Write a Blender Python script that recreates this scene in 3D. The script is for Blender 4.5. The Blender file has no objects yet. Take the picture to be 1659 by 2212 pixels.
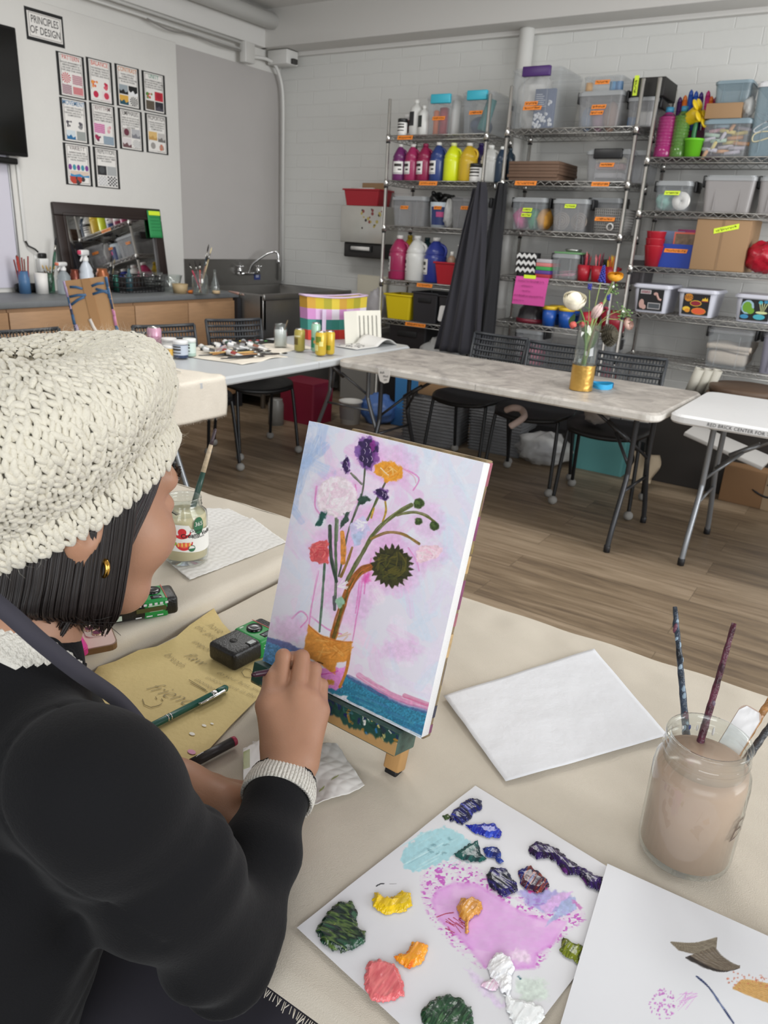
import bpy,bmesh,math,random
import numpy as np
from mathutils import Vector,Matrix,Euler
random.seed(7);RNG=np.random.default_rng(7)
SC=bpy.context.scene;COL=SC.collection
PI=math.pi
FPX,PITCH,ROLL,AZ,HC=1626.4,.35305,.055275,.56541,1.42
IW,IH=1659,2212
CF=Vector((-math.sin(AZ)*math.cos(PITCH),math.cos(AZ)*math.cos(PITCH),-math.sin(PITCH)))
_R0=Vector((math.cos(AZ),math.sin(AZ),0));_U0=_R0 .cross(CF)
CR=math.cos(ROLL)*_R0+math.sin(ROLL)*_U0
CU=-math.sin(ROLL)*_R0+math.cos(ROLL)*_U0
C0=Vector((0,0,HC))
def ray(x,y):return CF*FPX+CR*(x-IW/2)-CU*(y-IH/2)
def onz(x,y,z):d=ray(x,y);return C0+d*((z-HC)/d.z)
def ony(x,y,Y):d=ray(x,y);return C0+d*(Y/d.y)
def onx(x,y,X):d=ray(x,y);return C0+d*(X/d.x)
def atd(x,y,dep):return C0+ray(x,y)*(dep/FPX)
def onplane(x,y,p0,n):d=ray(x,y);return C0+d*((p0-C0).dot(n)/d.dot(n))
def proj(P):
 d=Vector(P)-C0;z=d.dot(CF)
 return IW/2+FPX*d.dot(CR)/z,IH/2-FPX*d.dot(CU)/z,z
def s2l(c):
 if isinstance(c,str):c=[int(c[i:i+2],16)/255 for i in(0,2,4)]
 return tuple((v/12.92 if v<=.04045 else((v+.055)/1.055)**2.4) for v in c[:3])
MATS={}
class NT:
 def __init__(s,m):s.t=m.node_tree;s.t.nodes.clear();s.out=s.n('ShaderNodeOutputMaterial')
 def n(s,typ,**kw):
  o=s.t.nodes.new(typ)
  for k,v in kw.items():
   if k[0]=='_':o.inputs[k[1:].replace('_',' ')].default_value=v
   else:setattr(o,k,v)
  return o
 def l(s,a,b):s.t.links.new(a,b)
def mat(name,col,rough=.5,metal=0,var=0,vscale=20,bump=0,bscale=60,spec=.5,stretch=None,coat=0,sheen=0,sss=0,alpha=None,emit=0):
 if name in MATS:return MATS[name]
 m=bpy.data.materials.new(name);m.use_nodes=True;t=NT(m);MATS[name]=m
 c=s2l(col)+(1,)
 b=t.n('ShaderNodeBsdfPrincipled',_Base_Color=c,_Roughness=rough,_Metallic=metal)
 b.inputs['Specular IOR Level'].default_value=spec
 if coat:b.inputs['Coat Weight'].default_value=coat
 if sheen:b.inputs['Sheen Weight'].default_value=sheen;b.inputs['Sheen Roughness'].default_value=.5
 if sss:
  b.inputs['Subsurface Weight'].default_value=sss;b.inputs['Subsurface Radius'].default_value=(.012,.005,.003);b.inputs['Subsurface Scale'].default_value=1
 if emit:b.inputs['Emission Color'].default_value=c;b.inputs['Emission Strength'].default_value=emit
 if var or bump:
  tc=t.n('ShaderNodeTexCoord');mp=t.n('ShaderNodeMapping');t.l(tc.outputs['Object'],mp.inputs['Vector'])
  if stretch:mp.inputs['Scale'].default_value=stretch
 if var:
  nz=t.n('ShaderNodeTexNoise',_Scale=vscale,_Detail=5,_Roughness=.6);t.l(mp.outputs[0],nz.inputs['Vector'])
  rp=t.n('ShaderNodeMapRange');rp.inputs['From Min'].default_value=.3;rp.inputs['From Max'].default_value=.7
  rp.inputs['To Min'].default_value=1-var;rp.inputs['To Max'].default_value=1+var*.5;t.l(nz.outputs['Fac'],rp.inputs['Value'])
  mx=t.n('ShaderNodeVectorMath',operation='SCALE');mx.inputs[0].default_value=c[:3];t.l(rp.outputs[0],mx.inputs['Scale'])
  t.l(mx.outputs[0],b.inputs['Base Color'])
 if bump:
  nb=t.n('ShaderNodeTexNoise',_Scale=bscale,_Detail=4);t.l(mp.outputs[0],nb.inputs['Vector'])
  bp=t.n('ShaderNodeBump',_Strength=bump,_Distance=.01);t.l(nb.outputs['Fac'],bp.inputs['Height']);t.l(bp.outputs[0],b.inputs['Normal'])
 sh=b.outputs[0]
 if alpha is not None:
  tr=t.n('ShaderNodeBsdfTransparent');ms=t.n('ShaderNodeMixShader',_Fac=alpha);t.l(tr.outputs[0],ms.inputs[1]);t.l(sh,ms.inputs[2]);sh=ms.outputs[0]
 t.l(sh,t.out.inputs[0]);return m
def glassy(name,tint=(1,1,1),haze=.03,hazecol='e8eef0',refl=1.3,rough=.03):
 """thin clear wall: transmits straight on, reflects by fresnel, a little surface haze"""
 if name in MATS:return MATS[name]
 m=bpy.data.materials.new(name);m.use_nodes=True;t=NT(m);MATS[name]=m
 tr=t.n('ShaderNodeBsdfTransparent',_Color=tuple(tint)+(1,));gl=t.n('ShaderNodeBsdfGlossy',_Roughness=rough)
 df=t.n('ShaderNodeBsdfDiffuse',_Color=s2l(hazecol)+(1,))
 a=t.n('ShaderNodeMixShader',_Fac=haze);t.l(tr.outputs[0],a.inputs[1]);t.l(df.outputs[0],a.inputs[2])
 ge=t.n('ShaderNodeNewGeometry');dt=t.n('ShaderNodeVectorMath',operation='DOT_PRODUCT');t.l(ge.outputs['Incoming'],dt.inputs[0]);t.l(ge.outputs['Normal'],dt.inputs[1])
 x=dt.outputs['Value']
 for op,v in(('ABSOLUTE',0),('SUBTRACT',1),('POWER',5),('MULTIPLY_ADD',.9*refl)):
  mu=t.n('ShaderNodeMath',operation=op)
  if op=='SUBTRACT':mu.inputs[0].default_value=1;t.l(x,mu.inputs[1])
  else:mu.inputs[1].default_value=v;mu.inputs[2].default_value=.045*refl;t.l(x,mu.inputs[0])
  x=mu.outputs[0]
 b=t.n('ShaderNodeMixShader');t.l(mu.outputs[0],b.inputs[0]);t.l(a.outputs[0],b.inputs[1]);t.l(gl.outputs[0],b.inputs[2])
 t.l(b.outputs[0],t.out.inputs[0]);return m
def vcol_mat(name,rough=.5,bump=0,bscale=300,coat=0,attr='Col',spec=.5):
 if name in MATS:return MATS[name]
 m=bpy.data.materials.new(name);m.use_nodes=True;t=NT(m);MATS[name]=m
 b=t.n('ShaderNodeBsdfPrincipled',_Roughness=rough);b.inputs['Specular IOR Level'].default_value=spec
 if coat:b.inputs['Coat Weight'].default_value=coat
 at=t.n('ShaderNodeAttribute',attribute_name=attr);t.l(at.outputs['Color'],b.inputs['Base Color'])
 if bump:
  tc=t.n('ShaderNodeTexCoord');nb=t.n('ShaderNodeTexNoise',_Scale=bscale,_Detail=3);t.l(tc.outputs['Object'],nb.inputs['Vector'])
  bp=t.n('ShaderNodeBump',_Strength=bump,_Distance=.002);t.l(nb.outputs['Fac'],bp.inputs['Height']);t.l(bp.outputs[0],b.inputs['Normal'])
 t.l(b.outputs[0],t.out.inputs[0]);return m
def TR(x=0,y=0,z=0,rx=0,ry=0,rz=0,s=1):
 return Matrix.Translation((x,y,z))@Euler((rx,ry,rz)).to_matrix().to_4x4()@Matrix.Diagonal((s,s,s,1) if not isinstance(s,(tuple,list)) else tuple(s)+(1,))
def frame(o,x,y,z):
 m=Matrix.Identity(4)
 for i in range(3):m[i][0],m[i][1],m[i][2],m[i][3]=x[i],y[i],z[i],o[i]
 return m
_txt={}
class MB:
 def __init__(s):s.v=[];s.f=[];s.mi=[];s.sm=[];s.M=Matrix.Identity(4)
 def add(s,vs,fs,mi=0,smooth=False,M=None):
  k=len(s.v);A=s.M@M if M is not None else s.M
  s.v.extend([tuple(A@Vector(p)) for p in vs])
  for f in fs:s.f.append([i+k for i in f]);s.mi.append(mi);s.sm.append(smooth)
  return s
 def bm(s,b,mi=0,smooth=False,M=None):
  b.verts.index_update();s.add([v.co.copy() for v in b.verts],[[v.index for v in f.verts] for f in b.faces],mi,smooth,M);b.free();return s
 def box(s,c,size,bev=0,M=None,mi=0,seg=2):
  if not bev:
   x,y,z=[q/2 for q in size]
   vs=[(c[0]+a*x,c[1]+b*y,c[2]+d*z) for a in(-1,1) for b in(-1,1) for d in(-1,1)]
   return s.add(vs,[(0,1,3,2),(4,6,7,5),(0,4,5,1),(2,3,7,6),(0,2,6,4),(1,5,7,3)],mi,False,M)
  b=bmesh.new();bmesh.ops.create_cube(b,size=1,matrix=Matrix.Translation(c)@Matrix.Diagonal(tuple(size)+(1,)))
  bmesh.ops.bevel(b,geom=b.edges[:],offset=min(bev,min(size)*.49),segments=seg,profile=.5,affect='EDGES')
  return s.bm(b,mi,True,M)
 def bx(s,x0,x1,y0,y1,z0,z1,bev=0,mi=0,M=None):return s.box(((x0+x1)/2,(y0+y1)/2,(z0+z1)/2),(x1-x0,y1-y0,z1-z0),bev,M,mi)
 def lathe(s,prof,n=24,c=(0,0,0),mi=0,M=None,smooth=True,sx=1,sy=1):
  vs=[];fs=[];rows=[]
  for r,z in prof:
   if r<1e-6:rows.append([len(vs)]);vs.append((c[0],c[1],c[2]+z))
   else:
    rows.append(list(range(len(vs),len(vs)+n)))
    vs+=[(c[0]+sx*r*math.cos(2*PI*i/n),c[1]+sy*r*math.sin(2*PI*i/n),c[2]+z) for i in range(n)]
  for a,b in zip(rows,rows[1:]):
   for i in range(n):
    j=(i+1)%n
    if len(a)==1 and len(b)==1:continue
    if len(a)==1:fs.append((a[0],b[j],b[i]))
    elif len(b)==1:fs.append((a[i],a[j],b[0]))
    else:fs.append((a[i],a[j],b[j],b[i]))
  return s.add(vs,fs,mi,smooth,M)
 def cyl(s,c,r,h,n=20,r2=None,mi=0,M=None):
  r2=r if r2 is None else r2
  k=min(r,r2,h)*.08
  return s.lathe([(0,0),(r-k,0),(r,k),(r2,h-k),(r2-k,h),(0,h)],n,c,mi,M)
 def tube(s,pts,rad,n=8,mi=0,M=None,cap=True,flat=1):
  pts=[Vector(p) for p in pts];m=len(pts);rs=rad if isinstance(rad,(list,tuple)) else[rad]*m
  vs=[];fs=[];T0=(pts[1]-pts[0]).normalized()
  up=Vector((0,0,1)) if abs(T0 .z)<.9 else Vector((1,0,0))
  N=(up-T0*up.dot(T0)).normalized()
  for i in range(m):
   T=(pts[min(i+1,m-1)]-pts[max(i-1,0)]).normalized()
   N=N-T*N.dot(T);N=N.normalized() if N.length>1e-9 else T.orthogonal().normalized()
   B=T.cross(N)
   for k in range(n):
    a=2*PI*k/n;vs.append(pts[i]+N*(rs[i]*flat*math.cos(a))+B*(rs[i]*math.sin(a)))
  for i in range(m-1):
   for k in range(n):
    j=(k+1)%n;fs.append((i*n+k,i*n+j,(i+1)*n+j,(i+1)*n+k))
  if cap:fs.append(tuple(range(n-1,-1,-1)));fs.append(tuple((m-1)*n+k for k in range(n)))
  return s.add(vs,fs,mi,True,M)
 def prism(s,poly,h,M=None,mi=0,smooth=False):
  n=len(poly);vs=[(p[0],p[1],0) for p in poly]+[(p[0],p[1],h) for p in poly]
  fs=[tuple(range(n-1,-1,-1)),tuple(range(n,2*n))]+[(i,(i+1)%n,n+(i+1)%n,n+i) for i in range(n)]
  return s.add(vs,fs,mi,smooth,M)
 def grid(s,fn,nu,nv,mi=0,smooth=True,thick=0,M=None):
  """fn(u,v)->xyz, u,v in 0..1; thick: second sheet offset in -normal (z) with rim"""
  vs=[fn(i/nu,j/nv) for j in range(nv+1) for i in range(nu+1)];w=nu+1
  fs=[(j*w+i,j*w+i+1,(j+1)*w+i+1,(j+1)*w+i) for j in range(nv) for i in range(nu)]
  if thick:
   N=len(vs);vs=vs+[(p[0],p[1],p[2]-thick) for p in vs];fs2=[tuple(N+q for q in reversed(f)) for f in fs]
   rim=[i for i in range(w)]+[j*w+nu for j in range(1,nv+1)]+[nv*w+i for i in range(nu-1,-1,-1)]+[j*w for j in range(nv-1,0,-1)]
   fs=fs+fs2+[(rim[k],N+rim[k],N+rim[(k+1)%len(rim)],rim[(k+1)%len(rim)]) for k in range(len(rim))]
  return s.add(vs,fs,mi,smooth,M)
 def ball(s,c,r,n=12,mi=0,M=None,noise=0):
  r=r if isinstance(r,(tuple,list)) else(r,r,r);vs=[];m=max(5,n*2//3)
  rn=random.Random(int((c[0]*13+c[1]*7+c[2]*3)*1e4))
  prof=[]
  for j in range(m+1):
   a=-PI/2+PI*j/m;prof.append((max(0,math.cos(a)) if 0<j<m else 0,math.sin(a)))
  q=MB();q.lathe(prof,n)
  vs=[tuple((p[i]*(1+noise*rn.uniform(-1,1)))*r[i]+c[i] for i in range(3)) for p in q.v]
  return s.add(vs,q.f,mi,True,M)
 def tub(s,w,d,h,taper=.9,t=.003,r=.012,M=None,mi=0,floor=.004,n=4):
  """open rectangular tub with rounded corners and walls; top outer size w x d"""
  def ring(ww,dd,rr,z):
   out=[]
   for cx,cy,a0 in((1,1,0),(-1,1,1),(-1,-1,2),(1,-1,3)):
    for k in range(n+1):
     a=(a0+k/n)*PI/2;out.append((cx*(ww/2-rr)+rr*math.cos(a),cy*(dd/2-rr)+rr*math.sin(a),z))
   return out
  R=[ring(w*taper,d*taper,r,0),ring(w,d,r,h),ring(w-2*t,d-2*t,max(r-t,.001),h),ring((w-2*t)*taper,(d-2*t)*taper,max(r-t,.001),floor)]
  N=len(R[0]);vs=[p for q in R for p in q];fs=[tuple(range(N-1,-1,-1))]
  for k in range(3):
   for i in range(N):fs.append((k*N+i,k*N+(i+1)%N,(k+1)*N+(i+1)%N,(k+1)*N+i))
  fs.append(tuple(3*N+i for i in range(N)));return s.add(vs,fs,mi,False,M)
 def rbox(s,w,d,z0,z1,r=.01,M=None,mi=0,n=4,taper=1):
  q=[]
  for cx,cy,a0 in((1,1,0),(-1,1,1),(-1,-1,2),(1,-1,3)):
   for k in range(n+1):
    a=(a0+k/n)*PI/2;q.append((cx*(w/2-r)+r*math.cos(a),cy*(d/2-r)+r*math.sin(a)))
  N=len(q);vs=[(x*taper,y*taper,z0) for x,y in q]+[(x,y,z1) for x,y in q]
  return s.add(vs,[tuple(range(N-1,-1,-1)),tuple(range(N,2*N))]+[(i,(i+1)%N,N+(i+1)%N,N+i) for i in range(N)],mi,False,M)
 def text(s,body,size,M=None,mi=0,align='CENTER',sx=1,shear=0,spacing=1,th=.0003,fat=0):
  key=(body,align,shear,spacing,fat)
  if key not in _txt:
   cu=bpy.data.curves.new('t','FONT');cu.body=body;cu.align_x=align;cu.align_y='CENTER';cu.size=1;cu.shear=shear;cu.space_character=spacing;cu.resolution_u=3;cu.offset=fat
   ob=bpy.data.objects.new('t',cu);COL.objects.link(ob);dg=bpy.context.evaluated_depsgraph_get()
   me=ob.evaluated_get(dg).to_mesh();_txt[key]=([tuple(v.co) for v in me.vertices],[tuple(p.vertices) for p in me.polygons])
   ob.evaluated_get(dg).to_mesh_clear();bpy.data.objects.remove(ob);bpy.data.curves.remove(cu)
  vs,fs=_txt[key]
  return s.add([(x*size*sx,y*size,z+th) for x,y,z in vs],fs,mi,False,M)
 def build(s,name,mats,parent=None):
  me=bpy.data.meshes.new(name)
  me.from_pydata(s.v,[],s.f)
  for m in(mats if isinstance(mats,(list,tuple)) else[mats]):me.materials.append(m)
  me.polygons.foreach_set('material_index',s.mi);me.polygons.foreach_set('use_smooth',s.sm);me.update()
  o=bpy.data.objects.new(name,me);COL.objects.link(o)
  if parent is not None:o.parent=parent
  return o
def np_mesh(name,V,F,m,parent=None,smooth=True,col=None):
 """V (n,3) array, F (k,4|3) array"""
 me=bpy.data.meshes.new(name);V=np.asarray(V,np.float32);F=np.asarray(F,np.int32);k=F.shape[1]
 me.vertices.add(len(V));me.vertices.foreach_set('co',V.ravel());me.loops.add(F.size);me.loops.foreach_set('vertex_index',F.ravel())
 me.polygons.add(len(F));me.polygons.foreach_set('loop_start',np.arange(0,F.size,k,dtype=np.int32))
 me.polygons.foreach_set('use_smooth',np.full(len(F),smooth));me.update(calc_edges=True)
 if m is not None:me.materials.append(m)
 if col is not None:
  a=me.color_attributes.new('Col','FLOAT_COLOR','POINT');a.data.foreach_set('color',np.concatenate([col,np.ones((len(V),1))],1).astype(np.float32).ravel())
 o=bpy.data.objects.new(name,me);COL.objects.link(o)
 if parent is not None:o.parent=parent
 return o
def flat(o,ang=40):
 """shade smooth but keep hard edges"""
 me=o.data;b=bmesh.new();b.from_mesh(me);lim=math.radians(ang)
 for e in b.edges:
  if len(e.link_faces)==2 and e.calc_face_angle(0)>lim:e.smooth=False
 for f in b.faces:f.smooth=True
 b.to_mesh(me);b.free();return o
def tag(o,label,cat,group=None):
 o['label']=label;o['category']=cat
 if group:o['group']=group
 return o
def thing(name,label,cat,loc=(0,0,0),rz=0,group=None):
 o=bpy.data.objects.new(name,None);COL.objects.link(o);o.empty_display_size=.05
 o.location=loc;o.rotation_euler=(0,0,rz);return tag(o,label,cat,group)
def thingM(name,label,cat,M,group=None):
 o=thing(name,label,cat,group=group);o.matrix_world=M;return o
def structure(o,kind='structure'):o['kind']=kind;return o
def dup(root,loc,rz,label,group=None):
 r=root.copy();COL.objects.link(r);r.location=loc;r.rotation_euler=(0,0,rz);r['label']=label
 if group:r['group']=group
 for ch in list(root.children):
  c=ch.copy();COL.objects.link(c);c.parent=r
  for g in list(ch.children):
   d=g.copy();COL.objects.link(d);d.parent=c
 return r
def catmull(P,n=8):
 P=[Vector(p) for p in P];out=[]
 for i in range(len(P)-1):
  a,b,c,d=P[max(i-1,0)],P[i],P[i+1],P[min(i+2,len(P)-1)]
  for k in range(n):
   t=k/n;out.append(.5*((2*b)+(c-a)*t+(2*a-5*b+4*c-d)*t*t+(3*b-a-3*c+d)*t**3))
 out.append(P[-1]);return out
def vnoise(x,y,z=0,seed=0):
 from mathutils import noise
 return noise.noise(Vector((x+seed*17.3,y-seed*5.1,z+seed*3.7)))
XL,YB=-5.03,5.85
def brick_wall_mat():
 m=bpy.data.materials.new('painted_brick');m.use_nodes=True;t=NT(m)
 b=t.n('ShaderNodeBsdfPrincipled',_Base_Color=s2l('dcdcd8')+(1,),_Roughness=.55)
 tc=t.n('ShaderNodeTexCoord');mp=t.n('ShaderNodeMapping');mp.inputs['Rotation'].default_value=(PI/2,0,0);t.l(tc.outputs['Object'],mp.inputs['Vector'])
 nz=t.n('ShaderNodeTexNoise',_Scale=9.0,_Detail=3);t.l(tc.outputs['Object'],nz.inputs['Vector'])
 ad=t.n('ShaderNodeVectorMath',operation='MULTIPLY_ADD');ad.inputs[1].default_value=(.02,.02,.02);t.l(nz.outputs['Color'],ad.inputs[0]);t.l(mp.outputs[0],ad.inputs[2])
 br=t.n('ShaderNodeTexBrick',_Scale=1.0);br.inputs['Brick Width'].default_value=.36;br.inputs['Row Height'].default_value=.102
 br.inputs['Mortar Size'].default_value=.006;br.inputs['Mortar Smooth'].default_value=.8;br.inputs['Color1'].default_value=(1,1,1,1);br.inputs['Color2'].default_value=(.8,.8,.8,1);br.inputs['Mortar'].default_value=(0,0,0,1)
 t.l(ad.outputs[0],br.inputs['Vector'])
 n2=t.n('ShaderNodeTexNoise',_Scale=35.0,_Detail=5);t.l(tc.outputs['Object'],n2 .inputs['Vector'])
 mx=t.n('ShaderNodeMath',operation='MULTIPLY_ADD');mx.inputs[1].default_value=.5;t.l(n2 .outputs['Fac'],mx.inputs[0]);t.l(br.outputs['Color'],mx.inputs[2])
 bp=t.n('ShaderNodeBump',_Strength=.36,_Distance=.008);t.l(mx.outputs[0],bp.inputs['Height']);t.l(bp.outputs[0],b.inputs['Normal'])
 t.l(b.outputs[0],t.out.inputs[0]);return m
def plank_mat():
 m=bpy.data.materials.new('vinyl_planks');m.use_nodes=True;t=NT(m)
 b=t.n('ShaderNodeBsdfPrincipled',_Roughness=.42)
 tc=t.n('ShaderNodeTexCoord')
 br=t.n('ShaderNodeTexBrick',_Scale=1.0,offset=.37);br.inputs['Brick Width'].default_value=1.22;br.inputs['Row Height'].default_value=.178
 br.inputs['Mortar Size'].default_value=.0015;br.inputs['Color1'].default_value=(.0,.0,.0,1);br.inputs['Color2'].default_value=(1,1,1,1);br.inputs['Mortar'].default_value=(.5,.5,.5,1)
 t.l(tc.outputs['Object'],br.inputs['Vector'])
 mp=t.n('ShaderNodeMapping');mp.inputs['Scale'].default_value=(1.3,14,1);t.l(tc.outputs['Object'],mp.inputs['Vector'])
 off=t.n('ShaderNodeVectorMath',operation='MULTIPLY_ADD');off.inputs[1].default_value=(7,3,5);t.l(br.outputs['Color'],off.inputs[0]);t.l(mp.outputs[0],off.inputs[2])
 nz=t.n('ShaderNodeTexNoise',_Scale=1.6,_Detail=8,_Roughness=.62,_Distortion=.6);t.l(off.outputs[0],nz.inputs['Vector'])
 mixv=t.n('ShaderNodeMath',operation='MULTIPLY_ADD');mixv.inputs[1].default_value=.22;t.l(br.outputs['Color'],mixv.inputs[0]);t.l(nz.outputs['Fac'],mixv.inputs[2])
 cr=t.n('ShaderNodeValToRGB');e=cr.color_ramp.elements
 e[0].position=.34;e[0].color=s2l('5e5042')+(1,);e[1].position=.86;e[1].color=s2l('9f8d77')+(1,)
 q=e.new(.55);q.color=s2l('7d6c57')+(1,);t.l(mixv.outputs[0],cr.inputs[0])
 dk=t.n('ShaderNodeMixRGB',blend_type='MULTIPLY',_Fac=1);t.l(cr.outputs[0],dk.inputs[1]);r2=t.n('ShaderNodeMapRange');t.l(br.outputs['Fac'],r2 .inputs['Value']);r2 .inputs['To Min'].default_value=1;r2 .inputs['To Max'].default_value=.55
 t.l(r2 .outputs[0],dk.inputs[2]);t.l(dk.outputs[0],b.inputs['Base Color']);t.l(b.outputs[0],t.out.inputs[0]);return m
WHITE=mat('wall_paint','dcdad5',.6,var=.03,vscale=3,bump=.12,bscale=45)
BEAMW=mat('beam_paint','dcdad6',.55)
structure(MB().bx(-5.2,3.2,-1.6,6.0,-.1,0).build('floor',plank_mat()))
structure(MB().bx(-5.2,3.2,YB,6.0,0,3.3).build('wall_back',brick_wall_mat()))
structure(MB().bx(-5.2,-5.07,-1.6,YB,0,3.3).build('wall_left',WHITE))
structure(MB().bx(-5.07,XL,-1.6,4.605,0,2.705,.004).build('trim_1',WHITE))
structure(MB().bx(-5.07,-5.055,4.605,YB,0,2.70).build('trim_2',mat('grey_panel','b3afac',.6,var=.02,vscale=4)))
structure(MB().bx(-5.07,-5.0,-1.6,5.62,2.86,3.3,.004).build('trim_3',BEAMW))
structure(MB().bx(-5.07,3.2,5.577,YB,2.86,3.3,.006).bx(-5.0,3.2,5.80,YB,2.83,2.86).build('trim_4',BEAMW))
structure(MB().bx(-5.2,3.2,-1.6,6.0,3.14,3.3).build('ceiling',mat('ceiling_tile','d8d6d2',.8,bump=.5,bscale=90)))
PIPEW=mat('pipe_paint','dad9d5',.4)
def pipe(name,label,cat,pts,r,n=10,bands=()):
 o=MB().tube(pts,r,n);t=o.build(name,PIPEW);tag(t,label,cat);return t
o=MB().cyl((-2.67,5.775,0),.055,2.86,24)
for z in(.9,2.3):o.cyl((-2.67,5.775,z),.058,.03,24)
tag(o.build('drain_pipe',PIPEW),'thick white vertical pipe on the brick wall behind the middle rack','pipe')
o=MB().tube([(-4.91,1.5,3.045),(-4.91,5.577,3.045)],.062,20)
tag(o.build('duct_pipe',PIPEW),'fat white horizontal pipe under the ceiling ending at the corner beam','pipe')
pipe('conduit','upper of the two thin white conduits above the posters','conduit',[(-4.985,1.5,2.845),(-4.985,5.26,2.835)],.011)
pipe('conduit','lower of the two thin white conduits above the posters','conduit',[(-5.0,1.5,2.80),(-4.995,4.2,2.80),(-4.99,5.26,2.79)],.009)
C=MB().tube(catmull([(-4.985,4.3,2.79),(-4.98,4.5,2.76),(-4.985,4.75,2.78),(-4.98,5.0,2.765),(-4.985,5.26,2.775)]),.006,6)
tag(C.build('loose_cable',mat('grey_cable','8d8a86',.5)),'loose grey cable strung under the conduits near the corner','cable')
jb=thing('junction_box','grey white square junction box where the conduits end','junction box',(-5.0,5.32,2.77))
MB().bx(0,.07,-.055,.055,-.075,.075,.006).build('box',PIPEW,jb);MB().bx(.07,.074,-.05,.05,-.07,.07,.002).build('cover',mat('box_cover','c9c7c2',.4),jb)
jb=thing('junction_box','white oblong junction box tucked into the corner under the beam','junction box',(-4.9,5.72,2.80))
MB().bx(-.13,.09,-.08,.07,-.055,.055,.008).build('box',PIPEW,jb);MB().bx(.09,.12,-.03,.03,-.05,-.01,.004).build('fitting',mat('dark_fit','3a3836',.5),jb)
pipe('conduit','thin white conduit running down the room corner','conduit',catmull([(-5.0,5.40,2.76),(-4.99,5.58,2.775),(-4.985,5.70,2.74),(-4.985,5.78,2.6),(-4.985,5.80,2.4)])+[Vector((-4.985,5.80,.95))],.014)
lf=thing('ceiling_light','white hanging light fixture cut by the top edge above the conduits','ceiling light',(-3.95,4.0,2.93))
MB().bx(-.11,.11,-.65,.65,0,.05,.01).build('housing',PIPEW,lf);MB().bx(-.09,.09,-.62,.62,-.012,0,.004).build('diffuser',mat('diffuser','f2f2ee',.4),lf)
for yy in(-.5,.5):MB().tube([(0,yy,.05),(0,yy,.21)],.004,6).build('hanger',PIPEW,lf)
BLK=mat('black_plastic','141414',.4);PAPER=mat('poster_paper','e6e3de',.6)
a=onx(62,66,-4.9);b_=onx(65,340,-4.9)
tv=thing('television','large black flat television on the left wall cut by the frame','television',(-5.03,b_.y,b_.z))
Hh=a.z-b_.z
MB().bx(.06,.115,-1.25,0,0,Hh,.006).build('casing',BLK,tv);MB().bx(.1152,.117,-1.235,-.015,.02,Hh-.015).build('screen',mat('tv_screen','050505',.12),tv)
MB().bx(.0,.06,-.9,-.35,.2,Hh-.2).build('wall_bracket',mat('dark_metal','2a2a2a',.4,.6),tv)
MB().bx(.02,.09,-.7,-.06,-.05,-.012,.008).build('cable_tray',BLK,tv)
wb=onx(13,345,XL);wb2=onx(45,640,XL)
t=thing('whiteboard','pale lavender whiteboard under the television with thin metal edge','whiteboard',(XL,(wb.y+wb2 .y)/2,.95))
MB().bx(.0,.012,-1.4,0,0,.9).build('board',mat('whiteboard_face','d2cfda',.25),t)
MB().bx(0,.02,-.004,.014,0,.9,.003).bx(0,.02,-1.4,0,.9,.915,.003).build('metal_edge',mat('alu','a9a9a9',.35,.8),t)
g=onx(35,350,XL);g2=onx(60,545,XL)
t=thing('cable_raceway','white cable channel running down the wall to the socket','cable channel',(XL,g.y,1.25))
MB().bx(0,.018,-.012,.012,0,.5,.003).build('channel',PIPEW,t);MB().tube([(.012,0,0),(.02,0.01,-.03),(.03,.05,-.05),(.035,.07,-.07)],.006,6).build('lead',BLK,t)
t=thing('wall_socket','white wall socket with a plugged in adapter above the counter','socket',(XL,g.y+.10,1.10))
MB().bx(0,.006,-.045,.045,-.06,.06,.002).build('plate',PIPEW,t);MB().bx(.006,.06,-.04,.03,-.05,.04,.006).build('adapter',mat('white_plastic','e4e4e2',.35),t);MB().bx(.012,.05,-.025,.025,.04,.075,.008).build('plug',BLK,t)
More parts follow.
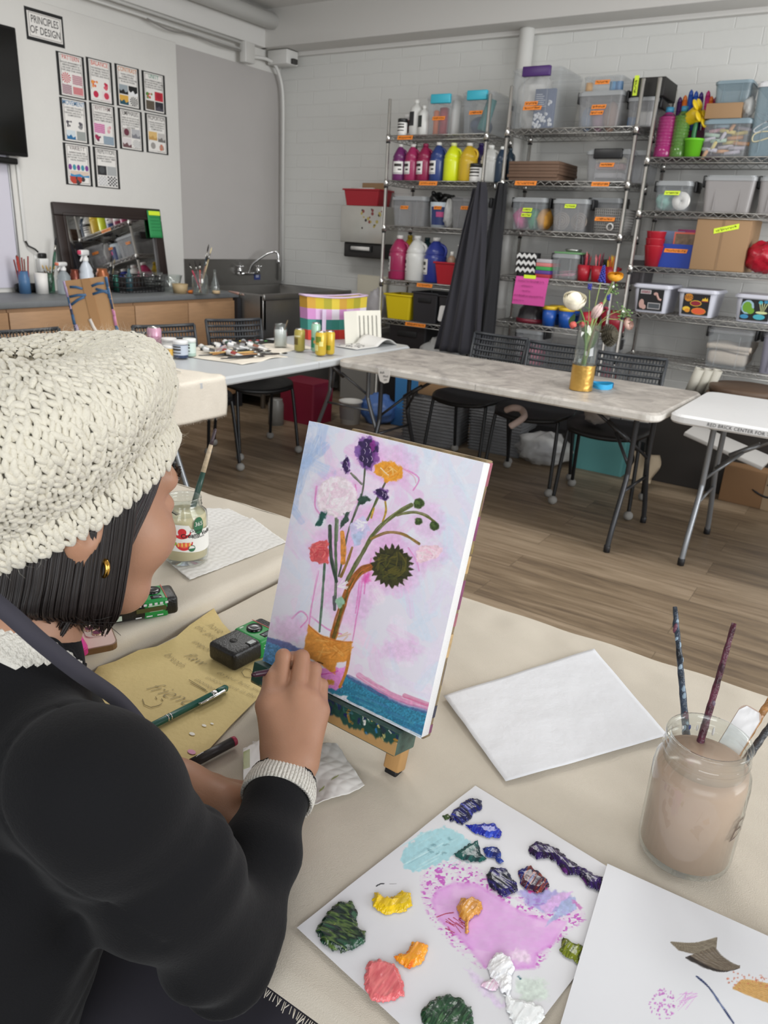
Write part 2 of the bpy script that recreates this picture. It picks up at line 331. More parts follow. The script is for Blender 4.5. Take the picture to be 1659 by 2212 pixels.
def poster(label,title,col,body,pics,pl,pt,pr,pb,first=False):
 A=onx(pl,pt,XL);Bq=onx(pr,pb,XL);W=Bq.y-A.y;H=A.z-Bq.z
 M=frame((XL+.001,A.y,Bq.z),(0,1,0),(0,0,1),(1,0,0))
 t=thingM('poster',label,'poster',M,None if first else 'art principle posters on the left wall')
 MB().bx(0,W,0,H,0,.002).build('sheet',mat('poster_black','151515',.5),t)
 mx,my=(.05,.11) if first else(.09,.025)
 MB().bx(W*mx,W*(1-mx),H*my,H*(1-my),.002,.003).build('paper',PAPER,t)
 q=MB();xi,yi=W*(mx+.035),H*(my+.03);xa,ya=W*(1-mx-.035),H*(1-my-.025);e=.003
 for r in((xi,xa,yi,yi+e),(xi,xa,ya-e,ya),(xi,xi+e,yi,ya),(xa-e,xa,yi,ya)):q.bx(*r,.003,.0034)
 q.build('border_line',mat('poster_line','77706c',.6),t)
 cm=mat('ink_'+col,col,.6)
 n=len(title)
 ty=[.66,.34] if first else[.895]
 q=MB()
 for s_,yy in zip(title.split('|'),ty):
  sz=H*(.33 if first else.15);sx=(W*.86)/(len(s_)*sz*.60) if first else min((W*.76)/(len(s_)*sz*.62),.8)
  q.text(s_,sz,TR(W/2,H*yy,.0034),sx=sx,fat=.004)
 q.build('title',cm,t)
 if body:
  q=MB();L=body.split('|')
  for i,s_ in enumerate(L):q.text(s_,H*.052,TR(W/2,H*(.785-.058*i),.0034),sx=min(1.1,(W*.76)/(len(s_)*H*.052*.60)),fat=.015)
  q.build('caption',mat('ink_dark','3c3a3a',.6),t)
 for(k,c1,c2,x0,y0,x1,y1) in pics:
  M2=TR(W*(.12+x0*.76),H*(.06+y0*.5),.0034);w,h=W*.76*(x1-x0),H*.5*(y1-y0);m1,m2=mat('ink_'+c1,c1,.6),mat('ink_'+c2,c2,.6);q=MB();q.M=M2
  if k in 'SGZWC':q.bx(0,w,0,h,0,.0003,mi=0)
  if k=='S':
   for i in range(10):q.bx(w*i/10,w*(i+.45)/10,0,h,.0003,.0005,mi=1)
  elif k=='R':
   for i in range(12):
    a=2*PI*i/12;b=a+.27;q.add([(w/2,h/2,0),(w/2+w*.5*math.cos(a),h/2+h*.5*math.sin(a),0),(w/2+w*.5*math.cos(b),h/2+h*.5*math.sin(b),0)],[(0,1,2)],1)
  elif k=='G':
   for i in range(6):
    for j in range(6):
     if(i+j)%2:q.bx(w*i/6,w*(i+1)/6,h*j/6,h*(j+1)/6,.0003,.0005,mi=1)
  elif k=='D':
   for i in range(5):q.lathe([(w*.085,0),(w*.05,0),(0,.0001)],8,(w*(.1+.2*i),h*.4,0),mi=i%2,sy=1.4)
  elif k=='B':
   rr=random.Random(len(t.name)+int(x0*9)+int(y0*70))
   for i in range(7):q.lathe([(w*rr.uniform(.08,.22),0),(0,.0001+.00002*i)],7,(w*rr.uniform(.2,.8),h*rr.uniform(.2,.8),0),mi=i%2)
  elif k=='W':
   for i in range(5):q.tube([(w*u/8,h*(.12+.19*i)+h*.05*math.sin(u*1.6),.0005) for u in range(9)],h*.035,4,mi=1)
  elif k=='Z':
   q.add([(0,0,.0005),(w,0,.0005),(w,h*.4,.0005),(w*.7,h*.2,.0005),(w*.5,h*.55,.0005),(w*.2,h*.3,.0005),(0,h*.5,.0005)],[(0,1,2,3,4,5,6)],1)
  elif k=='C':q.lathe([(w*.3,0),(0,.0003)],12,(w/2,h*.55,.0003),mi=1)
  q.build('picture',[m1,m2],t)
poster('black edged title poster reading PRINCIPLES OF DESIGN above the smaller posters','PRINCIPLES|OF DESIGN','121212','',[],51,12,140,105,True)
PO=[('PATTERN','c0392f','REGULAR ARRANGEMENT OF|REPEATED ELEMENTS I.E.|LINE, SHAPE, OR COLORS|OVER AND OVER AGAIN',[('R','e6e3de','c8505a',0,.5,.45,1),('W','d9b3b8','a6848c',.52,.5,1,.95),('W','c9b0b4','8a6a76',0,0,.45,.45),('S','e0a0a0','b04050',.52,.05,1,.4)],(119.6,109,187,217)),('BALANCE','d0543c','THE DISTRIBUTION OF|THE VISUAL WEIGHT|OF OBJECTS, COLORS,|TEXTURE, AND SPACE',[('B','d8603c','e8943c',0,.5,.45,1),('B','c02848','d86070',.55,.5,1,.95),('C','e6e3de','c02848',0,0,.45,.45),('C','e6d8d8','c83c54',.55,0,1,.45)],(184.5,122,246,228)),('CONTRAST','c9772f','WHEN OPPOSITE|ELEMENTS ARE|ARRANGED TOGETHER|IN AN ARTWORK',[('Z','9aa4aa','15171a',0,.5,.48,.95),('Z','101010','e8e8e8',.52,.5,1,.95),('Z','d8a848','1f5060',0,0,.48,.45),('R','e6e3de','303030',.55,0,1,.45)],(246.5,136,304,238)),('UNITY','3e8a74','HOW DIFFERENT ELEMENTS|OF AN ARTWORK COME|TOGETHER AND CREATE|A SENSE OF WHOLENESS',[('B','c8402c','5a8a3c',0,.5,.48,.95),('C','c02c3c','a81c30',.52,.5,1,.95),('S','6a5f50','4a4238',0,0,.48,.45),('Z','2a2830','4c4a54',.52,0,1,.45)],(305,151,358.5,248.5)),('MOVEMENT','2f78a8','A PATH USED TO GUIDE A|VIEWER\'S EYE IN,|THROUGH, AND OUT OF A|COMPOSITION',[('B','35333a','504c54',.05,.5,.42,1),('B','55525a','8a8a8a',.55,.5,1,.95),('Z','cfd8dc','2a6c9c',.05,0,.48,.42),('S','8f9390','a8aca8',.55,0,1,.42)],(127.3,208.5,192.5,312)),('RHYTHM','8a6f70','THE PRINCIPLE OF REPEATING|ELEMENTS THAT WORK|TOGETHER TO CREATE A|VISUAL TEMPO OR BEAT',[('W','e0a8c8','c0508c',0,.5,.55,.95),('B','d8a0a8','e0c0c0',.6,.5,1,.95),('B','a02850','5c3048',0,0,.4,.45),('W','9fb0bc','8090a0',.45,0,1,.4)],(192,220,252.5,321)),('EMPHASIS','514c4c','AREA OF FOCUS IN AN|ARTWORK CREATED BY SIZE,|COLOR OR PLACEMENT|SO THAT IT STANDS|OUT FIRST',[('C','b8b0ac','6a3040',0,.5,.48,.95),('Z','b4b4b6','808086',.52,.5,1,.95),('Z','d8d0d0','6c4c50',0,0,.48,.45),('R','e6e3de','b4b4b4',.55,0,1,.45)],(253.5,232,310,328.5)),('PROPORTION','48403f','THE RELATIONSHIP OF|THE SIZES OF DIFFERENT|OBJECTS WITHIN A|COMPOSITION',[('Z','dcb878','c09858',0,.55,.5,.98),('Z','c0bcb8','74706c',.55,.5,1,.95),('C','e6e3de','9c9894',0,0,.48,.48),('B','b09080','c87860',.55,0,1,.45)],(312,243,363.5,335.5)),('VARIETY','6a5a58','DIFFERENT SHAPES, SIZES,|AND COLORS IN YOUR|ARTWORK TO CREATE|VISUAL DIVERSITY',[('D','7a3c8c','3c90a0',0,.62,1,.95),('Z','d8c4b4','3c88b8',.08,.3,1,.58),('B','b84030','3c3a3c',.02,0,.98,.28)],(134.8,307,200.5,403.5)),('REPETITION','2c2828','REPEATING A SINGLE|ELEMENT MANY TIMES|IN A DESIGN',[('C','2c2c2e','484a4c',0,.52,.47,.98),('S','9a9c9c','b8baba',.5,.52,1,.98),('G','dcdad8','c0c0c0',0,0,.47,.48),('G','e0dedc','2c2a2c',.5,0,1,.48)],(199.5,316,259.5,409)),]
for ti,co,bo,pi_,bb in PO:poster('black edged wall poster headed %s'%ti,ti,co,bo,pi_,*bb)
A=onx(108,436,-5.0);B2=onx(342,454,-5.0);Wm=B2 .y-A.y;zt=A.z;zb=.925
M=frame((-4.955,A.y+.02,zb),(0,1,0),Vector((-.075,0,zt-zb)).normalized(),Vector((zt-zb,0,.075)).normalized())
t=thingM('mirror','dark brown framed mirror leaning on the counter under the posters','mirror',M)
Hm=math.hypot(.075,zt-zb);fw=.085
q=MB()
for r in((0,Wm,Hm-fw,Hm),(0,Wm,0,fw),(0,fw,fw,Hm-fw),(Wm-fw,Wm,fw,Hm-fw)):q.bx(*r,0,.028,.006)
for r in((fw-.02,Wm-fw+.02,Hm-fw,Hm-fw+.018),(fw-.02,fw,fw,Hm-fw),(Wm-fw,Wm-fw+.02,fw,Hm-fw)):q.bx(*r,.02,.033,.003)
q.build('mirror_frame',mat('espresso_wood','2a1f1c',.45,var=.15,vscale=15),t)
MB().bx(fw-.01,Wm-fw+.01,fw-.01,Hm-fw+.01,.006,.012).build('mirror_glass',mat('silver','eeeeee',.02,1),t)
nA,nB=onx(312,456,-4.98),onx(343,500,-4.98)
t2=thingM('paper_note','green paper note with yellow tape stuck on the mirror corner','note',M@TR(Wm-fw-.055,Hm-.215,.036))
W2=.125;MB().grid(lambda u,v:(u*W2,v*.20,.004*math.sin(3*u)*(1-v)),8,8,thick=.0008).build('paper',mat('green_paper','2f8f52',.7),t2)
MB().bx(.01,W2-.005,.165,.195,.004,.0052).build('tape',mat('neon_tape','d9f23a',.5),t2)
q=MB()
for i in range(5):q.tube([(.02+.011*k,.15-.024*i+.0025*math.sin(k*2.3+i),.0045) for k in range(9)],.0008,4)
q.build('handwriting',mat('note_ink','1f5a38',.6),t2)
CT=.92;XF=-4.42
OAK=mat('oak_laminate','a98563',.5,var=.10,vscale=9,stretch=(1,1,9));DARKP=mat('dark_panel','26262a',.5)
tag(MB().bx(XL+.002,XF,1.2,4.615,CT-.038,CT,.005).build('worktop',mat('grey_laminate','6f7274',.45,var=.06,vscale=40)),'grey laminate worktop running under the mirror','worktop')
ys=[1.2,onz(22,665,.86).y,onz(296,652,.86).y,4.57];ys[1]=onx(22,665,XF+.02).y;ys[2]=onx(296,652,XF+.02).y
for i,(l_) in enumerate(('oak cabinet under the worktop cut by the left edge of the frame','oak cabinet in the middle of the counter run','oak cabinet under the worktop next to the steel sink')):
 t=thing('base_cabinet',l_,'cabinet',(XL+.01,ys[i],0),group='cabinets under the grey worktop')
 w=ys[i+1]-ys[i]
 MB().bx(0,.575,.002,w-.002,.1,CT-.04).build('carcass',OAK,t);MB().bx(.03,.53,.002,w-.002,0,.1).build('plinth',DARKP,t)
 for k in range(2):MB().bx(.576,.594,.004+k*w/2,(k+1)*w/2-.004,.11,.86,.002).build('door',OAK,t)
tag(MB().bx(XL+.01,XF+.02,4.572,4.612,0,CT-.04).build('end_panel',DARKP),'dark panel closing the counter beside the sink','panel')
STEEL=mat('brushed_steel','8f8d8a',.34,.9,var=.06,vscale=12);CHROME=mat('chrome','d6d6d6',.12,1)
sk=thing('utility_sink','large stainless steel sink in the room corner','sink',(-5.05,4.62,0))
q=MB();SX,SY=.88,1.18
q.bx(0.03,SX,0,.04,CT-.28,CT,.008).bx(.03,SX,SY-.04,SY,CT-.28,CT,.008).bx(SX-.04,SX,0,SY,CT-.34,CT,.01).bx(.03,.07,0,SY,CT-.3,CT,.005).bx(.04,SX-.01,.01,SY-.01,CT-.36,CT-.3,.01)
q.bx(SX-.012,SX+.012,0,SY,CT-.045,CT+.008,.01).build('basin',STEEL,sk)
q=MB();ply=[(0,CT-.02),(SY+.02,CT-.02),(SY+.02,CT+.12),(SY-.02,CT+.22),(-.02,CT+.22),(-.02,CT-.02)]
q.prism([(a,b) for a,b in ply],.03,frame((0,0,0),(0,1,0),(0,0,1),(1,0,0))).build('backsplash',STEEL,sk)
MB().bx(.5,SX-.05,.02,SY-.02,.1,CT-.36).build('skirt',mat('grey_skirt','55524f',.5,.3),sk)
for a in(.05,SX-.05):
 for b in(.05,SY-.05):MB().cyl((a,b,0),.02,CT-.3,12).build('leg',STEEL,sk)
fy=.70;fa=thing('faucet','chrome two handle faucet with raised spout over the sink','faucet',(-5.02,4.62+fy,CT+.10))
MB().tube([(.03,-.12,0),(.03,.16,0)],.014,12).build('bridge',CHROME,fa)
for s in(-.10,.14):
 h=MB().cyl((.035,s,0),.018,.05,14).build('valve',CHROME,fa)
 q=MB()
 for a in range(4):q.tube([(.035,s,.06),(.035+.035*math.cos(a*PI/2+.5),s+.035*math.sin(a*PI/2+.5),.065)],.006,8)
 q.ball((.035,s,.063),.013,10).build('handle',CHROME,h)
MB().tube(catmull([(.03,.02,0),(.05,.02,.03),(.08,.03,.09),(.16,.10,.17),(.21,.16,.20),(.235,.18,.185),(.24,.185,.13)]),.010,10).build('spout',CHROME,fa)
MB().cyl((.24,.185,.10),.015,.035,12).build('aerator',CHROME,fa)
tag(MB().bx(-5.019,-5.016,5.44,5.52,CT+.04,CT+.11).bx(-5.0165,-5.0155,5.46,5.50,CT+.06,CT+.09,mi=1).build('sticker',[mat('blue_sticker','2a3a78',.4),mat('pale_print','aab0c8',.5)]),'small square blue sticker on the sink backsplash','sticker')
A=ony(737,443,5.6);B2=ony(822,560,5.6);ds=thing('towel_dispenser','steel paper towel dispenser on the brick wall under the red tub','dispenser',((A.x+B2 .x)/2,5.60,B2 .z))
wd=(B2 .x-A.x)/2;hd=A.z-B2 .z
MB().bx(-wd,wd,0,.25,.12,hd,.006).build('steel_cover',mat('worn_steel','c9c7c0',.3,.45,var=.08,vscale=5),ds)
q=MB();q.bx(-wd+.02,wd,.03,.25,.0,.12,.01);q.build('dark_base',mat('dark_base','2e2c2b',.5),ds)
MB().bx(-wd*.6,wd*.5,.015,.03,.05,.10).build('slot',BLK,ds)
MB().tube([(-wd*.5,.03,.075),(wd*.4,.03,.075)],.022,10).build('roll_edge',mat('paper_towel','e4e2de',.8),ds)
q=MB();rr=random.Random(3)
for i in range(22):q.lathe([(rr.uniform(.006,.016),0),(0,.0003)],7,(0,0,0),mi=rr.randrange(3),M=frame((rr.uniform(0,wd*.95),-.0008,hd-.02-abs(rr.gauss(0,.07))),(1,0,0),(0,0,1),(0,-1,0)))
q.build('sticker_spots',[mat('spot_dark','3a3030',.5),mat('spot_red','8a4444',.5),mat('spot_yellow','b8a860',.5)],ds)
RY0,RY1=5.30,5.70
ZINC=mat('zinc_wire','b4b2ae',.3,.85)
POSTM=mat('chrome_post','cfcdc9',.22,.95)
TAPE_O=mat('orange_tape','ee8a2c',.55);TAPE_Y=mat('neon_tape','d9f23a',.5);INK=mat('marker_ink','2c2018',.6)
def wire_shelf_mesh(w,d):
 q=MB();t=.032
 for z in(0,-t):
  for(a,b) in(((0,0),(w,0)),((w,0),(w,d)),((w,d),(0,d)),((0,d),(0,0))):q.tube([(a[0],a[1],z-.003),(b[0],b[1],z-.003)],.0034,6)
 def zig(L,f):
  n=max(2,round(L/.062));q.tube([f(L*i/(2*n),-t+.003 if i%2==0 else-.006) for i in range(2*n+1)],.0024,5)
 zig(w,lambda s,z:(s,0,z));zig(w,lambda s,z:(s,d,z));zig(d,lambda s,z:(0,s,z));zig(d,lambda s,z:(w,s,z))
 n=int(w/.026)
 for i in range(1,n):q.tube([(w*i/n,0,0),(w*i/n,d,0)],.0016,4)
 for y in(.15,.31):q.tube([(0,y,-.006),(w,y,-.006)],.003,5)
 return q
def rack(label,x0,x1,zs,top,lasty):
 t=thing('wire_rack',label,'shelving rack',(x0,RY0,0),group='chrome wire racks along the brick wall');w=x1-x0;d=RY1-RY0
 sh=None
 for z in zs:
  o=wire_shelf_mesh(w,d).build('wire_shelf',ZINC,t) if sh is None else sh.copy()
  if sh is None:sh=o
  else:COL.objects.link(o)
  o.location=(0,0,z)
 p0=None
 for(a,b) in((0,0),(w,0),(w,d),(0,d)):
  if p0 is None:
   q=MB();prof=[(.0,0),(.016,0),(.016,.02),(.0127,.021)]
   prof+=[(.0127,top-.004),(.011,top),(0,top)]
   q.lathe(prof,14)
   for zz in zs:q.lathe([(.013,zz-.045),(.0185,zz-.043),(.0165,zz+.006),(.013,zz+.008)],14).lathe([(.0135,zz-.055),(.017,zz-.054),(.017,zz-.046),(.0135,zz-.045)],14,mi=1)
   p0=o=q.build('post',[POSTM,BLK],t)
  else:o=p0 .copy();COL.objects.link(o)
  o.location=(a,b,0)
 return t
Z1=[2.125,1.812,1.487,1.079,.772];Z2=[2.147,1.822,1.50,1.183,.855];Z3=[1.966,1.652,1.31,1.016,.714]
R1=rack('left chrome wire rack holding rows of paint jugs',-3.51,-2.68,Z1,2.37,0)
R2=rack('middle chrome wire rack between the hanging aprons and the right rack',-2.522,-1.63,Z2,2.41,0)
R3=rack('right chrome wire rack cut by the right edge of the frame',-1.53,-.31,Z3,2.41,0)
def scrib(q,x0,x1,y,h,M,seed,mi=0,r=.0012):
 rr=random.Random(seed);x=x0;
 while x<x1-.004:
  w=min(rr.uniform(.012,.03),x1-x);n=7
  q.tube([(x+w*.85*k/n,y+h*(.5*math.sin(k*1.9+rr.random()*2)+.25*rr.uniform(-1,1)),.0004) for k in range(n+1)],r,4,mi=mi,M=M);x+=w
def tape(parent,x,z,w,h=.024,m=None,y=-.004,tilt=0,seed=0,lab=None):
 q=MB();M=frame((x,y,z),(math.cos(tilt),0,math.sin(tilt)),(-math.sin(tilt),0,math.cos(tilt)),(0,-1,0))
 q.add([(-w/2,-h/2,0),(w/2-.006,-h/2,0),(w/2,h/2,0),(-w/2+.004,h/2,0)],[(0,1,2,3)],0,False,M)
 scrib(q,-w*.4,w*.4,0,h*.45,M,seed or int(abs(x*977+z*331)),1)
 o=q.build('label_tape',[m or TAPE_O,INK],parent);return o
for rk,x0,lst in((R1,-3.51,[(858,892,294,Z1[0]),(905,945,391,Z1[1]),(900,935,607,Z1[3]),(875,920,695,Z1[4])]),(R2,-2.522,[(1112,1160,391,Z2[1]),(1278,1318,389,Z2[1])])):
 for a,b,y,z in lst:
  A=ony(a,y,RY0-.006);B=ony(b,y,RY0-.006);tape(rk,(A.x+B.x)/2-x0,z-.018,B.x-A.x,.028)
CLEAR={}
def clear_m(name,col,a):return mat('clear_plastic_'+name,col,.25,alpha=a)
BIN=clear_m('bin','a9aaac',.30);BINL=clear_m('lid','b7babc',.6);BIN2=clear_m('bin_light','b9bec2',.14);BINB=clear_m('bin_blue','8fa4ae',.42);LIDB=clear_m('lid_blue','8ea3ae',.8)
LATCH=mat('black_latch','18181a',.4)
def px2(b,z,yf):
 x0,y0,x1,y1=b;ym=(y0+y1)/2
 A=ony(x0,ym,yf);B=ony(x1,ym,yf);T=ony((x0+x1)/2,y0,yf)
 return A.x,B.x,T.z-z
def clear_bin(label,b,z,yf,d=.36,body=None,lid=None,latch=None,side=False,tapes=(),front=False,taper=.9,name='storage_bin',group='clear storage bins',h=None,rz=0):
 x0,x1,hh=px2(b,z,yf);h=h or hh;w=x1-x0
 t=thing(name,label,'storage bin',((x0+x1)/2,yf+d/2,z+.002),rz,group)
 lh=min(.03,h*.16)
 q=MB().tub(w*.97,d*.97,h-lh*.5,taper,.003,.025)
 for k in(-.25,.25):q.box((w*k*.95,-d*.485*(taper+1)/2,h*.45),(.006,.006,h*.8))
 q.build('body',body or BIN,t)
 q=MB().rbox(w,d,h-lh,h-lh*.3,.03).rbox(w*.93,d*.93,h-lh*.3,h,.03);l=q.build('lid',lid or BINL,t)
 if latch is not False:
  lm=latch or LATCH
  if front:
   lw=min(.2,w*.62);MB().bx(-lw/2,lw/2,-d/2-.012,-d/2+.02,h-lh*1.9,h+.004,.006).build('latch',lm,t)
  else:
   for s in(-1,1):MB().bx(min(s*w/2,s*(w/2+.018)),max(s*w/2,s*(w/2+.018)),-d*.32,d*.1,h-lh*2.2,h+.002,.005).build('latch',lm,t)
 for(u,v,tw,m,sd) in tapes:tape(t,u*w,v*h,tw,m=m,y=-d*.485*(taper+(1-taper)*v)-.006,seed=sd)
 return t
def jug(label,b,z,yf,col,lab=True,level=None,cap='e8e8e4',clear='',group='gallon paint jugs on the left rack',labx=0,hang=0):
 x0,x1,h=px2(b,z,yf);r=(x1-x0)/2;t=thing('paint_jug',label,'paint jug',((x0+x1)/2,yf+r,z+.002),hang,group)
 prof=[(0,0),(r*.93,0),(r,.008),(r,h*.50),(r*1.0,h*.585),(r*.93,h*.60),(r*.93,h*.62),(r*.98,h*.64),(r*.80,h*.74),(r*.45,h*.88),(r*.30,h*.91),(r*.30,h*.93),(0,h*.93)]
 m=mat('jug_'+col,col,.3,var=.05,vscale=8)
 q=MB().lathe(prof,24)
 if level:q.lathe([(0,level*h),(r*1.003,level*h),(r*1.003,level*h+.004),(0,level*h+.004)],24,mi=1)
 q.build('body',[m,mat('level_line','6a4058',.5)] if level else m,t)
 MB().lathe([(0,h*.92),(r*.34,h*.92),(r*.34,h*.99),(r*.3,h),(0,h)],16).build('cap',mat('cap_'+cap,cap,.4),t)
 hx=r*.86
 MB().tube(catmull([(r*.36,0,h*.86),(r*.85,0,h*.80),(r*1.02,0,h*.70),(r*.9,0,h*.58)]),r*.13,8).build('handle',m,t)
 if lab:
  q=MB();q2=10;a0,a1=-PI/2-.75+labx,-PI/2+.75+labx;zz0,zz1=h*.18,h*.52
  q.grid(lambda u,v:((r+.001)*math.cos(a0+(a1-a0)*u),(r+.001)*math.sin(a0+(a1-a0)*u),zz0+(zz1-zz0)*v),12,1)
  for(ua,ub,va,vb) in((.15,.85,.60,.82),(.55,.85,.30,.42),(.05,.95,.06,.1)):
   q.grid(lambda u,v:((r+.0018)*math.cos(a0+(a1-a0)*(ua+(ub-ua)*u)),(r+.0018)*math.sin(a0+(a1-a0)*(ua+(ub-ua)*u)),zz0+(zz1-zz0)*(va+(vb-va)*v)),8,1,mi=1)
  q.build('paper_label',[mat('label_white','e4e2df',.5),mat('label_ink','2b2724',.5)],t)
 return t
def bottle(label,b,z,yf,col,cap='ecece8',neck=.3,sh=.72,lab=None,group=None,name='bottle',rough=.35,pump=False):
 x0,x1,h=px2(b,z,yf);r=(x1-x0)/2;t=thing(name,label,'bottle',((x0+x1)/2,yf+r,z+.002),0,group)
 MB().lathe([(0,0),(r*.9,0),(r,.006),(r,h*sh),(r*.85,h*(sh+.07)),(r*neck,h*(sh+.16)),(r*neck,h*.93),(0,h*.93)],20).build('body',mat('btl_'+col,col,rough),t)
 MB().lathe([(0,h*.9),(r*neck*1.3,h*.9),(r*neck*1.15,h),(0,h)],14).build('cap',mat('cap_'+cap,cap,.4),t)
 if lab:MB().grid(lambda u,v:((r+.001)*math.cos(-2.9+u*1.5),(r+.001)*math.sin(-2.9+u*1.5),h*(.28+.38*v)),8,1).build('paper_label',mat('lab_'+lab,lab,.5),t)
 return t
def jar(label,b,z,yf,col,lid,lab=None,group=None,labs=None,band=(.18,.75)):
 x0,x1,h=px2(b,z,yf);r=(x1-x0)/2;return jar_at(label,((x0+x1)/2,yf+r,z+.002),r,h,col,lid,lab,group,band)
def jar_at(label,loc,r,h,col,lid,lab=None,group=None,band=(.18,.75)):
 t=thing('paint_jar',label,'jar',loc,0,group)
 MB().lathe([(0,0),(r*.94,0),(r*.97,.004),(r*.97,h*.76),(r*.9,h*.8),(0,h*.8)],22).build('body',mat('jar_'+col,col,.3),t)
 MB().lathe([(0,h*.79),(r*1.0,h*.79),(r*1.0,h*.98),(r*.95,h),(0,h)],22).build('lid',mat('cap_'+lid,lid,.4),t)
 if lab:
  q=MB().lathe([(r*.98,h*band[0]),(r*.98,h*band[1])],22)
  for k,(va,vb) in enumerate(((.62,.7),(.45,.55),(.28,.34))):q.grid(lambda u,v:((r*.99)*math.cos(-2.6+u*1.9),(r*.99)*math.sin(-2.6+u*1.9),h*(va+(vb-va)*v)),10,1,mi=1)
  q.build('paper_label',[mat('lab_'+lab,lab,.5),mat('label_ink','2b2724',.5)],t)
 return t
def tubbin(label,b,z,yf,d,col,name='open_tub',cat='tub',taper=.86,group=None,rough=.4,slant=0,notch=False,h=None):
 x0,x1,hh=px2(b,z,yf);h=h or hh;t=thing(name,label,cat,((x0+x1)/2,yf+d/2,z+.002),0,group)
 q=MB().tub(x1-x0,d,h,taper,.004,.018)
 w=x1-x0;q.bx(-w/2-.006,w/2+.006,-d/2-.006,-d/2,h-.014,h,.003).bx(-w/2-.006,w/2+.006,d/2,d/2+.006,h-.014,h,.003).bx(-w/2-.006,-w/2,-d/2,d/2,h-.014,h,.003).bx(w/2,w/2+.006,-d/2,d/2,h-.014,h,.003)
 if slant:
  for i,p in enumerate(q.v):
   if p[2]>h*.5 and p[0]>0 and p[1]<0:q.v[i]=(p[0],p[1],p[2]-slant)
 q.build('tub_body',mat('tub_'+col,col,rough),t)
 if notch:MB().bx(-w*.25,w*.25,-d/2-.004,-d/2+.004,h*.66,h*.80,.012).build('hand_slot',mat('slot_black','0c0c0d',.6),t)
 return t
def inside(t,name,label,cat,fn,m,z=0):
 """a loose thing lying inside container t: its own top-level object"""
 q=MB();fn(q);o=q.build(name,m);o.location=Vector(t.location)+Vector((0,0,z));o.rotation_euler=t.rotation_euler;tag(o,label,cat);return o
CLOTHW=mat('white_cloth','dddbd6',.85,bump=.3,bscale=18)
y0=5.34
jar('white jar with black lid at the left end of the top shelf of paint rack',(855,256,873,287),Z1[0],y0,'dcdad6','222222','e6e4e0')
jar('white jar with maroon label behind the black lidded jar on the top shelf',(868,247,886,287),Z1[0],y0+.09,'dcdad6','e0dedb','6a2630')
bottle('tall white bottle with black label on the top shelf of paint rack',(879,214,905,287),Z1[0],y0+.03,'cfcfcb',lab='2a2a2c',group='white bottles on the top shelf')
bottle('shorter white bottle with black label beside the teal latched bin',(899,227,920,287),Z1[0],y0+.02,'d3d3cf',lab='2e3330',group='white bottles on the top shelf')
TEAL=mat('teal_latch','3fb2c8',.4)
t=clear_bin('clear bin with teal latch holding red and white rolls on the left rack',(917,205,984,288),Z1[0],y0,.36,BIN2,BIN2,TEAL,front=True,tapes=((-.05,.42,.11,None,5),))
def rolls(xs):
 def f(q):
  for(x,r,h,y) in xs:q.lathe([(0,.008),(r,.008),(r,h),(r*.5,h+.006),(0,h+.006)],14,(x,y,0))
 return f
inside(t,'paint_bottle','red bottle inside the teal latched bin','bottle',rolls([(-.03,.035,.19,-.06)]),mat('c_red','a8323c',.5))
inside(t,'paint_bottle','orange bottle inside the teal latched bin','bottle',rolls([(-.085,.022,.17,-.08)]),mat('c_org','cc6a34',.5))
inside(t,'paper_roll','white roll inside the teal latched bin','roll',rolls([(.075,.035,.23,-.07)]),mat('c_wht','dedcd8',.6))
t=clear_bin('clear bin with teal latch holding teal and blue fabric on the left rack',(994,197,1063,287),Z1[0],y0-.02,.40,BIN2,BIN2,TEAL,front=True,tapes=((-.02,.50,.11,None,9),))
inside(t,'fabric_roll','teal fabric roll inside the right teal latched bin','roll',lambda q:q.tube([(.01,-.1,.03),(.06,-.08,.23)],[.04,.035],12),mat('c_teal','3f8a88',.7))
inside(t,'fabric_bundle','dark blue bundle inside the right teal latched bin','fabric',lambda q:q.ball((-.05,0,.07),(.07,.12,.065),14),mat('c_nvy','42506a',.7))
MB().bx(.137,.143,.05,.11,.08,.18,.002).build('card',PAPER,t);MB().bx(.137,.149,.052,.108,.18,.21,.003).build('clip',BLK,t)
J=[('purple',(842,310,869,387),'6b2a62','purple paint jug at the left end of the second shelf'),('magenta',(868,310,896,387),'9a2a58','magenta paint jug beside the purple one'),('crimson',(894,309,924,387),'8c2048','dark crimson paint jug with red cap beside the blue one'),('blue',(922,306,953,387),'2c3f78','navy blue paint jug in the middle of the second shelf'),('neon',(952,307,986,387),'d8e41f','neon yellow paint jug with black scrawl'),('gold',(985,307,1021,387),'d0ad2c','mustard yellow paint jug beside the neon one')]
for k,(n_,b,c,l) in enumerate(J):jug(l,b,Z1[1],y0,c,lab=k<4,cap='8c2048' if n_=='crimson' else 'e4e2dd' if n_!='neon' else 'e4e8a8',labx=.25 if k==0 else-.5)
jug('deep purple paint jug standing behind the white lidded jar',(1015,308,1044,387),Z1[1],y0+.14,'3a2c66',lab=False,cap='3a2c66')
jug('milky white paint jug behind the right post of left rack',(1031,312,1068,388),Z1[1],y0+.03,'cfcfca',lab=False)
jug('dark slate paint jug at the right end of the second shelf',(1066,316,1088,388),Z1[1],y0+.05,'26384c',lab=False)
jug('nearly black teal jug in the far right corner of the second shelf',(1086,320,1106,388),Z1[1],y0+.14,'22303c',lab=False,cap='2a3a46')
jar('white jar with black lid and printed label before the yellow jugs',(1009,353,1036,388),Z1[1],y0-.03,'dedcd8','202022','e4e2de')
t=clear_bin('grey tote bin on the third shelf of left rack under purple jug',(843,424,917,484),Z1[2],y0,.36,tapes=((-.1,.62,.075,None,3),))
MB().bx(-.06,.08,.05,.2,.28,.284).build('paper_sheet',PAPER,t) if False else None
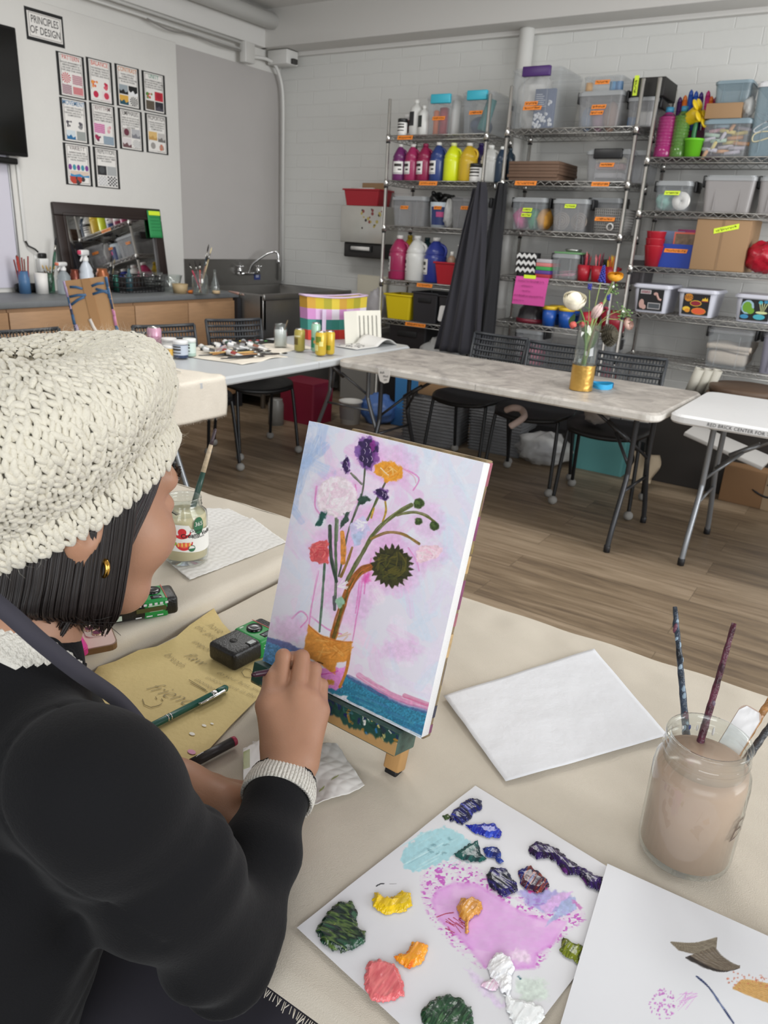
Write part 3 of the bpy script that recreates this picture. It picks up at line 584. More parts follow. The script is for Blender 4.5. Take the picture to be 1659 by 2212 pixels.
t=thing('wipes_tub','white and blue tub with black gloves stuffed on top','tub',(0,0,0));x0,x1,h=px2((920,437,962,485),Z1[2],y0+.02,);t.location=((x0+x1)/2,y0+.10,Z1[2]+.002)
r=(x1-x0)/2;MB().lathe([(0,0),(r*.86,0),(r,h),(r*.95,h),(0,h-.01)],24).build('tub_body',mat('tub_pale','c9d4dc',.35),t)
MB().grid(lambda u,v:(r*(.88+.11*v)*1.01*math.cos(-2.1+1.5*u),r*(.88+.11*v)*1.01*math.sin(-2.1+1.5*u),h*(.1+.72*v)),10,1).grid(lambda u,v:(r*(.93+.05*v)*1.02*math.cos(-1.5+.7*u),r*(.93+.05*v)*1.02*math.sin(-1.5+.7*u),h*(.42+.2*v)),6,1,mi=1).build('paper_label',[mat('label_navy','27376a',.4),mat('label_pink','b8487e',.4)],t)
tape(t,.02,h*.78,.07,y=-r*1.02)
rr=random.Random(5);q=MB()
for i in range(9):q.tube(catmull([(rr.uniform(-.05,.05),rr.uniform(-.04,.04),0),(rr.uniform(-.07,.07),rr.uniform(-.05,.05),.04),(rr.uniform(-.08,.1),rr.uniform(-.05,.05),rr.uniform(.03,.085))],4),[.018]*8+[.009],7)
o=q.build('rubber_gloves',mat('black_rubber','141415',.35));o.location=t.location+Vector((0,0,h-.005));tag(o,'crumpled black gloves lying on the wipes tub','gloves')
bag=mat('clear_bag','d8d8d6',.2,alpha=.55,bump=.8,bscale=30)
def crumple(q,c,r,seed=0,amt=.18,n=22):
 k=MB();k.ball((0,0,0),1,n)
 vs=[]
 for p in k.v:
  d=1+amt*(vnoise(p[0]*2.2,p[1]*2.2,p[2]*2.2,seed)+.6*vnoise(p[0]*5,p[1]*5,p[2]*5,seed+3));vs.append((c[0]+p[0]*r[0]*d,c[1]+p[1]*r[1]*d,c[2]+max(p[2]*r[2]*d,-r[2])))
 q.add(vs,k.f,0,True);return q
o=crumple(MB(),(0,0,.10),(.035,.05,.10),2,.3).build('plastic_bag',bag);o.location=(ony(964,460,y0).x,y0+.04,Z1[2]+.001);tag(o,'small white plastic bag between tub and clear bin on left rack','bag')
t=clear_bin('clear bin with dark latch at the right end of the third shelf',(970,426,1046,488),Z1[2],y0,.36,BIN,BIN,tapes=((.0,.66,.11,None,4),))
inside(t,'fabric_bundle','pale mauve bundle in the clear bin beside the aprons','fabric',lambda q:crumple(q,(.02,0,.065),(.10,.13,.06),4),mat('c_mauve','8f8088',.8))
jug('magenta paint jug at the left end of the fourth shelf',(832,508,869,598),Z1[3],y0,'a02c58',cap='e8e4e0',level=.2,lab=True,labx=-1.15)
jug('white paint jug with half its paint left',(868,509,908,601),Z1[3],y0,'d8d8d4',lab=True,labx=-1.15,cap='efefec')
jug('royal blue paint jug beside the red tub on left rack',(907,513,950,605),Z1[3],y0,'2d3a8c',cap='e8e6e2',labx=-.95)
jug('yellow paint jug half hidden behind the magenta and white ones',(861,508,889,598),Z1[3],y0+.17,'b89a1e',lab=False,cap='b89a1e')
jug('dark green paint jug hidden behind the white and blue ones',(897,513,927,600),Z1[3],y0+.17,'1c3438',lab=False,cap='1c3438')
t=tubbin('red tub of paint bottles on the fourth shelf of left rack',(936,568,1020,610),Z1[3],y0-.03,.26,'b0202e')
def squirt(label,x,y,col,h,r,nz=False):
 b=thing('paint_bottle',label,'bottle',(x,y,Z1[3]+.012));m=mat('sq_'+col,col,.3)
 MB().lathe([(0,0),(r,0),(r,h*.35),(r*.8,h*.5),(r,h*.6),(r*.85,h*.72),(r*.3,h*.82),(0,h*.82)],18).build('body',m,b)
 q=MB().lathe([(0,h*.8),(r*.42,h*.8),(r*.36,h*.92),(0,h*.92)],14)
 if nz:q.tube(catmull([(0,0,h*.9),(0,0,h*1.08),(-.03,0,h*1.16),(-.055,0,h*1.15)]),.006,8)
 q.build('nozzle',mat('cap_e8e6e0','e8e6e0',.4),b)
squirt('beige squeeze bottle standing in the red tub',t.location.x-.07,t.location.y-.03,'a58a74',.25,.036)
squirt('dark green pump bottle standing in the red tub',t.location.x+.025,t.location.y-.02,'1d5a46',.24,.040,True)
squirt('blackish green bottle at the right of the red tub',t.location.x+.105,t.location.y,'182c28',.24,.032)
tubbin('yellow slant sided tub on the lowest shelf of left rack',(829,636,886,683),Z1[4],y0,.26,'d8bf18',taper=.84)
tubbin('charcoal plastic crate beside the yellow tub',(889,632,944,690),Z1[4],y0,.30,'2c2c30',name='crate',cat='crate',taper=.93,notch=True)
t=tubbin('charcoal crate holding a white tray beside the aprons',(945,640,1003,699),Z1[4],y0-.02,.30,'29292d',name='crate',cat='crate',taper=.93,notch=False)
o=MB().rbox(.17,.12,0,.03,.015).build('foam_tray',mat('foam','d4d2d0',.7));o.location=t.location+Vector((0,-.155,.085));o.rotation_euler=(1.35,0,0);tag(o,'white foam tray propped at the front of charcoal crate','tray')
o=MB().rbox(.18,.10,0,.02,.015).build('foam_tray',mat('foam','d4d2d0',.7));o.location=t.location+Vector((0.01,0,.175));tag(o,'white tray lying across the top of charcoal crate','tray')
tubbin('large black crate on the floor under left rack',(838,697,920,760),.42,5.34,.32,'1e1e21',name='crate',cat='crate',taper=.93,notch=True)
o=MB().bx(-3.5,-2.7,5.36,5.72,.02,.418).build('black_chest',mat('chest','17171a',.5));tag(o,'black chest on the floor carrying the crate under left rack','chest')
o=crumple(MB(),(0,0,.12),(.17,.14,.12),7,.3,28).build('plastic_bag',bag);o.location=(ony(948,735,5.4).x,5.45,.42);tag(o,'clear crinkled plastic bag of tan bundles under left rack','bag')
for k,(dx,l) in enumerate(((-.03,'tan bundle showing through the plastic bag under left rack'),(.08,'ochre bundle at the right of the plastic bag under left rack'))):
 o2=crumple(MB(),(0,0,.06),(.06,.07,.06),9+k,.15).build('cloth_bundle',mat('tanb%d'%k,('a07a58','a08a50')[k],.8));o2 .location=o.location+Vector((dx,-.02,.01));tag(o2,l,'bundle')
t=tubbin('red tub on top of the steel towel dispenser',(741,408,818,441),ds.location.z+hd,5.60,.22,'a81e2c',taper=.88)
o=MB().tube([(-.13,-.06,.115),(.10,-.06,.115)],.026,16).build('paper_roll',mat('paper_towel','e4e2de',.8));o.location=t.location;tag(o,'white paper roll lying across the red tub','roll')
o=MB().bx(-.08,.16,.02,.06,.03,.185,.004).build('cardboard_piece',mat('cardboard','9c7d5c',.8));o.location=t.location;tag(o,'brown cardboard piece standing in the red tub on dispenser','cardboard')
A=ony(795,660,5.75);o=MB().bx(-.15,.16,0,.03,-.1,.32,.004).build('board',mat('cream_board','d9d3c0',.7));o.location=(A.x,5.78,.75);tag(o,'cream board leaning on the brick wall behind the tote bag','board')
tag(MB().bx(A.x-.12,A.x+.27,5.5,5.8,.61,.65).bx(A.x-.11,A.x+.26,5.52,5.78,0,.61).build('side_cabinet',mat('grey_cabinet','8c8a86',.6)),'low grey cabinet against the wall behind the tote bag','cabinet')
o=crumple(MB(),(0,0,.16),(.085,.08,.16),12,.25).build('plastic_bag',mat('white_bag','cfccd0',.4,alpha=.85));o.location=(ony(808,690,5.6).x,5.62,.652);tag(o,'white plastic bag with red print between tote bag and left rack','bag')
def apron(label,x,y,w0,w1,ztop,zbot,col,seed,n=5):
 def f(u,v):
  z=zbot+(ztop-zbot)*v;k=(1-v)**.75;w=w0+(w1-w0)*k
  return(x+w*(u-.5)+.10*(1-v)*-1*.9,y-.05*math.sin(u*PI)+.016*(.25+k)*math.sin(u*n*2*PI+seed)+.015*math.sin(u*17+seed*2+v*4),z)
 o=MB().grid(f,60,24).build('hanging_apron',mat('apron_'+col,col,.85,sheen=.1));
 s=o.modifiers.new('s','SOLIDIFY');s.thickness=.006;tag(o,label,'apron','dark aprons between the racks');return o
apron('dark slate apron hanging in front of the others between the racks',-2.63,5.20,.05,.40,1.80,.60,'2a2930',0,4)
apron('black apron hanging behind at the right between the racks',-2.50,5.27,.06,.24,1.80,.62,'17171b',2,3)
apron('charcoal apron hanging at the left edge between the racks',-2.70,5.27,.05,.24,1.76,.70,'2c2b33',4,3)
t=thing('hook','chrome double hook at the rack post holding aprons','hook',(-2.54,5.27,1.78))
MB().tube(catmull([(0,.02,.03),(0,-.01,.02),(0,-.03,-.02),(0,-.05,-.02),(0,-.055,.01)]),.004,8).build('hook_wire',CHROME,t)
y2=5.33
PURP=mat('purple_latch','4b2a6e',.4)
t=clear_bin('biggest clear bin with purple latch on top of the middle rack',(1100,145,1208,276),Z2[0],y2,.42,BIN2,BIN2,PURP,front=True,tapes=((-.05,.42,.10,None,11),(-.02,.345,.14,None,12)),taper=.93)
inside(t,'cloth_sack','white cloth sack leaning inside the biggest clear bin','sack',lambda q:crumple(q,(-.07,-.02,.19),(.11,.12,.19),3,.2,26),CLOTHW)
bk=thing('craft_booklet','blue booklet with white flowers inside the biggest clear bin','booklet',t.location+Vector((.065,-.18,.005)))
MB().bx(-.07,.075,0,.03,0,.24,.002).build('cover',mat('booklet_blue','55617e',.5),bk)
rr=random.Random(8);q=MB()
for i in range(40):q.ball((rr.uniform(-.065,.065),-.001,rr.uniform(.004,.09)),(.010,.003,.010),6)
for i in range(6):q.ball((.045+rr.uniform(-.012,.012),-.001,.16+rr.uniform(-.02,.03)),(.008,.003,.010),6)
for i in range(9):q.bx(-.06,.0+rr.uniform(-.02,.015),-.002,0,.205-.012*i,.208-.012*i)
q.build('printed_flowers',mat('print_white','d8dade',.6),bk)
t=clear_bin('grey lidded bin of yarn on top of the middle rack',(1244,196,1343,270),Z2[0],y2,.30,tapes=((0,.56,.1,None,13),(-.03,.40,.09,None,14)))
for k,(dx,c,l,r_) in enumerate(((-.10,'8fa0b8','pale blue yarn in the grey bin',.05),(-.02,'b08aa0','mauve yarn in the grey bin',.055),(.06,'c0a090','peach yarn in the grey bin',.06))):inside(t,'yarn_ball',l+' on the middle rack','yarn',lambda q:q.ball((dx,-.05,r_+.01),(r_*.8,.06,r_*1.5),14),mat('yarn_'+c,c,.9))
zt=t.location.z+px2((1244,196,1343,270),Z2[0],y2)[2]
t=clear_bin('small clear box of beads stacked on the yarn bin',(1258,163,1345,197),zt,y2+.02,.24,BIN2,BIN2,False,tapes=((.0,.55,.1,None,15),),taper=.95)
for dx,c,l in((-.10,'d8a04a','amber bead pot in the small clear box'),(.06,'4a90c0','light blue bead pot in the small clear box'),(.10,'3c80b8','darker blue bead pot in the small clear box')):inside(t,'bead_pot',l,'pot',lambda q:q.cyl((dx,-.07,.005),.024,.05,12),mat('pot_'+c,c,.5))
t=clear_bin('lidded grey bin of folded papers at the right end of the top shelf',(1352,208,1415,265),Z2[0],y2+.02,.36)
inside(t,'paper_stack','folded white papers inside the lidded grey bin','papers',lambda q:q.bx(-.03,.07,-.14,.1,.01,.09,.01),PAPER)
inside(t,'tape_stack','blue and green stack inside the lidded grey bin','stack',lambda q:q.bx(-.085,-.03,-.14,.0,.01,.06,.004),mat('c_bg','3f6f9a',.6))
zt=Z2[0]+px2((1352,208,1415,265),Z2[0],y2)[2]
t=thing('storage_box','black box with neon strip on top of the lidded grey bin','box',(-1.665,y2+.17,zt+.003));MB().bx(-.05,.155,-.15,.15,0,.105,.003).build('box_body',mat('black_card','1c1a18',.6,var=.2,vscale=9),t)
MB().bx(-.038,-.01,-.153,-.1505,.005,.118).build('label_tape',TAPE_Y,t);q=MB();scrib(q,0,.07,0,.012,frame((-.024,-.1535,.02),(0,0,1),(-1,0,0),(0,-1,0)),3);q.build('handwriting',INK,t)
rr=random.Random(2);x0,x1,h=px2((1098,348,1206,386),Z2[1],y2)
for i in range(6):
 o=MB().bx(x0,x1,0,.36,0,h/6-.0015,.001).build('brown_board',mat('board_brown','6d5443',.7,var=.12,vscale=14));o.location=(rr.uniform(-.008,.004),y2+rr.uniform(0,.012),Z2[1]+.002+i*h/6);tag(o,'flat brown board in the stack on the second shelf of middle rack','board','stacked brown boards')
t=clear_bin('grey bin with wide black front latch on the second shelf',(1262,323,1361,386),Z2[1],y2,.32,front=True,tapes=((.0,.52,.10,None,21),))
for k,(dz,c,l) in enumerate(((.02,'cfcdd0','white packets in the black latched bin'),(.075,'c9a2a2','pink packets in the black latched bin'),(.115,'d9d0b4','cream packets in the black latched bin'))):inside(t,'packet',l,'packet',lambda q:q.bx(-.09,.10,-.13,-.05,dz,dz+.035,.008),mat('pk_'+c,c,.5))
clear_bin('grey bin half hidden behind the right post of the middle rack',(1360,325,1400,388),Z2[1],y2+.12,.28,latch=False)
t=clear_bin('clear bin with two neon labels and bright toys inside',(1101,427,1176,493),Z2[2],y2,.30,BIN2,tapes=((-.0,.62,.075,TAPE_Y,31),(-.02,.46,.08,TAPE_Y,32)))
for dx,c,l,s in((-.085,'c04a86','hot pink ball in the neon labelled bin',3),(.02,'3f8a66','green cloth in the neon labelled bin',4),(.095,'c08a34','golden plush in the neon labelled bin',5)):inside(t,'plush_toy',l,'toy',lambda q:crumple(q,(dx,-.03,.075),(.05,.09,.072),s),mat('toy_'+c,c,.8))
t=clear_bin('grey bin with one neon label and two rolls inside',(1189,430,1268,497),Z2[2],y2,.32,tapes=((.02,.78,.085,TAPE_Y,33),))
for dx,l in((-.06,'left cream rope roll in the neon labelled grey bin'),(.065,'right cream rope roll in the neon labelled grey bin')):
 inside(t,'rope_roll',l,'roll',lambda q:[q.lathe([(0,0),(rad,0),(rad,.006),(rad-.006,.009)],18,M=frame((dx,-.115-.002*k,.068),(1,0,0),(0,0,1),(0,-1,0))) for k,rad in enumerate((.058,.045,.03,.016))],mat('rope','b0a498',.9))
clear_bin('dark latched bin behind the grey wicker basket',(1268,428,1338,488),Z2[2],y2+.14,.24)
x0,x1,h=px2((1283,452,1345,500),Z2[2],y2);t=thing('wicker_basket','small grey lattice basket on the middle rack with white ring','basket',((x0+x1)/2,y2+.13,Z2[2]+.002));w=x1-x0
def lattice(q,w,d,h,nx,ny,nz,r,taper=.92):
 for sgn in(-1,1):
  for i in range(nx+1):
   a=(i/nx-.5)*w;q.tube([(a*taper,sgn*d/2*taper,0),(a,sgn*d/2,h)],r,4)
  for i in range(ny+1):
   a=(i/ny-.5)*d;q.tube([(sgn*w/2*taper,a*taper,0),(sgn*w/2,a,h)],r,4)
 for j in range(nz+1):
  k=j/nz;s=taper+(1-taper)*k;z=h*k;W_,D_=w/2*s,d/2*s
  q.tube([(-W_,-D_,z),(W_,-D_,z),(W_,D_,z),(-W_,D_,z),(-W_,-D_,z)],r*1.3,4)
 return q
lattice(MB(),w,.26,h,14,16,9,.0035).bx(-w*.46,w*.46,-.12,.12,0,.006).bx(-w*.44,w*.44,-.112,-.108,.006,h*.95,mi=0).build('basket_body',mat('grey_basket','8f8d8a',.6),t)
tape(t,-.02,h*.58,.14,y=-.142);MB().lathe([(.018,0),(.026,.003),(.018,.006)],16,M=frame((.02,-.135,h*.27),(1,0,0),(0,0,1),(0,-1,0))).build('ring_pull',PAPER,t)
x0,x1,h=px2((1114,546,1156,596),Z2[3],y2);t=thing('chevron_pouch','black and white chevron pouch on the fourth shelf','pouch',((x0+x1)/2,y2+.06,Z2[3]+.002));w=x1-x0
MB().rbox(w,.10,0,h,.03).build('pouch_body',mat('pouch_black','151516',.7),t);q=MB()
for k in range(3):
 pts=[(-w/2+w*i/8,h*(.16+.29*k)+(.018 if i%2 else 0)) for i in range(9)]
 q.prism(pts+[(a,b+.022) for a,b in reversed(pts)],.002,frame((0,-.0505,0),(1,0,0),(0,0,1),(0,-1,0)))
q.build('chevron_stripe',mat('pouch_white','d8d8d6',.7),t)
x0,x1,h=px2((1157,560,1188,600),Z2[3],y2);hz=0
for i,(c,l,f_) in enumerate((('a8303c','red book at the bottom of the short stack',.2),('5a3c8c','purple book second from the bottom of the short stack',.2),('3f9a50','green book in the middle of the short stack',.2),('cc7a78','salmon book near the top of the short stack',.2),('b4b0b4','pale grey book topmost of the short stack',.2))):
 o=MB().bx(x0,x1,0,.2,0,h*f_-.001,.002).build('book',mat('bk_'+c,c,.6));o.location=(0,y2,Z2[3]+.002+hz);hz+=h*f_;tag(o,l,'book','books stacked on the middle rack')
t=clear_bin('small clear bin of pink sticks on the fourth shelf',(1188,549,1246,601),Z2[3],y2,.26,BIN2)
rr=random.Random(6)
for i in range(8):
 a=rr.uniform(-.6,.6);cx,cz=rr.uniform(-.05,.05),.02+.004*i
 _o=inside(t,'pink_stick','thin pink stick lying in the small clear bin','stick',lambda q:q.tube([(cx-.05*math.cos(a),-.10+.01*i,cz),(cx+.05*math.cos(a),-.10+.01*i,cz+.05*math.sin(a)*.4+.01)],.004,6),mat('stick_pink','c08a9a',.6));_o['group']='pink sticks in the clear bin'
zt=Z2[3]+px2((1188,549,1246,601),Z2[3],y2)[2]
o=MB().bx(-.09,.11,-.1,.06,0,.012,.002).build('green_folder',mat('folder_green','6a9a68',.5));o.location=(t.location.x,t.location.y,zt+.003);tag(o,'pale green folder lying on the small clear bin','folder')
o=MB().lathe([(0,0),(.05,0),(.06,.012),(.055,.018),(0,.018)],20).build('foil_dish',mat('foil','bdbdbb',.25,.9));o.location=(t.location.x+.02,t.location.y-.02,zt+.018);tag(o,'silver foil dish on the pale green folder','dish')
x0,x1,h=px2((1238,575,1329,605),Z2[3],y2-.02);cw=(x1-x0)/3;z_=Z2[3]+.002
RED=mat('cup_red','a81f2e',.35)
pc=thing('pencil_caddy','red plastic caddy of three joined cups packed with pencils','caddy',((x0+x1)/2,y2+.06,z_))
for k in range(3):
 q=MB();c=((k-1)*cw,0,0);q.lathe([(0,0),(cw*.40,0),(cw*.48,h),(cw*.44,h),(cw*.37,.004),(0,.004)],20,c);q.build('cup',RED,pc)
MB().bx(-cw*1.5,cw*1.5,-.012,.06,h*.75,h*.95,.004).build('bridge',RED,pc)
for k in range(3):
 for i in range(15):
  a=rr.uniform(0,2*PI);r_=rr.uniform(.003,cw*.5);L=rr.uniform(.14,.19);tx,ty=rr.uniform(-.16,.16),rr.uniform(-.16,.16)
  c=rr.choice(('c43c4a','9a2436','d87a80','5c2434','3c3c40','b84858') if k<2 else('d8a428','d8742c','e0c040','c84030','b08030'))
  o=MB().tube([(0,0,0),(tx*L,ty*L,L*.88),(tx*L*1.13,ty*L*1.13,L)],[.0055,.0055,.001],6).build('pencil',mat('pencil_'+c,c,.5));o.location=(pc.location.x+(k-1)*cw+.6*r_*math.cos(a),pc.location.y+.6*r_*math.sin(a),z_+.006);tag(o,'coloured pencil in the %s cup of the red caddy'%('left','middle','right')[k],'pencil','pencils in the red caddy')
t=clear_bin('dark bin in the far right corner of the fourth shelf',(1355,552,1396,612),Z2[3],y2+.12,.26,mat('bin_dark','4a4648',.4,alpha=.7),latch=False)
o=thing('pencil_sharpener','dark green sharpener box behind the right red cup','sharpener',(ony(1310,580,y2+.2).x,y2+.22,Z2[3]+.002));MB().bx(-.06,.05,-.05,.05,0,.10,.006).build('box_body',mat('sharp_green','24342c',.4),o);MB().bx(-.02,.05,-.05,.04,.10,.15,.006).build('top_box',mat('sharp_green2','1c2c24',.4),o)
A,B2=ony(1116,594,RY0-.012),ony(1172,648,RY0-.012);zt=Z2[3]+.005
t=thing('paper_sign','hot pink handwritten paper taped to the fourth shelf','sign',(A.x,RY0-.014,zt));w=B2 .x-A.x+.03;hh=.195
MB().grid(lambda u,v:(w*u+.02*(1-v)*-.6,-.012*math.sin(v*2)*(1-v),-hh*(1-v)),8,8).build('paper',mat('pink_paper','d0509c',.7),t);MB().bx(.06,.15,-.003,.0,-.012,.012).build('tape',TAPE_Y,t);q=MB()
for i,(a,b) in enumerate(((.1,.9),(.22,.6),(.28,.55),(.05,.95),(.05,.4))):scrib(q,w*a,w*b,-.03-.034*i,.011,frame((-.006*i*.5,-.016,0),(1,0,0),(0,0,1),(0,-1,0)),40+i,r=.0009)
q.build('handwriting',mat('pink_ink','8a2c64',.6),t)
t=thing('domed_lid','dark red rimmed dome lid under the pink sign','dome',(ony(1146,670,y2+.1).x,y2+.14,Z2[4]+.002));MB().lathe([(0,0),(.115,0),(.115,.03),(.10,.032)],28).build('rim',mat('rim_red','6a1c2c',.4),t);MB().lathe([(.108,.03),(.098,.09),(.06,.135),(.0,.148)],28).build('dome',mat('dome_grey','3c3a3c',.2),t)
def cup4(label,x,y,z,c,lid,n,s,h):
 t=thing('paint_cup_set',label,'cup set',(x,y,z));m=mat('cs_'+c,c,.35)
 for i in range(n):
  for j in range(2):
   q=MB();q.lathe([(0,0),(s*.36,0),(s*.44,h),(s*.40,h),(s*.32,.004),(0,.004)],16,((i-(n-1)/2)*s,(j-.5)*s,0));q.build('cup',m,t)
   if lid:MB().lathe([(0,h),(s*.46,h),(s*.46,h+.02),(s*.4,h+.024),(0,h+.024)],16,((i-(n-1)/2)*s,(j-.5)*s,0)).build('lid',mat('cs_'+lid,lid,.4),t)
 MB().bx(-s*n/2,s*n/2,-s*.4,s*.4,h*.72,h*.86,.006).build('tray',m,t);return t
A=ony(1200,690,y2);cup4('blue cup set with yellow lids behind the white rose',A.x,y2+.1,Z2[4]+.002,'1d4fa0','d8b428',2,.125,.115)
A=ony(1262,690,y2);cup4('red cup set behind the flowers on the fifth shelf',A.x+.02,y2+.1,Z2[4]+.002,'b4263a',None,1,.11,.12)
A=ony(1320,700,y2);o=MB().lathe([(0,0),(.075,0),(.095,.14),(.09,.14),(.07,.005),(0,.005)],24).build('bucket',mat('bkt_red','9c2434',.4));o.location=(A.x-.02,y2+.12,Z2[4]+.002);tag(o,'red bucket at the right end of the fifth shelf','bucket')
t=clear_bin('clear bin of pink cloth on the floor level beside the aprons',(1108,712,1165,775),.50,5.36,.3,BIN2,tapes=());inside(t,'cloth_bundle','pink and red cloth inside the low clear bin','cloth',lambda q:crumple(q,(0,0,.10),(.09,.12,.10),6),mat('cl_pink','b8566e',.8,var=.5,vscale=14))
t=clear_bin('clear bin of red cloth behind the glass vase',(1262,735,1322,800),.42,5.36,.3,BIN2,tapes=());inside(t,'cloth_bundle','dark red cloth inside the bin behind the vase','cloth',lambda q:crumple(q,(0,0,.10),(.10,.12,.10),8),mat('cl_red','8a1e34',.8,var=.4,vscale=14))
tag(MB().bx(-2.52,-1.64,5.34,5.74,.38,.418).bx(-2.5,-1.66,5.36,5.72,0.02,.38).build('low_chest',mat('chest2','2a292b',.6)),'dark low chest on the floor under the middle rack','chest')
y3=5.33
def ribbed(label,b,col,cap):
 x0,x1,h=px2(b,Z3[0],y3);r=(x1-x0)/2*.86;t=thing('ribbed_bottle',label,'bottle',((x0+x1)/2,y3+r,Z3[0]+.002));prof=[(0,0),(r*.95,0),(r,.006),(r,h*.2),(r*.93,h*.22)]
 z=.24
 while z<.78:prof+=[(r*.93,h*z),(r,h*(z+.012)),(r,h*(z+.04)),(r*.93,h*(z+.052))];z+=.065
 prof+=[(r*.9,h*.80),(r*.35,h*.90),(r*.33,h*.93),(0,h*.93)]
 MB().lathe(prof,24).build('body',mat('clear_'+col,col,.12,alpha=.72),t);MB().lathe([(0,h*.9),(r*.42,h*.9),(r*.42,h*1.0),(0,h*1.0)],16).build('cap',mat('cap_'+cap,cap,.4),t);return t
ribbed('ribbed pink bottle with blue cap on top of right rack',(1411,230,1459,333),'a82c74','3f8cb0');ribbed('ribbed green bottle with blue cap behind the yellow toy',(1447,228,1488,333),'5c8a3c','3f8cb0')
t=clear_bin('clear bin of coloured chalk on top of right rack',(1514,256,1621,333),Z3[0],y3,.34,BIN2,LIDB,False)
rr=random.Random(11)
for i in range(20):
 c=rr.choice(('dcc878','c896a0','9ab4c4','d8a070','c8c0cc','b0c8b4'));a=rr.uniform(-.3,.3) if i%6 else 1.3;cx=-.11+.22*((i*7)%10)/10;cz=.02+.011*i*.75
 o=MB().tube([(-.045*math.cos(a),0,-.045*math.sin(a)*.6),(.045*math.cos(a),0,.045*math.sin(a)*.6)],.011,10).build('chalk_stick',mat('chalk_'+c,c,.9));o.location=t.location+Vector((cx,-.12+.012*(i%3),cz));tag(o,'fat pastel chalk stick in the clear chalk bin','chalk','chalk sticks in the clear bin')
zt=Z3[0]+px2((1514,256,1621,333),Z3[0],y3)[2]
x0,x1,h=px2((1524,222,1602,257),zt,y3);o=MB().bx(x0,x1,y3,y3+.24,zt+.002,zt+h,.002).build('cardboard_box',mat('cardboard','9c7d5c',.8));tag(o,'flat cardboard box sitting on the chalk bin','box');zt2=zt+h
clear_bin('blue grey lidded box stacked on the flat cardboard box',(1541,173,1624,224),zt2,y3+.01,.24,BINB,LIDB,False)
o=crumple(MB(),(0,0,.06),(.035,.06,.06),15,.3).build('plastic_bag',bag);o.location=(ony(1610,245,y3).x,y3+.06,zt+.003);tag(o,'small clear bag wedged beside the flat cardboard box','bag')
clear_bin('tall clear bin of cords at the right edge of the top shelf',(1622,174,1735,331),Z3[0],y3-.02,.42,BINB,mat('lid_white','d4d4d6',.4),False)
for k in range(3):
 q=MB();q.tube(catmull([(.12*math.cos(i*.9+k),-.17,.05+.05*k+.03*math.sin(i*1.7)) for i in range(8)],5),.004,6);o=q.build('yarn_loop',mat('cord%d'%k,('c8c0a0','b8bcc0','8f959a')[k],.7));o.location=(ony(1690,250,y3).x-.02,y3+.17,Z3[0]+.06);tag(o,'loop of %s cord in the tall clear bin'%('straw','white','grey')[k],'cord')
yt=y3+.16
PEN=[(1459,206,'4a1f5c'),(1470,202,'e07428'),(1483,190,'2450a8'),(1494,193,'2a58b4'),(1505,195,'3a2470'),(1520,192,'b8286c'),(1527,204,'d86a24'),(1536,206,'7a1c4c')]
pk=thing('marker_tray','dark maroon tray holding fat markers behind the bottles','tray',(ony(1500,290,yt).x,yt+.05,Z3[0]+.002));MB().tub(.34,.10,.17,.95,.003,.01).build('tray_body',mat('tray_maroon','5a1c3c',.4),pk)
for i,(px_,py_,c) in enumerate(PEN):
 A=ony(px_,py_,yt);B_=ony(px_-10,300,yt);H=A.z-Z3[0]-.01;lean=A.x-B_.x
 o=thing('fat_marker','fat %s marker standing in the maroon tray'%('plum','orange','cobalt','blue','violet','magenta','pumpkin','wine')[i],'marker',(B_.x+.02,yt+.05,Z3[0]+.008),group='fat markers on the right rack');m=mat('mk_'+c,c,.35)
 q=MB();r_=.0165;q.tube([(0,0,0),(lean*.9,0,H*.9)],r_,12)
 for k in range(9):q.tube([(lean*(.45+.04*k),0,H*(.45+.04*k)),(lean*(.46+.04*k),0,H*(.46+.04*k))],r_*1.1,12)
 q.build('barrel',m,o);MB().tube([(lean*.9,0,H*.9),(lean*.97,0,H*.97),(lean,0,H)],[r_,r_*.7,.003],10).build('tip',m,o)
x0,x1,h=px2((1471,298,1514,333),Z3[0],y3-.025);r=(x1-x0)/2;t=thing('toy_flower','yellow plastic flower toy standing in a lime green pot','toy',((x0+x1)/2,y3-.02+r,Z3[0]+.002))
MB().lathe([(0,0),(r*.78,0),(r*.92,h*.88),(r,h*.89),(r,h),(r*.88,h),(r*.7,.01),(0,.01)],24).build('pot',mat('lime_pot','6cc028',.4),t)
MB().tube(catmull([(-.005,0,h*.2),(-.01,0,h*1.3),(-.005,0,h*2.0)]),.014,10).build('stem',mat('toy_green','1f6a38',.4),t)
q=MB();c=Vector((.0,-.005,h*2.35));ax=Vector((.88,-.16,.42)).normalized();e1=ax.orthogonal().normalized();e2=ax.cross(e1);M=frame(c,e1,e2,ax)
q.lathe([(0,-.105),(.022,-.10),(.036,-.08),(.046,-.03),(.052,0),(.034,.008),(0,-.02)],20,M=M)
for k in range(5):
 a=2*PI*k/5+.3;q.ball((.062*math.cos(a),.062*math.sin(a),.008),(.034,.034,.011),12,M=M)
q.build('blossom',mat('toy_yellow','d8b818',.4),t)
t=clear_bin('grey bin with neon label and dark side latch on the right rack',(1411,391,1491,455),Z3[1],y3,.32,BIN2,tapes=((.0,.60,.10,TAPE_Y,61),))
inside(t,'teal_cloth','teal crumpled cloth inside the neon labelled bin on right rack','cloth',lambda q:crumple(q,(-.06,-.05,.06),(.06,.07,.055),16),mat('cl_teal','7fb0a4',.8))
inside(t,'paper_disc','white round disc inside the neon labelled bin on right rack','disc',lambda q:q.lathe([(0,0),(.055,0),(.055,.01),(.004,.011),(.004,.005)],24,M=frame((.055,-.115,.062),(1,0,0),(0,0,1),(0,-1,0))),PAPER)
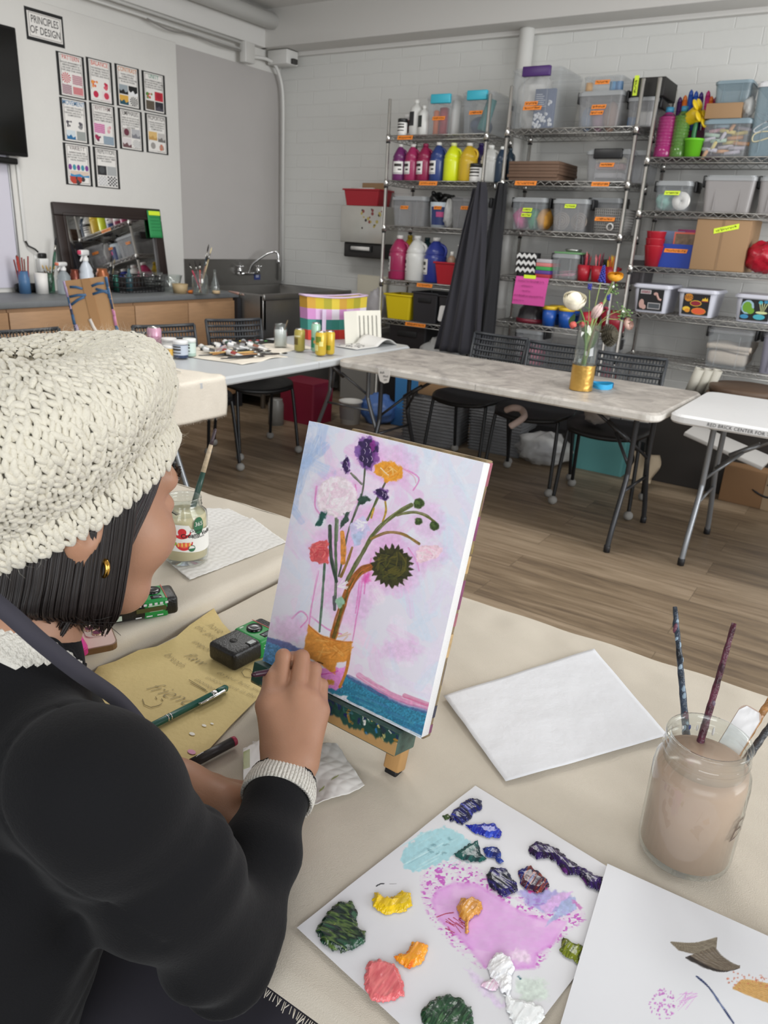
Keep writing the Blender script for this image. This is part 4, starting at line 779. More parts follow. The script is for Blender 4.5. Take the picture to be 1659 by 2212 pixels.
t=clear_bin('wide empty looking grey bin on the second shelf of right rack',(1515,379,1630,457),Z3[1],y3,.34,mat('bin_milky','a9a5a4',.3,alpha=.7));inside(t,'paper_stack','white sheets standing inside the wide grey bin','papers',lambda q:q.bx(-.07,.06,-.14,-.12,.01,.13),PAPER)
clear_bin('grey bin cut by the frame at the right of the second shelf',(1634,380,1740,459),Z3[1],y3,.34,mat('bin_milky','a9a5a4',.3,alpha=.7))
x0,x1,h=px2((1391,500,1434,568),Z3[2],y3-.01);r=(x1-x0)/2
for k in range(3):
 hh=h*.60;o=MB().lathe([(0,0),(r*.66,0),(r*.96,hh*.96),(r,hh),(r*.92,hh),(r*.6,.005),(0,.005)],24).build('red_cup',RED);o.location=((x0+x1)/2-.01,y3+.04,Z3[2]+.002+k*h*.2);tag(o,'red cup nested %s in the stack on the right rack'%('at the bottom','in the middle','on the top')[k],'cup','nested red cups')
x0,x1,h=px2((1420,528,1496,572),Z3[2],y3+.03);t=thing('file_box','royal blue open box with orange label on right rack','box',((x0+x1)/2,y3+.18,Z3[2]+.002));w=x1-x0
MB().tub(w,.28,h,.99,.004,.004).build('box_body',mat('box_royal','1d3c98',.4),t);tape(t,0,h*.72,.15,y=-.142,seed=70)
o=MB().bx(-.075,.085,-.004,.004,0,.20).bx(-.066,.078,-.005,-.004,.008,.19,mi=1).build('framed_print',[mat('coral_frame','d0604c',.5),mat('print_brown','7a6450',.6,var=.6,vscale=30)]);o.location=t.location+Vector((.04,-.10,.02));o.rotation_euler=(0,.0,0);tag(o,'coral edged picture card standing in the royal blue box','card')
for k,(dx,dy,c,hh,l) in enumerate(((-.09,-.02,'8f9fc4',.22,'lavender plastic sheet standing in the royal blue box'),(-.06,.05,'3c8ab8',.16,'sky blue packet standing in the royal blue box'),(.0,.08,'c8508c',.235,'pink folder standing at the back of the royal blue box'))):
 o=MB().bx(-.06,.10,-.004,.004,0,hh).build('folder',mat('fl_'+c,c,.5));o.location=t.location+Vector((dx,dy,.006));tag(o,l,'folder')
x0,x1,h=px2((1498,471,1616,578),Z3[2],y3-.02);t=thing('cardboard_box','large plain cardboard carton with neon strip on right rack','box',((x0+x1)/2,y3+.17,Z3[2]+.002));w=x1-x0
MB().bx(-w/2,w/2,-.19,.19,0,h,.003).build('carton',mat('cardboard','9c7d5c',.8,var=.04,vscale=6),t);MB().bx(-w*.02,w*.02,-.1915,-.1905,0,h).build('seam',mat('cardboard_seam','8b6f52',.8),t);tape(t,.02,h*.80,.15,.030,TAPE_Y,y=-.193,tilt=.24,seed=77)
o=crumple(MB(),(0,0,.095),(.11,.10,.095),18,.2,30).build('plastic_bag',mat('red_plastic','b01c30',.2,bump=.7,bscale=28));o.location=(ony(1650,555,y3).x,y3+.05,Z3[2]+.002);tag(o,'shiny red plastic bag cut by the right edge of frame','bag')
def wtub(label,b,kind):
 x0,x1,h=px2(b,Z3[3],y3);w=x1-x0;d=.34;t=thing('white_tub',label,'tub',((x0+x1)/2,y3+d/2,Z3[3]+.002),group='white tubs with black collage labels')
 MB().tub(w*.96,d*.96,h*.93,.86,.004,.03).build('tub_body',mat('tub_white','c9cad4',.4),t);q=MB().rbox(w*1.06,d*1.04,h*.88,h*.96,.04);q.rbox(w,d*.98,h*.96,h,.04).build('lid',mat('tub_white','c9cad4',.4),t)
 M=frame((0,-d*.48*.90-.004,0),(1,0,0),Vector((0,-.07,1)).normalized(),(0,-1,0));q=MB();q.M=M;q.bx(-w*.33,w*.34,h*.08,h*.84,0,.001);q.build('collage_label',mat('collage_black','1b1a1c',.5),t)
 q=MB();q.M=M
 def blob(x,y,a,b_,mi,k=.0012):q.lathe([(1,0),(0,.0004)],10,(0,0,0),mi=mi,M=TR(x*w,y*h,k,s=(a*w,b_*h,1)))
 if kind==0:
  ms=['b8b4b4','8a4a52','c09a90','4c5054'];q.bx(-w*.28,.0*w,h*.66,h*.80,.001,.0014);q.bx(-w*.26,-.02*w,h*.685,h*.775,.0014,.0018,mi=1);blob(-.22,.30,.07,.17,2);blob(-.15,.19,.06,.09,2);blob(.13,.68,.06,.06,2)
  q.tube([(.16*w,.66*h,.002),(.22*w,.5*h,.002),(.29*w,.48*h,.002)],.008,6,mi=2);q.bx(-.05*w,.28*w,.14*h,.36*h,.001,.0014);q.bx(-.035*w,.265*w,.165*h,.335*h,.0014,.0018,mi=3);q.text('TEXTURE',h*.10,TR(-.14*w,.73*h,.0018),mi=0,sx=.8)
 elif kind==1:
  ms=['d8902c','8a1f30','d85a34','e0b838','5a1418']
  for k in range(12):a=k*PI/6;q.add([(-.20*w,.70*h,.0012),(-.20*w+.11*w*math.cos(a),.70*h+.15*h*math.sin(a),.0013),(-.20*w+.11*w*math.cos(a+.4),.70*h+.15*h*math.sin(a+.4),.0013)],[(0,1,2)],0)
  q.text('RED',h*.16,TR(-.20*w,.70*h,.0014),mi=4);q.add([(.14*w,.60*h,.0012),(.30*w,.60*h,.0012),(.28*w,.73*h,.0012),(.25*w,.66*h,.0012),(.22*w,.74*h,.0012),(.19*w,.67*h,.0012),(.16*w,.70*h,.0012)],[tuple(range(7))],3);q.bx(.12*w,.31*w,.575*h,.605*h,.0012,.0016,mi=1)
  blob(.0,.50,.15,.11,3);blob(.0,.50,.135,.09,1,.0018);blob(.10,.22,.19,.13,0);blob(.10,.22,.175,.11,2,.0018);blob(-.22,.28,.10,.09,3);blob(-.19,.22,.07,.07,0,.0018)
 else:
  ms=['9ab8c8','6a9a2c','48a8b8','d0d8a0','3c88b0'];blob(-.18,.55,.15,.26,0);blob(-.19,.55,.11,.20,1,.0018);blob(-.1,.42,.09,.12,1,.0018);blob(.10,.74,.05,.07,2);blob(.22,.78,.05,.06,4)
  for k in range(4):q.tube([(.14*w+.02*k*w,.42*h,.002),(.08*w+.06*k*w,.72*h,.002)],.002,5,mi=3)
  blob(.16,.38,.14,.05,3);blob(.12,.22,.14,.10,2);blob(-.22,.20,.10,.08,4)
 q.build('collage',[mat('cg_'+c,c,.6) for c in ms],t);return t
wtub('white tub whose black label shows grey and pink cutouts',(1364,615,1446,668),0);wtub('white tub whose black label shows red and orange cutouts',(1460,626,1546,680),1);wtub('white tub whose black label shows green and blue cutouts',(1584,638,1680,690),2)
t=clear_bin('large clear bin of folded cream linen on the lowest shelf of right rack',(1521,711,1622,790),Z3[4],y3-.02,.40,BIN2,BIN)
o=MB().grid(lambda u,v:((u-.5)*.27,(v-.5)*.28,.145+.02*math.sin(u*5)*math.sin(v*4)),14,10,thick=.03).bx(-.125,.12,-.13,.13,.012,.11,.03).grid(lambda u,v:((u-.5)*.25,(v-.5)*.27,.125+.01*math.sin(u*4+1)),10,6,thick=.02).build('folded_linen',mat('linen_cream','c9bdae',.9,bump=.3,bscale=25));o.location=t.location;tag(o,'folded cream linen inside the large clear bin','linen')
clear_bin('grey bin cut by the frame beside the linen bin',(1640,722,1740,805),Z3[4],y3-.01,.38,mat('bin_lav','8b8a98',.35,alpha=.85),BIN)
TZ=.737
def rrect(w,d,r,n=6):
 q=[]
 for cx,cy,a0 in((1,1,0),(-1,1,1),(-1,-1,2),(1,-1,3)):
  for k in range(n+1):
   a=(a0+k/n)*PI/2;q.append((cx*(w/2-r)+r*math.cos(a),cy*(d/2-r)+r*math.sin(a)))
 return q
def marble_mat():
 m=bpy.data.materials.new('paint_smeared_top');m.use_nodes=True;t=NT(m);b=t.n('ShaderNodeBsdfPrincipled',_Roughness=.5)
 tc=t.n('ShaderNodeTexCoord');n1=t.n('ShaderNodeTexNoise',_Scale=5.0,_Detail=9,_Roughness=.7,_Distortion=1.6);t.l(tc.outputs['Object'],n1 .inputs['Vector'])
 cr=t.n('ShaderNodeValToRGB');e=cr.color_ramp.elements;e[0].position=.3;e[0].color=s2l('7d7875')+(1,);e[1].position=.62;e[1].color=s2l('b9b3ab')+(1,);q=e.new(.48);q.color=s2l('a39d96')+(1,);t.l(n1 .outputs['Fac'],cr.inputs[0])
 n2=t.n('ShaderNodeTexNoise',_Scale=1.7,_Detail=3);mp=t.n('ShaderNodeMapping');mp.inputs['Location'].default_value=(.15,.4,.2);t.l(tc.outputs['Object'],mp.inputs['Vector']);t.l(mp.outputs[0],n2 .inputs['Vector'])
 r2=t.n('ShaderNodeMapRange');r2 .inputs['From Min'].default_value=.60;r2 .inputs['From Max'].default_value=.74;r2 .inputs['To Max'].default_value=.6;t.l(n2 .outputs['Fac'],r2 .inputs['Value'])
 mx=t.n('ShaderNodeMixRGB');mx.inputs[2].default_value=s2l('5a6468')+(1,);t.l(r2 .outputs[0],mx.inputs[0]);t.l(cr.outputs[0],mx.inputs[1])
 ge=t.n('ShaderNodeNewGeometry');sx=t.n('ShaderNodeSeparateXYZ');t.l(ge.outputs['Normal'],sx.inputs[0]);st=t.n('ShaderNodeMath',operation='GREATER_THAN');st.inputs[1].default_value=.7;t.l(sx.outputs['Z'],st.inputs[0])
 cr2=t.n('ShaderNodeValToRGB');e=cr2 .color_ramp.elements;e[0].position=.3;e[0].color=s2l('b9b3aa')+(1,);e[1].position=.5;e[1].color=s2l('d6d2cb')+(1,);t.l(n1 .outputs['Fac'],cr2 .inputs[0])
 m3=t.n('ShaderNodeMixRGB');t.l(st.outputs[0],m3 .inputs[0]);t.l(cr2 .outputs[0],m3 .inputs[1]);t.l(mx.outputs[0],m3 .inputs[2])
 t.l(m3 .outputs[0],b.inputs['Base Color']);t.l(b.outputs[0],t.out.inputs[0]);return m
TOPW=mat('table_plastic','d6d6d6',.4,var=.02,vscale=30,bump=.05,bscale=300);LEGD=mat('leg_dark','38393c',.3,.3);LEGG=mat('leg_grey','8b8e92',.3,.5);FOOT=mat('foot_cap','17171a',.5)
def folding_table(label,c,L,D,rz,topm,legm,seam=True):
 t=thing('folding_table',label,'table',(c[0],c[1],0),rz,'folding tables')
 q=MB();a=rrect(L,D,.07);b_=rrect(L-.012,D-.012,.065);N=len(a)
 vs=[(x,y,TZ-.042) for x,y in b_]+[(x,y,TZ-.034) for x,y in a]+[(x,y,TZ-.010) for x,y in a]+[(x,y,TZ) for x,y in rrect(L-.022,D-.022,.06)]
 fs=[tuple(range(N-1,-1,-1)),tuple(3*N+i for i in range(N))]
 for k in range(3):fs+=[(k*N+i,k*N+(i+1)%N,(k+1)*N+(i+1)%N,(k+1)*N+i) for i in range(N)]
 q.add(vs,fs,0,False)
 if seam:q.bx(-.0015,.0015,-D/2+.012,D/2-.012,TZ-.001,TZ+.0004,mi=1).bx(-.0012,.0012,-D/2-.0006,-D/2+.01,TZ-.036,TZ-.006,mi=1)
 q.build('tabletop',[topm,mat('seam_grey','9a9894',.6)],t)
 for sx in(-1,1):
  x=sx*(L/2-.16);hy=D/2-.24;fy=D/2-.11
  for sy in(-1,1):
   l=MB().tube(catmull([(x,sy*hy,TZ-.045),(x,sy*hy,.42),(x,sy*(hy+.012),.34),(x,sy*(fy-.03),.12),(x,sy*fy,.02)],6),.0135,12).build('leg',legm,t)
   MB().cyl((x,sy*fy,0),.0165,.035,12).build('foot_cap',FOOT,l)
  MB().tube([(x,-hy-.02,.29),(x,hy+.02,.29)],.008,8).build('crossbar',legm,t);MB().tube([(x,-hy,TZ-.06),(x,hy,TZ-.06)],.010,8).build('top_bar',legm,t)
  q=MB();x2=x-sx*.36
  for sy in(-1,1):q.tube([(x,sy*hy*.9,.40),(x-sx*.13,sy*.03,.54)],.008,8)
  q.tube([(x-sx*.10,0,.52),(x2,0,TZ-.045)],.009,8).tube([(x-sx*.07,0,.505),(x-sx*.19,0,.585)],.013,8);q.build('brace',legm,t)
 return t
folding_table('grey white folding table by the counter crowded with paints and cans',(-3.0,3.34,0),2.02,.80,PI/2,mat('table_grey','bcbfc1',.35),LEGG)
folding_table('folding table with paint smeared top carrying the flower vase',(-1.66,3.83,0),1.84,.78,-.045,marble_mat(),LEGD)
TR_=folding_table('clean white folding table with hand lettered edge at right',(.20,3.85,0),1.86,.76,-.02,TOPW,LEGG)
q=MB();q.text('RED BRICK CENTER FOR THE ARTS',.0215,frame((-.815,-.3812,TZ-.023),(1,0,0),(0,0,1),(0,-1,0)),align='LEFT',sx=.92,shear=.08,spacing=1.08);q.build('handwriting',mat('marker_black','222226',.5),TR_)
for _o in TR_.children:
 if _o.name.startswith('handwriting'):_o.location=(.055,0,0)
A=ony(835,797,3.435);B2=ony(862,825,3.435);t=thing('paper_tag','white shield shaped paper tag taped to the smeared table edge','tag',(-2.225,3.445,TZ-.075));w,h=.075,.082
MB().prism([(-w/2,.01),(-w/2*.75,-h*.3),(0,-h*.42),(w/2*.75,-h*.3),(w/2,.01),(w/2,h*.55),(-w/2,h*.55)],.0015,frame((0,-.012,.03),(1,0,0),(0,-.1,1),(0,-1,0))).build('card',PAPER,t)
q=MB();M=frame((0,-.0155,.03),(1,0,0),(0,-.1,1),(0,-1,0));q.text('Ask',.02,TR(-.012,.022,0)@TR(rz=.2) if 0 else M@TR(-.012,.024,0,rz=.2),shear=.2);q.text('Must',.018,M@TR(.012,.006,0,rz=.2),shear=.2);q.text('use',.016,M@TR(.010,-.012,0,rz=.2),shear=.2);q.build('handwriting',mat('marker_black','222226',.5),t)
CHB=mat('chair_black','1d1e20',.45);SEATM=mat('chair_seat','121214',.5);CHL=mat('chair_leg','1a1b1d',.35,.3);BALL=mat('grey_glide','8a8884',.9)
CHG=mat('chair_grey','36393d',.4)
def make_chair(label,loc,rz):
 t=thing('stacking_chair',label,'chair',loc,rz,'black stacking chairs at the tables')
 def seat(u,v):
  a,b=2*u-1,2*v-1;x=.235*a*math.sqrt(1-b*b*.5*.75);y=.225*b*math.sqrt(1-a*a*.5*.75)
  return(x,y,.462+.012*(a*a)-.016*max(0,b)**3-.006*(1-a*a)*(1-b*b))
 MB().grid(seat,16,16,thick=.022).build('seat',SEATM,t)
 q=MB();M=TR(0,-.235,.50,rx=.24);W,H=.40,.335;nb,nr=21,9
 def bk(x,z):return Vector((x,-.030*(1-(2*x/W)**2),z))
 for i in range(nb+1):
  x=-W/2+W*i/nb;w_=.014 if i in(0,nb) else.0062;q.tube([bk(x*(1-.02*(1-z/H)),z) for z in(0,H*.5,H)],w_,6,flat=.7,M=M)
 for j in range(nr+1):
  z=H*j/nr;w_=.014 if j in(0,nr) else.0105;q.tube([bk(-W/2+W*i/6,z) for i in range(7)],w_,6,flat=.8,M=M)
 q.build('backrest',CHG,t)
 q=MB()
 for s in(-1,1):q.tube(catmull([(s*.17,-.12,.44),(s*.185,-.215,.455),(s*.188,-.245,.53),(s*.19,-.30,.75)]),.0115,8)
 q.tube([(-.19,.13,.445),(.19,.13,.445)],.011,8).tube([(-.19,-.10,.445),(.19,-.10,.445)],.011,8);q.build('seat_frame',CHL,t)
 for sx in(-1,1):
  for sy in(-1,1):
   l=MB().tube(catmull([(sx*.15,sy*.11,.444),(sx*.185,sy*.13,.44),(sx*.20,sy*.145,.40),(sx*.215,sy*.20,.03)]),.0108,10).build('leg',CHL,t)
   MB().ball((sx*.216,sy*.2035,.026),(.027,.027,.026),12).build('glide',BALL,l)
 return t
ch=make_chair('black chair behind the smeared table nearest the hanging aprons',(-2.17,4.40,0),PI-.08)
for l,p,r in(('black chair behind the smeared table left of the flower vase',(-1.69,4.32,0),PI+.04),('black chair behind the smeared table right of the flower vase',(-1.20,4.24,0),PI+.08),('black chair at the grey table in front of the oak cabinet',(-3.40,3.12,0),-PI/2-.28),('black chair at the grey table in front of the steel sink',(-3.41,3.70,0),-PI/2-.36),('black chair at the grey table mostly hidden by the wool hat',(-3.62,2.40,0),-PI/2-.1)):
 dup(ch,p,r,l)
tag(MB().tube(catmull([(-1.79,4.12,.475),(-1.74,4.10,.50),(-1.70,4.13,.49),(-1.66,4.08,.46),(-1.72,4.03,.40)]),[.02]*32+[.014],8).build('cloth_rag',mat('rag_pink','b8a49c',.9)),'pale pink rag draped over the seat left of the vase','rag')
_o=crumple(MB(),(0,0,.05),(.07,.05,.055),23,.3).build('cloth_rag',mat('rag_grey','a8a09a',.9));_o.location=(-1.27,4.20,.475);tag(_o,'crumpled grey rag on the seat right of the vase','rag')
def stand(bx,by,ty,z):
 """base point under pixel, and the height whose top reaches pixel row ty"""
 B=onz(bx,by,z);lo,hi=0.,1.5
 for _ in range(40):
  m=(lo+hi)/2
  if proj((B.x,B.y,B.z+m))[1]>ty:lo=m
  else:hi=m
 return B,lo
def wpx(P,px):return px*proj(P)[2]/FPX
GLASS=glassy('clear_glass',(.95,.97,.96));GLASSG=glassy('green_glass',(.6,.82,.72),.12,'9ac0ac')
def glass_jar(label,bx,by,ty,w,z,m=GLASS,name='glass_jar',cat='jar',fill=None,level=.6,neck=.86):
 P,h=stand(bx,by,ty,z);r=wpx(P,w)/2;t=thing(name,label,cat,P+Vector((0,0,.001)))
 MB().lathe([(0,0),(r*.92,0),(r,.006),(r,h*.78),(r*neck,h*.88),(r*neck,h*.97),(r*(neck+.05),h*.98),(r*(neck+.03),h),(r*(neck-.06),h),(r*(neck-.07),h*.88),(r*.93,h*.77),(r*.93,.01),(0,.01)],24).build('glass',m,t)
 if fill:MB().lathe([(0,.011),(r*.92,.011),(r*.92,h*level),(0,h*level)],24).build('contents',mat('fill_'+fill,fill,.5),t)
 return t,r,h
def brush(label,p0,p1,hcol,ferr=True,bcol='3a2a20',r=.0035,group=None,name='paint_brush',up=False):
 """p0: bristle tip, p1: handle end"""
 p0,p1=Vector(p0),Vector(p1);d=p1-p0;L=d.length;u=d/L;t=thing(name,label,'brush',p0,group=group)
 P=lambda s:u*(L*s)
 MB().tube([P(.26),P(.40),P(.62),P(.97),P(1)],[r*.95,r*1.35,r*1.1,r*.7,r*.35],10).build('handle',mat('bh_'+hcol,hcol,.35,var=.1,vscale=60),t)
 MB().tube([P(.14),P(.27)],[r*1.0,r*1.0],10).build('ferrule',mat('ferrule','b8b6b0',.25,.9),t)
 MB().tube([P(0),P(.06),P(.15)],[r*.25,r*1.1,r*.9],8).build('bristles',mat('br_'+bcol,bcol,.7),t)
 return t
P,h=stand(73,632,612,CT);r=h/2;o=thing('speaker','black pill shaped portable speaker at the left end of worktop','speaker',(P.x,P.y,CT+.001));L=wpx(P,70)
dv=Vector((.25,1,0)).normalized();M=frame((0,0,r),dv.cross(Vector((0,0,1))),(0,0,1),dv)
MB().lathe([(0,-L/2),(r*.8,-L/2),(r,-L/2+.012),(r,L/2-.012),(r*.8,L/2),(0,L/2)],24,M=M).build('grille',mat('speaker_mesh','121213',.7,bump=.5,bscale=400),o)
for s in(-1,1):MB().lathe([(r*.82,0),(r*.82,s*.004),(0,s*.004)] if s>0 else[(0,-.004),(r*.82,-.004),(r*.82,0)],24,M=M@TR(0,0,s*L/2)).build('end_cap',BLK,o)
P,h=stand(55,634,580,CT);r=.036;tcan=thing('pencil_can','blue printed can of red sticks behind the speaker','can',P);MB().lathe([(0,0),(r,0),(r,h*.9),(r*.94,h*.9),(r*.94,.004),(0,.004)],20).build('can_body',mat('can_blue','4a6f96',.4),tcan)
rr=random.Random(21)
for i in range(10):a,b=rr.uniform(-.02,.02),rr.uniform(-.02,.02);tag(MB().tube([(P.x+a,P.y+b,CT+.008),(P.x+a*2,P.y+b*2.2,CT+h*1.35+rr.uniform(-.02,.03))],.0045,6).build('red_stick',mat('stick_%d'%(i%3),('8a2a26','a4382e','6e3a2a')[i%3],.6)),'red stick standing in the blue printed can','stick','red sticks in the can')
P,h=stand(92,634,590,CT);o=MB().lathe([(0,0),(.04,0),(.042,h),(.038,h),(.036,.004),(0,.004)],20).build('white_cup',PAPER);o.location=P;tag(o,'white cup standing behind the portable speaker','cup')
tj,r,h=glass_jar('green tinted glass jar of yellow tipped brushes beside speaker',110,632,590,19,CT,GLASSG)
P=tj.location
for i in range(7):a,b=rr.uniform(-.018,.018),rr.uniform(-.018,.018);brush('thin brush with golden bristles in the green tinted jar',(P.x+a*1.8,P.y+b*2,CT+h*1.30+rr.uniform(-.02,.02)),(P.x-a*.5,P.y-b*.5,CT+.012),'6a4a30',bcol='d0a850',r=.004,group='brushes in the green tinted jar')
brush('large green handled brush leaning up in the worktop jars',(P.x-.03,P.y+.10,CT+.36),(P.x,P.y+.005,CT+.013),'2f5a46',bcol='1c1c1e',r=.008)
def spray(label,bx,by,ty,w,body,head,tip,alpha=None):
 P,h=stand(bx,by,ty,CT);r=wpx(P,w)/2;t=thing('spray_bottle',label,'bottle',P+Vector((0,0,.001)),.4)
 MB().lathe([(0,0),(r*.95,0),(r,.006),(r,h*.42),(r*.86,h*.48),(r*.92,h*.53),(r*.6,h*.64),(r*.36,h*.70),(r*.36,h*.74),(0,h*.74)],22).build('body',mat('spray_'+body,body,.3,alpha=alpha),t)
 MB().lathe([(r*.42,h*.72),(r*.42,h*.80),(0,h*.80)],16).build('collar',mat('sp_'+head,head,.4),t)
 q=MB().bx(-.018,.018,-.062,.034,h*.84,h*.97,.01).bx(-.012,.012,-.012,.012,h*.78,h*.88,.004);q.tube(catmull([(0,-.028,h*.86),(0,-.042,h*.80),(0,-.062,h*.72)]),.0065,6);q.build('trigger_head',mat('sp_'+head,head,.4),t)
 MB().bx(-.011,.011,-.076,-.060,h*.87,h*.96,.004).build('nozzle',mat('sp_'+tip,tip,.4),t);return t
spray('white spray bottle with pink nozzle standing before the mirror',190,633,537,30,'cdd4dc','e6e6e4','d84a6a');spray('clear spray bottle with peach nozzle beside the white one',141,636,564,30,'b4bcc0','e0dedc','d87a5c',.5)
for i,(bx,by,ty,w,c,l) in enumerate(((165,632,582,20,'7a3c2c','rust coloured tin behind the white spray bottle'),(224,632,580,26,'a0603c','copper coloured canister in front of the mirror'),(252,631,594,13,'2e6a5c','small green jar before the mirror'))):
 P,h=stand(bx,by,ty,CT);r=wpx(P,w)/2;o=MB().lathe([(0,0),(r,0),(r,h*.8),(r*.8,h*.86),(r*.8,h),(0,h)],20).build('tin_canister',mat('tin_'+c,c,.3,.4));o.location=P;tag(o,l,'canister')
P,h=stand(281,632,577,CT);r=wpx(P,15)/2;o=thing('bottle','dark teal bottle standing in the wire dish rack','bottle',P+Vector((0,0,.012)));MB().lathe([(0,0),(r,0),(r,h*.5),(r*.4,h*.72),(r*.35,h*.9),(0,h*.9)],18).build('body',mat('btl_teal','3c5a62',.2),o);MB().lathe([(r*.4,h*.88),(r*.4,h),(0,h)],12).build('cap',BLK,o)
P,h=stand(300,632,597,CT);o=thing('dish_rack','black wire dish rack on the worktop beside the glass bowls','dish rack',P+Vector((-.10,.03,.001)),.1);q=MB();lattice(q,.26,.40,.11,8,12,3,.003,.96)
for i in range(12):y=-.19+.38*i/11;q.tube([(-.13,y,.012),(.13,y,.012)],.002,4)
q.build('wire_frame',mat('black_wire','1c1c1e',.4),o)
for i,(bx,by,ty,w,l) in enumerate(((330,626,592,44,'clear glass bowl resting in the dish rack'),(368,630,594,52,'larger clear glass bowl beside the dish rack'))):
 P,h=stand(bx,by,ty,CT);r=wpx(P,w)/2;o=MB().lathe([(0,0),(r*.5,0),(r*.8,h*.4),(r,h),(r*.96,h),(r*.76,h*.42),(r*.47,.006),(0,.006)],24).build('glass_bowl',GLASS);o.location=P+Vector((0,0,.014 if i==0 else.001));tag(o,l,'bowl')
P,h=stand(386,632,612,CT);o=MB().lathe([(0,0),(.05,0),(.06,h),(.055,h),(.045,.006),(0,.006)],20).build('tan_dish',mat('tan_dish','b09a74',.5));o.location=P+Vector((.04,-.02,0));tag(o,'tan dish beside the large clear glass bowl','dish')
o=MB().ball((0,0,.012),(.022,.022,.014),10,noise=.2).build('paint_dollop',mat('dollop','e0782c',.5));o.location=onz(412,634,CT);tag(o,'small orange paint dollop near the edge of the worktop','paint')
tj,r,h=glass_jar('tall clear glass jar of brushes beside the sink',433,636,587,34,CT)
P=tj.location
for i,(dx,dy,dz,c) in enumerate(((.0,.10,.36,'2a3a44'),(.0,.13,.34,'c8b890'),(.02,.07,.28,'8a6a58'),(-.02,-.03,.25,'b0a0a0'),(.02,-.06,.23,'3a3432'),(-.02,.02,.24,'7a5a4a'),(.03,-.02,.24,'b84a3c'),(-.01,-.10,.235,'b0304a'))):
 brush('%s brush standing in the tall glass jar beside the sink'%('tallest navy handled','tall cream handled','brown handled','pale grey handled','black handled','dark tan handled','red handled','crimson tipped')[i],(P.x+dx,P.y+dy,CT+dz),(P.x-dx*.4,P.y-dy*.1,CT+.012),c,bcol='2a2624' if i!=1 else 'd8c8a0',r=.005)
P,h=stand(465,633,582,CT);r=wpx(P,21)/2;o=MB().lathe([(0,0),(r*.95,0),(r,.006),(r*.9,h*.3),(r*.3,h*.75),(r*.26,h),(r*.2,h),(r*.22,h*.76),(r*.82,h*.3),(r*.85,.008),(0,.008)],22).build('glass_flask',GLASS);o.location=P;tag(o,'small clear glass flask beside the jar of brushes','flask')
o=MB().lathe([(0,0),(.03,0),(.03,.02),(.027,.022),(0,.022)],20).build('wood_disc',mat('pale_wood','cbb28c',.6));o.location=onz(467,634,CT);tag(o,'pale wooden disc in front of the glass flask','disc')
A,B2=onz(494,629,CT+.016),onz(527,637,CT+.016);brush('pink tan brush lying across the edge of the sink',B2,A,'c0988c',bcol='a08880',r=.008)
CLOTH=mat('canvas_cloth','ded6c8',.9,var=.06,vscale=14,bump=.25,bscale=120)
def drape(u,v):
 y=2.12+.48*v+.02*math.sin(u*9);s=u*1.0
 wob=.006*math.sin(v*11+u*7)+.004*math.sin(u*23+v*5)
 if s<.80:return(-3.42+s+.002*math.sin(v*9),y,TZ+.006+abs(wob)*.6)
 a=min((s-.80)/.03,1)*PI/2;x=-3.42+.80+.018*math.sin(a)+.012*abs(math.sin(v*8+1));z=TZ+.006-.018*(1-math.cos(a))-max(0,s-.83)+.0
 return(x+wob*.5,y+(.03*(s-.8)),z)
o=MB().grid(drape,90,30).build('drop_cloth',CLOTH);tag(o,'canvas drop cloth hanging over the near end of the grey table','cloth');md=o.modifiers.new('s','SOLIDIFY');md.thickness=.003
q=MB();rr=random.Random(4)
for i in range(60):
 p=drape(1,i/59);q.tube([p,(p[0]+rr.uniform(-.003,.004),p[1]+rr.uniform(-.003,.003),p[2]-rr.uniform(.006,.014))],.0006,3)
q.build('frayed_edge',CLOTH,o)
def patch(label,x0,x1,y0,y1,seed,z=TZ+.002):
 def f(u,v):return(x0+(x1-x0)*u+.02*math.sin(v*5+seed),y0+(y1-y0)*v+.02*math.sin(u*6+seed*2),z+.003+.003*math.sin(u*13+seed)*math.sin(v*11))
 o=MB().grid(f,24,24,thick=.002).build('cloth_piece',CLOTH);tag(o,label,'cloth');return o
patch('canvas cloth piece under the paint tubes on the grey table',-3.35,-2.80,2.90,3.30,1);patch('small canvas cloth piece under the white paint jar',-3.2,-2.92,3.34,3.70,2)
zc=TZ+.008
def can(label,bx,by,ty,w,c,top='b9b9b6',bands=()):
 P,h=stand(bx,by,ty,zc);r=wpx(P,w)/2;t=thing('drink_can',label,'can',P,group='drink cans on the grey table')
 q=MB().lathe([(0,0),(r*.75,0),(r,.008),(r,h*.90),(r*.82,h*.97)],24)
 for k,(z0,z1,a0,a1) in enumerate(bands):q.grid(lambda u,v:((r+.0008)*math.cos(a0+(a1-a0)*u),(r+.0008)*math.sin(a0+(a1-a0)*u),h*(z0+(z1-z0)*v)),10,4,mi=1+k%2)
 q.build('body',[mat('can_'+c,c,.28,.12),mat('can_print_a'+c,{'d2b23c':'e8e090','a89a4c':'6a5a2c','9fc6ae':'2f8a6a'}.get(c,'d8a0bc'),.3,.2),mat('can_print_b'+c,{'d2b23c':'7a8a2c','a89a4c':'d8d0a0','9fc6ae':'e0a060'}.get(c,'b06a90'),.3,.2)],t)
 MB().lathe([(r*.82,h*.965),(r*.80,h),(r*.74,h),(r*.72,h*.975),(0,h*.975)],24).build('rim',mat('can_'+top,top,.25,.9),t);return t
can('pink can standing before the chair back on the grey table',335,757,706,30,'c99ab0',bands=[(.3,.34,-3,0),(.6,.63,-3,0)])
can('gold can standing alone beside the jar of white paint',647,758,710,23,'a89a4c',bands=[(.3,.6,-2.4,-1.2),(.65,.72,-2.6,-.8)])
can('tall mint green can behind the yellow cans',681.5,759,697,20,'9fc6ae',bands=[(.15,.5,-2.2,-1.2),(.3,.4,-1.4,-.6)])
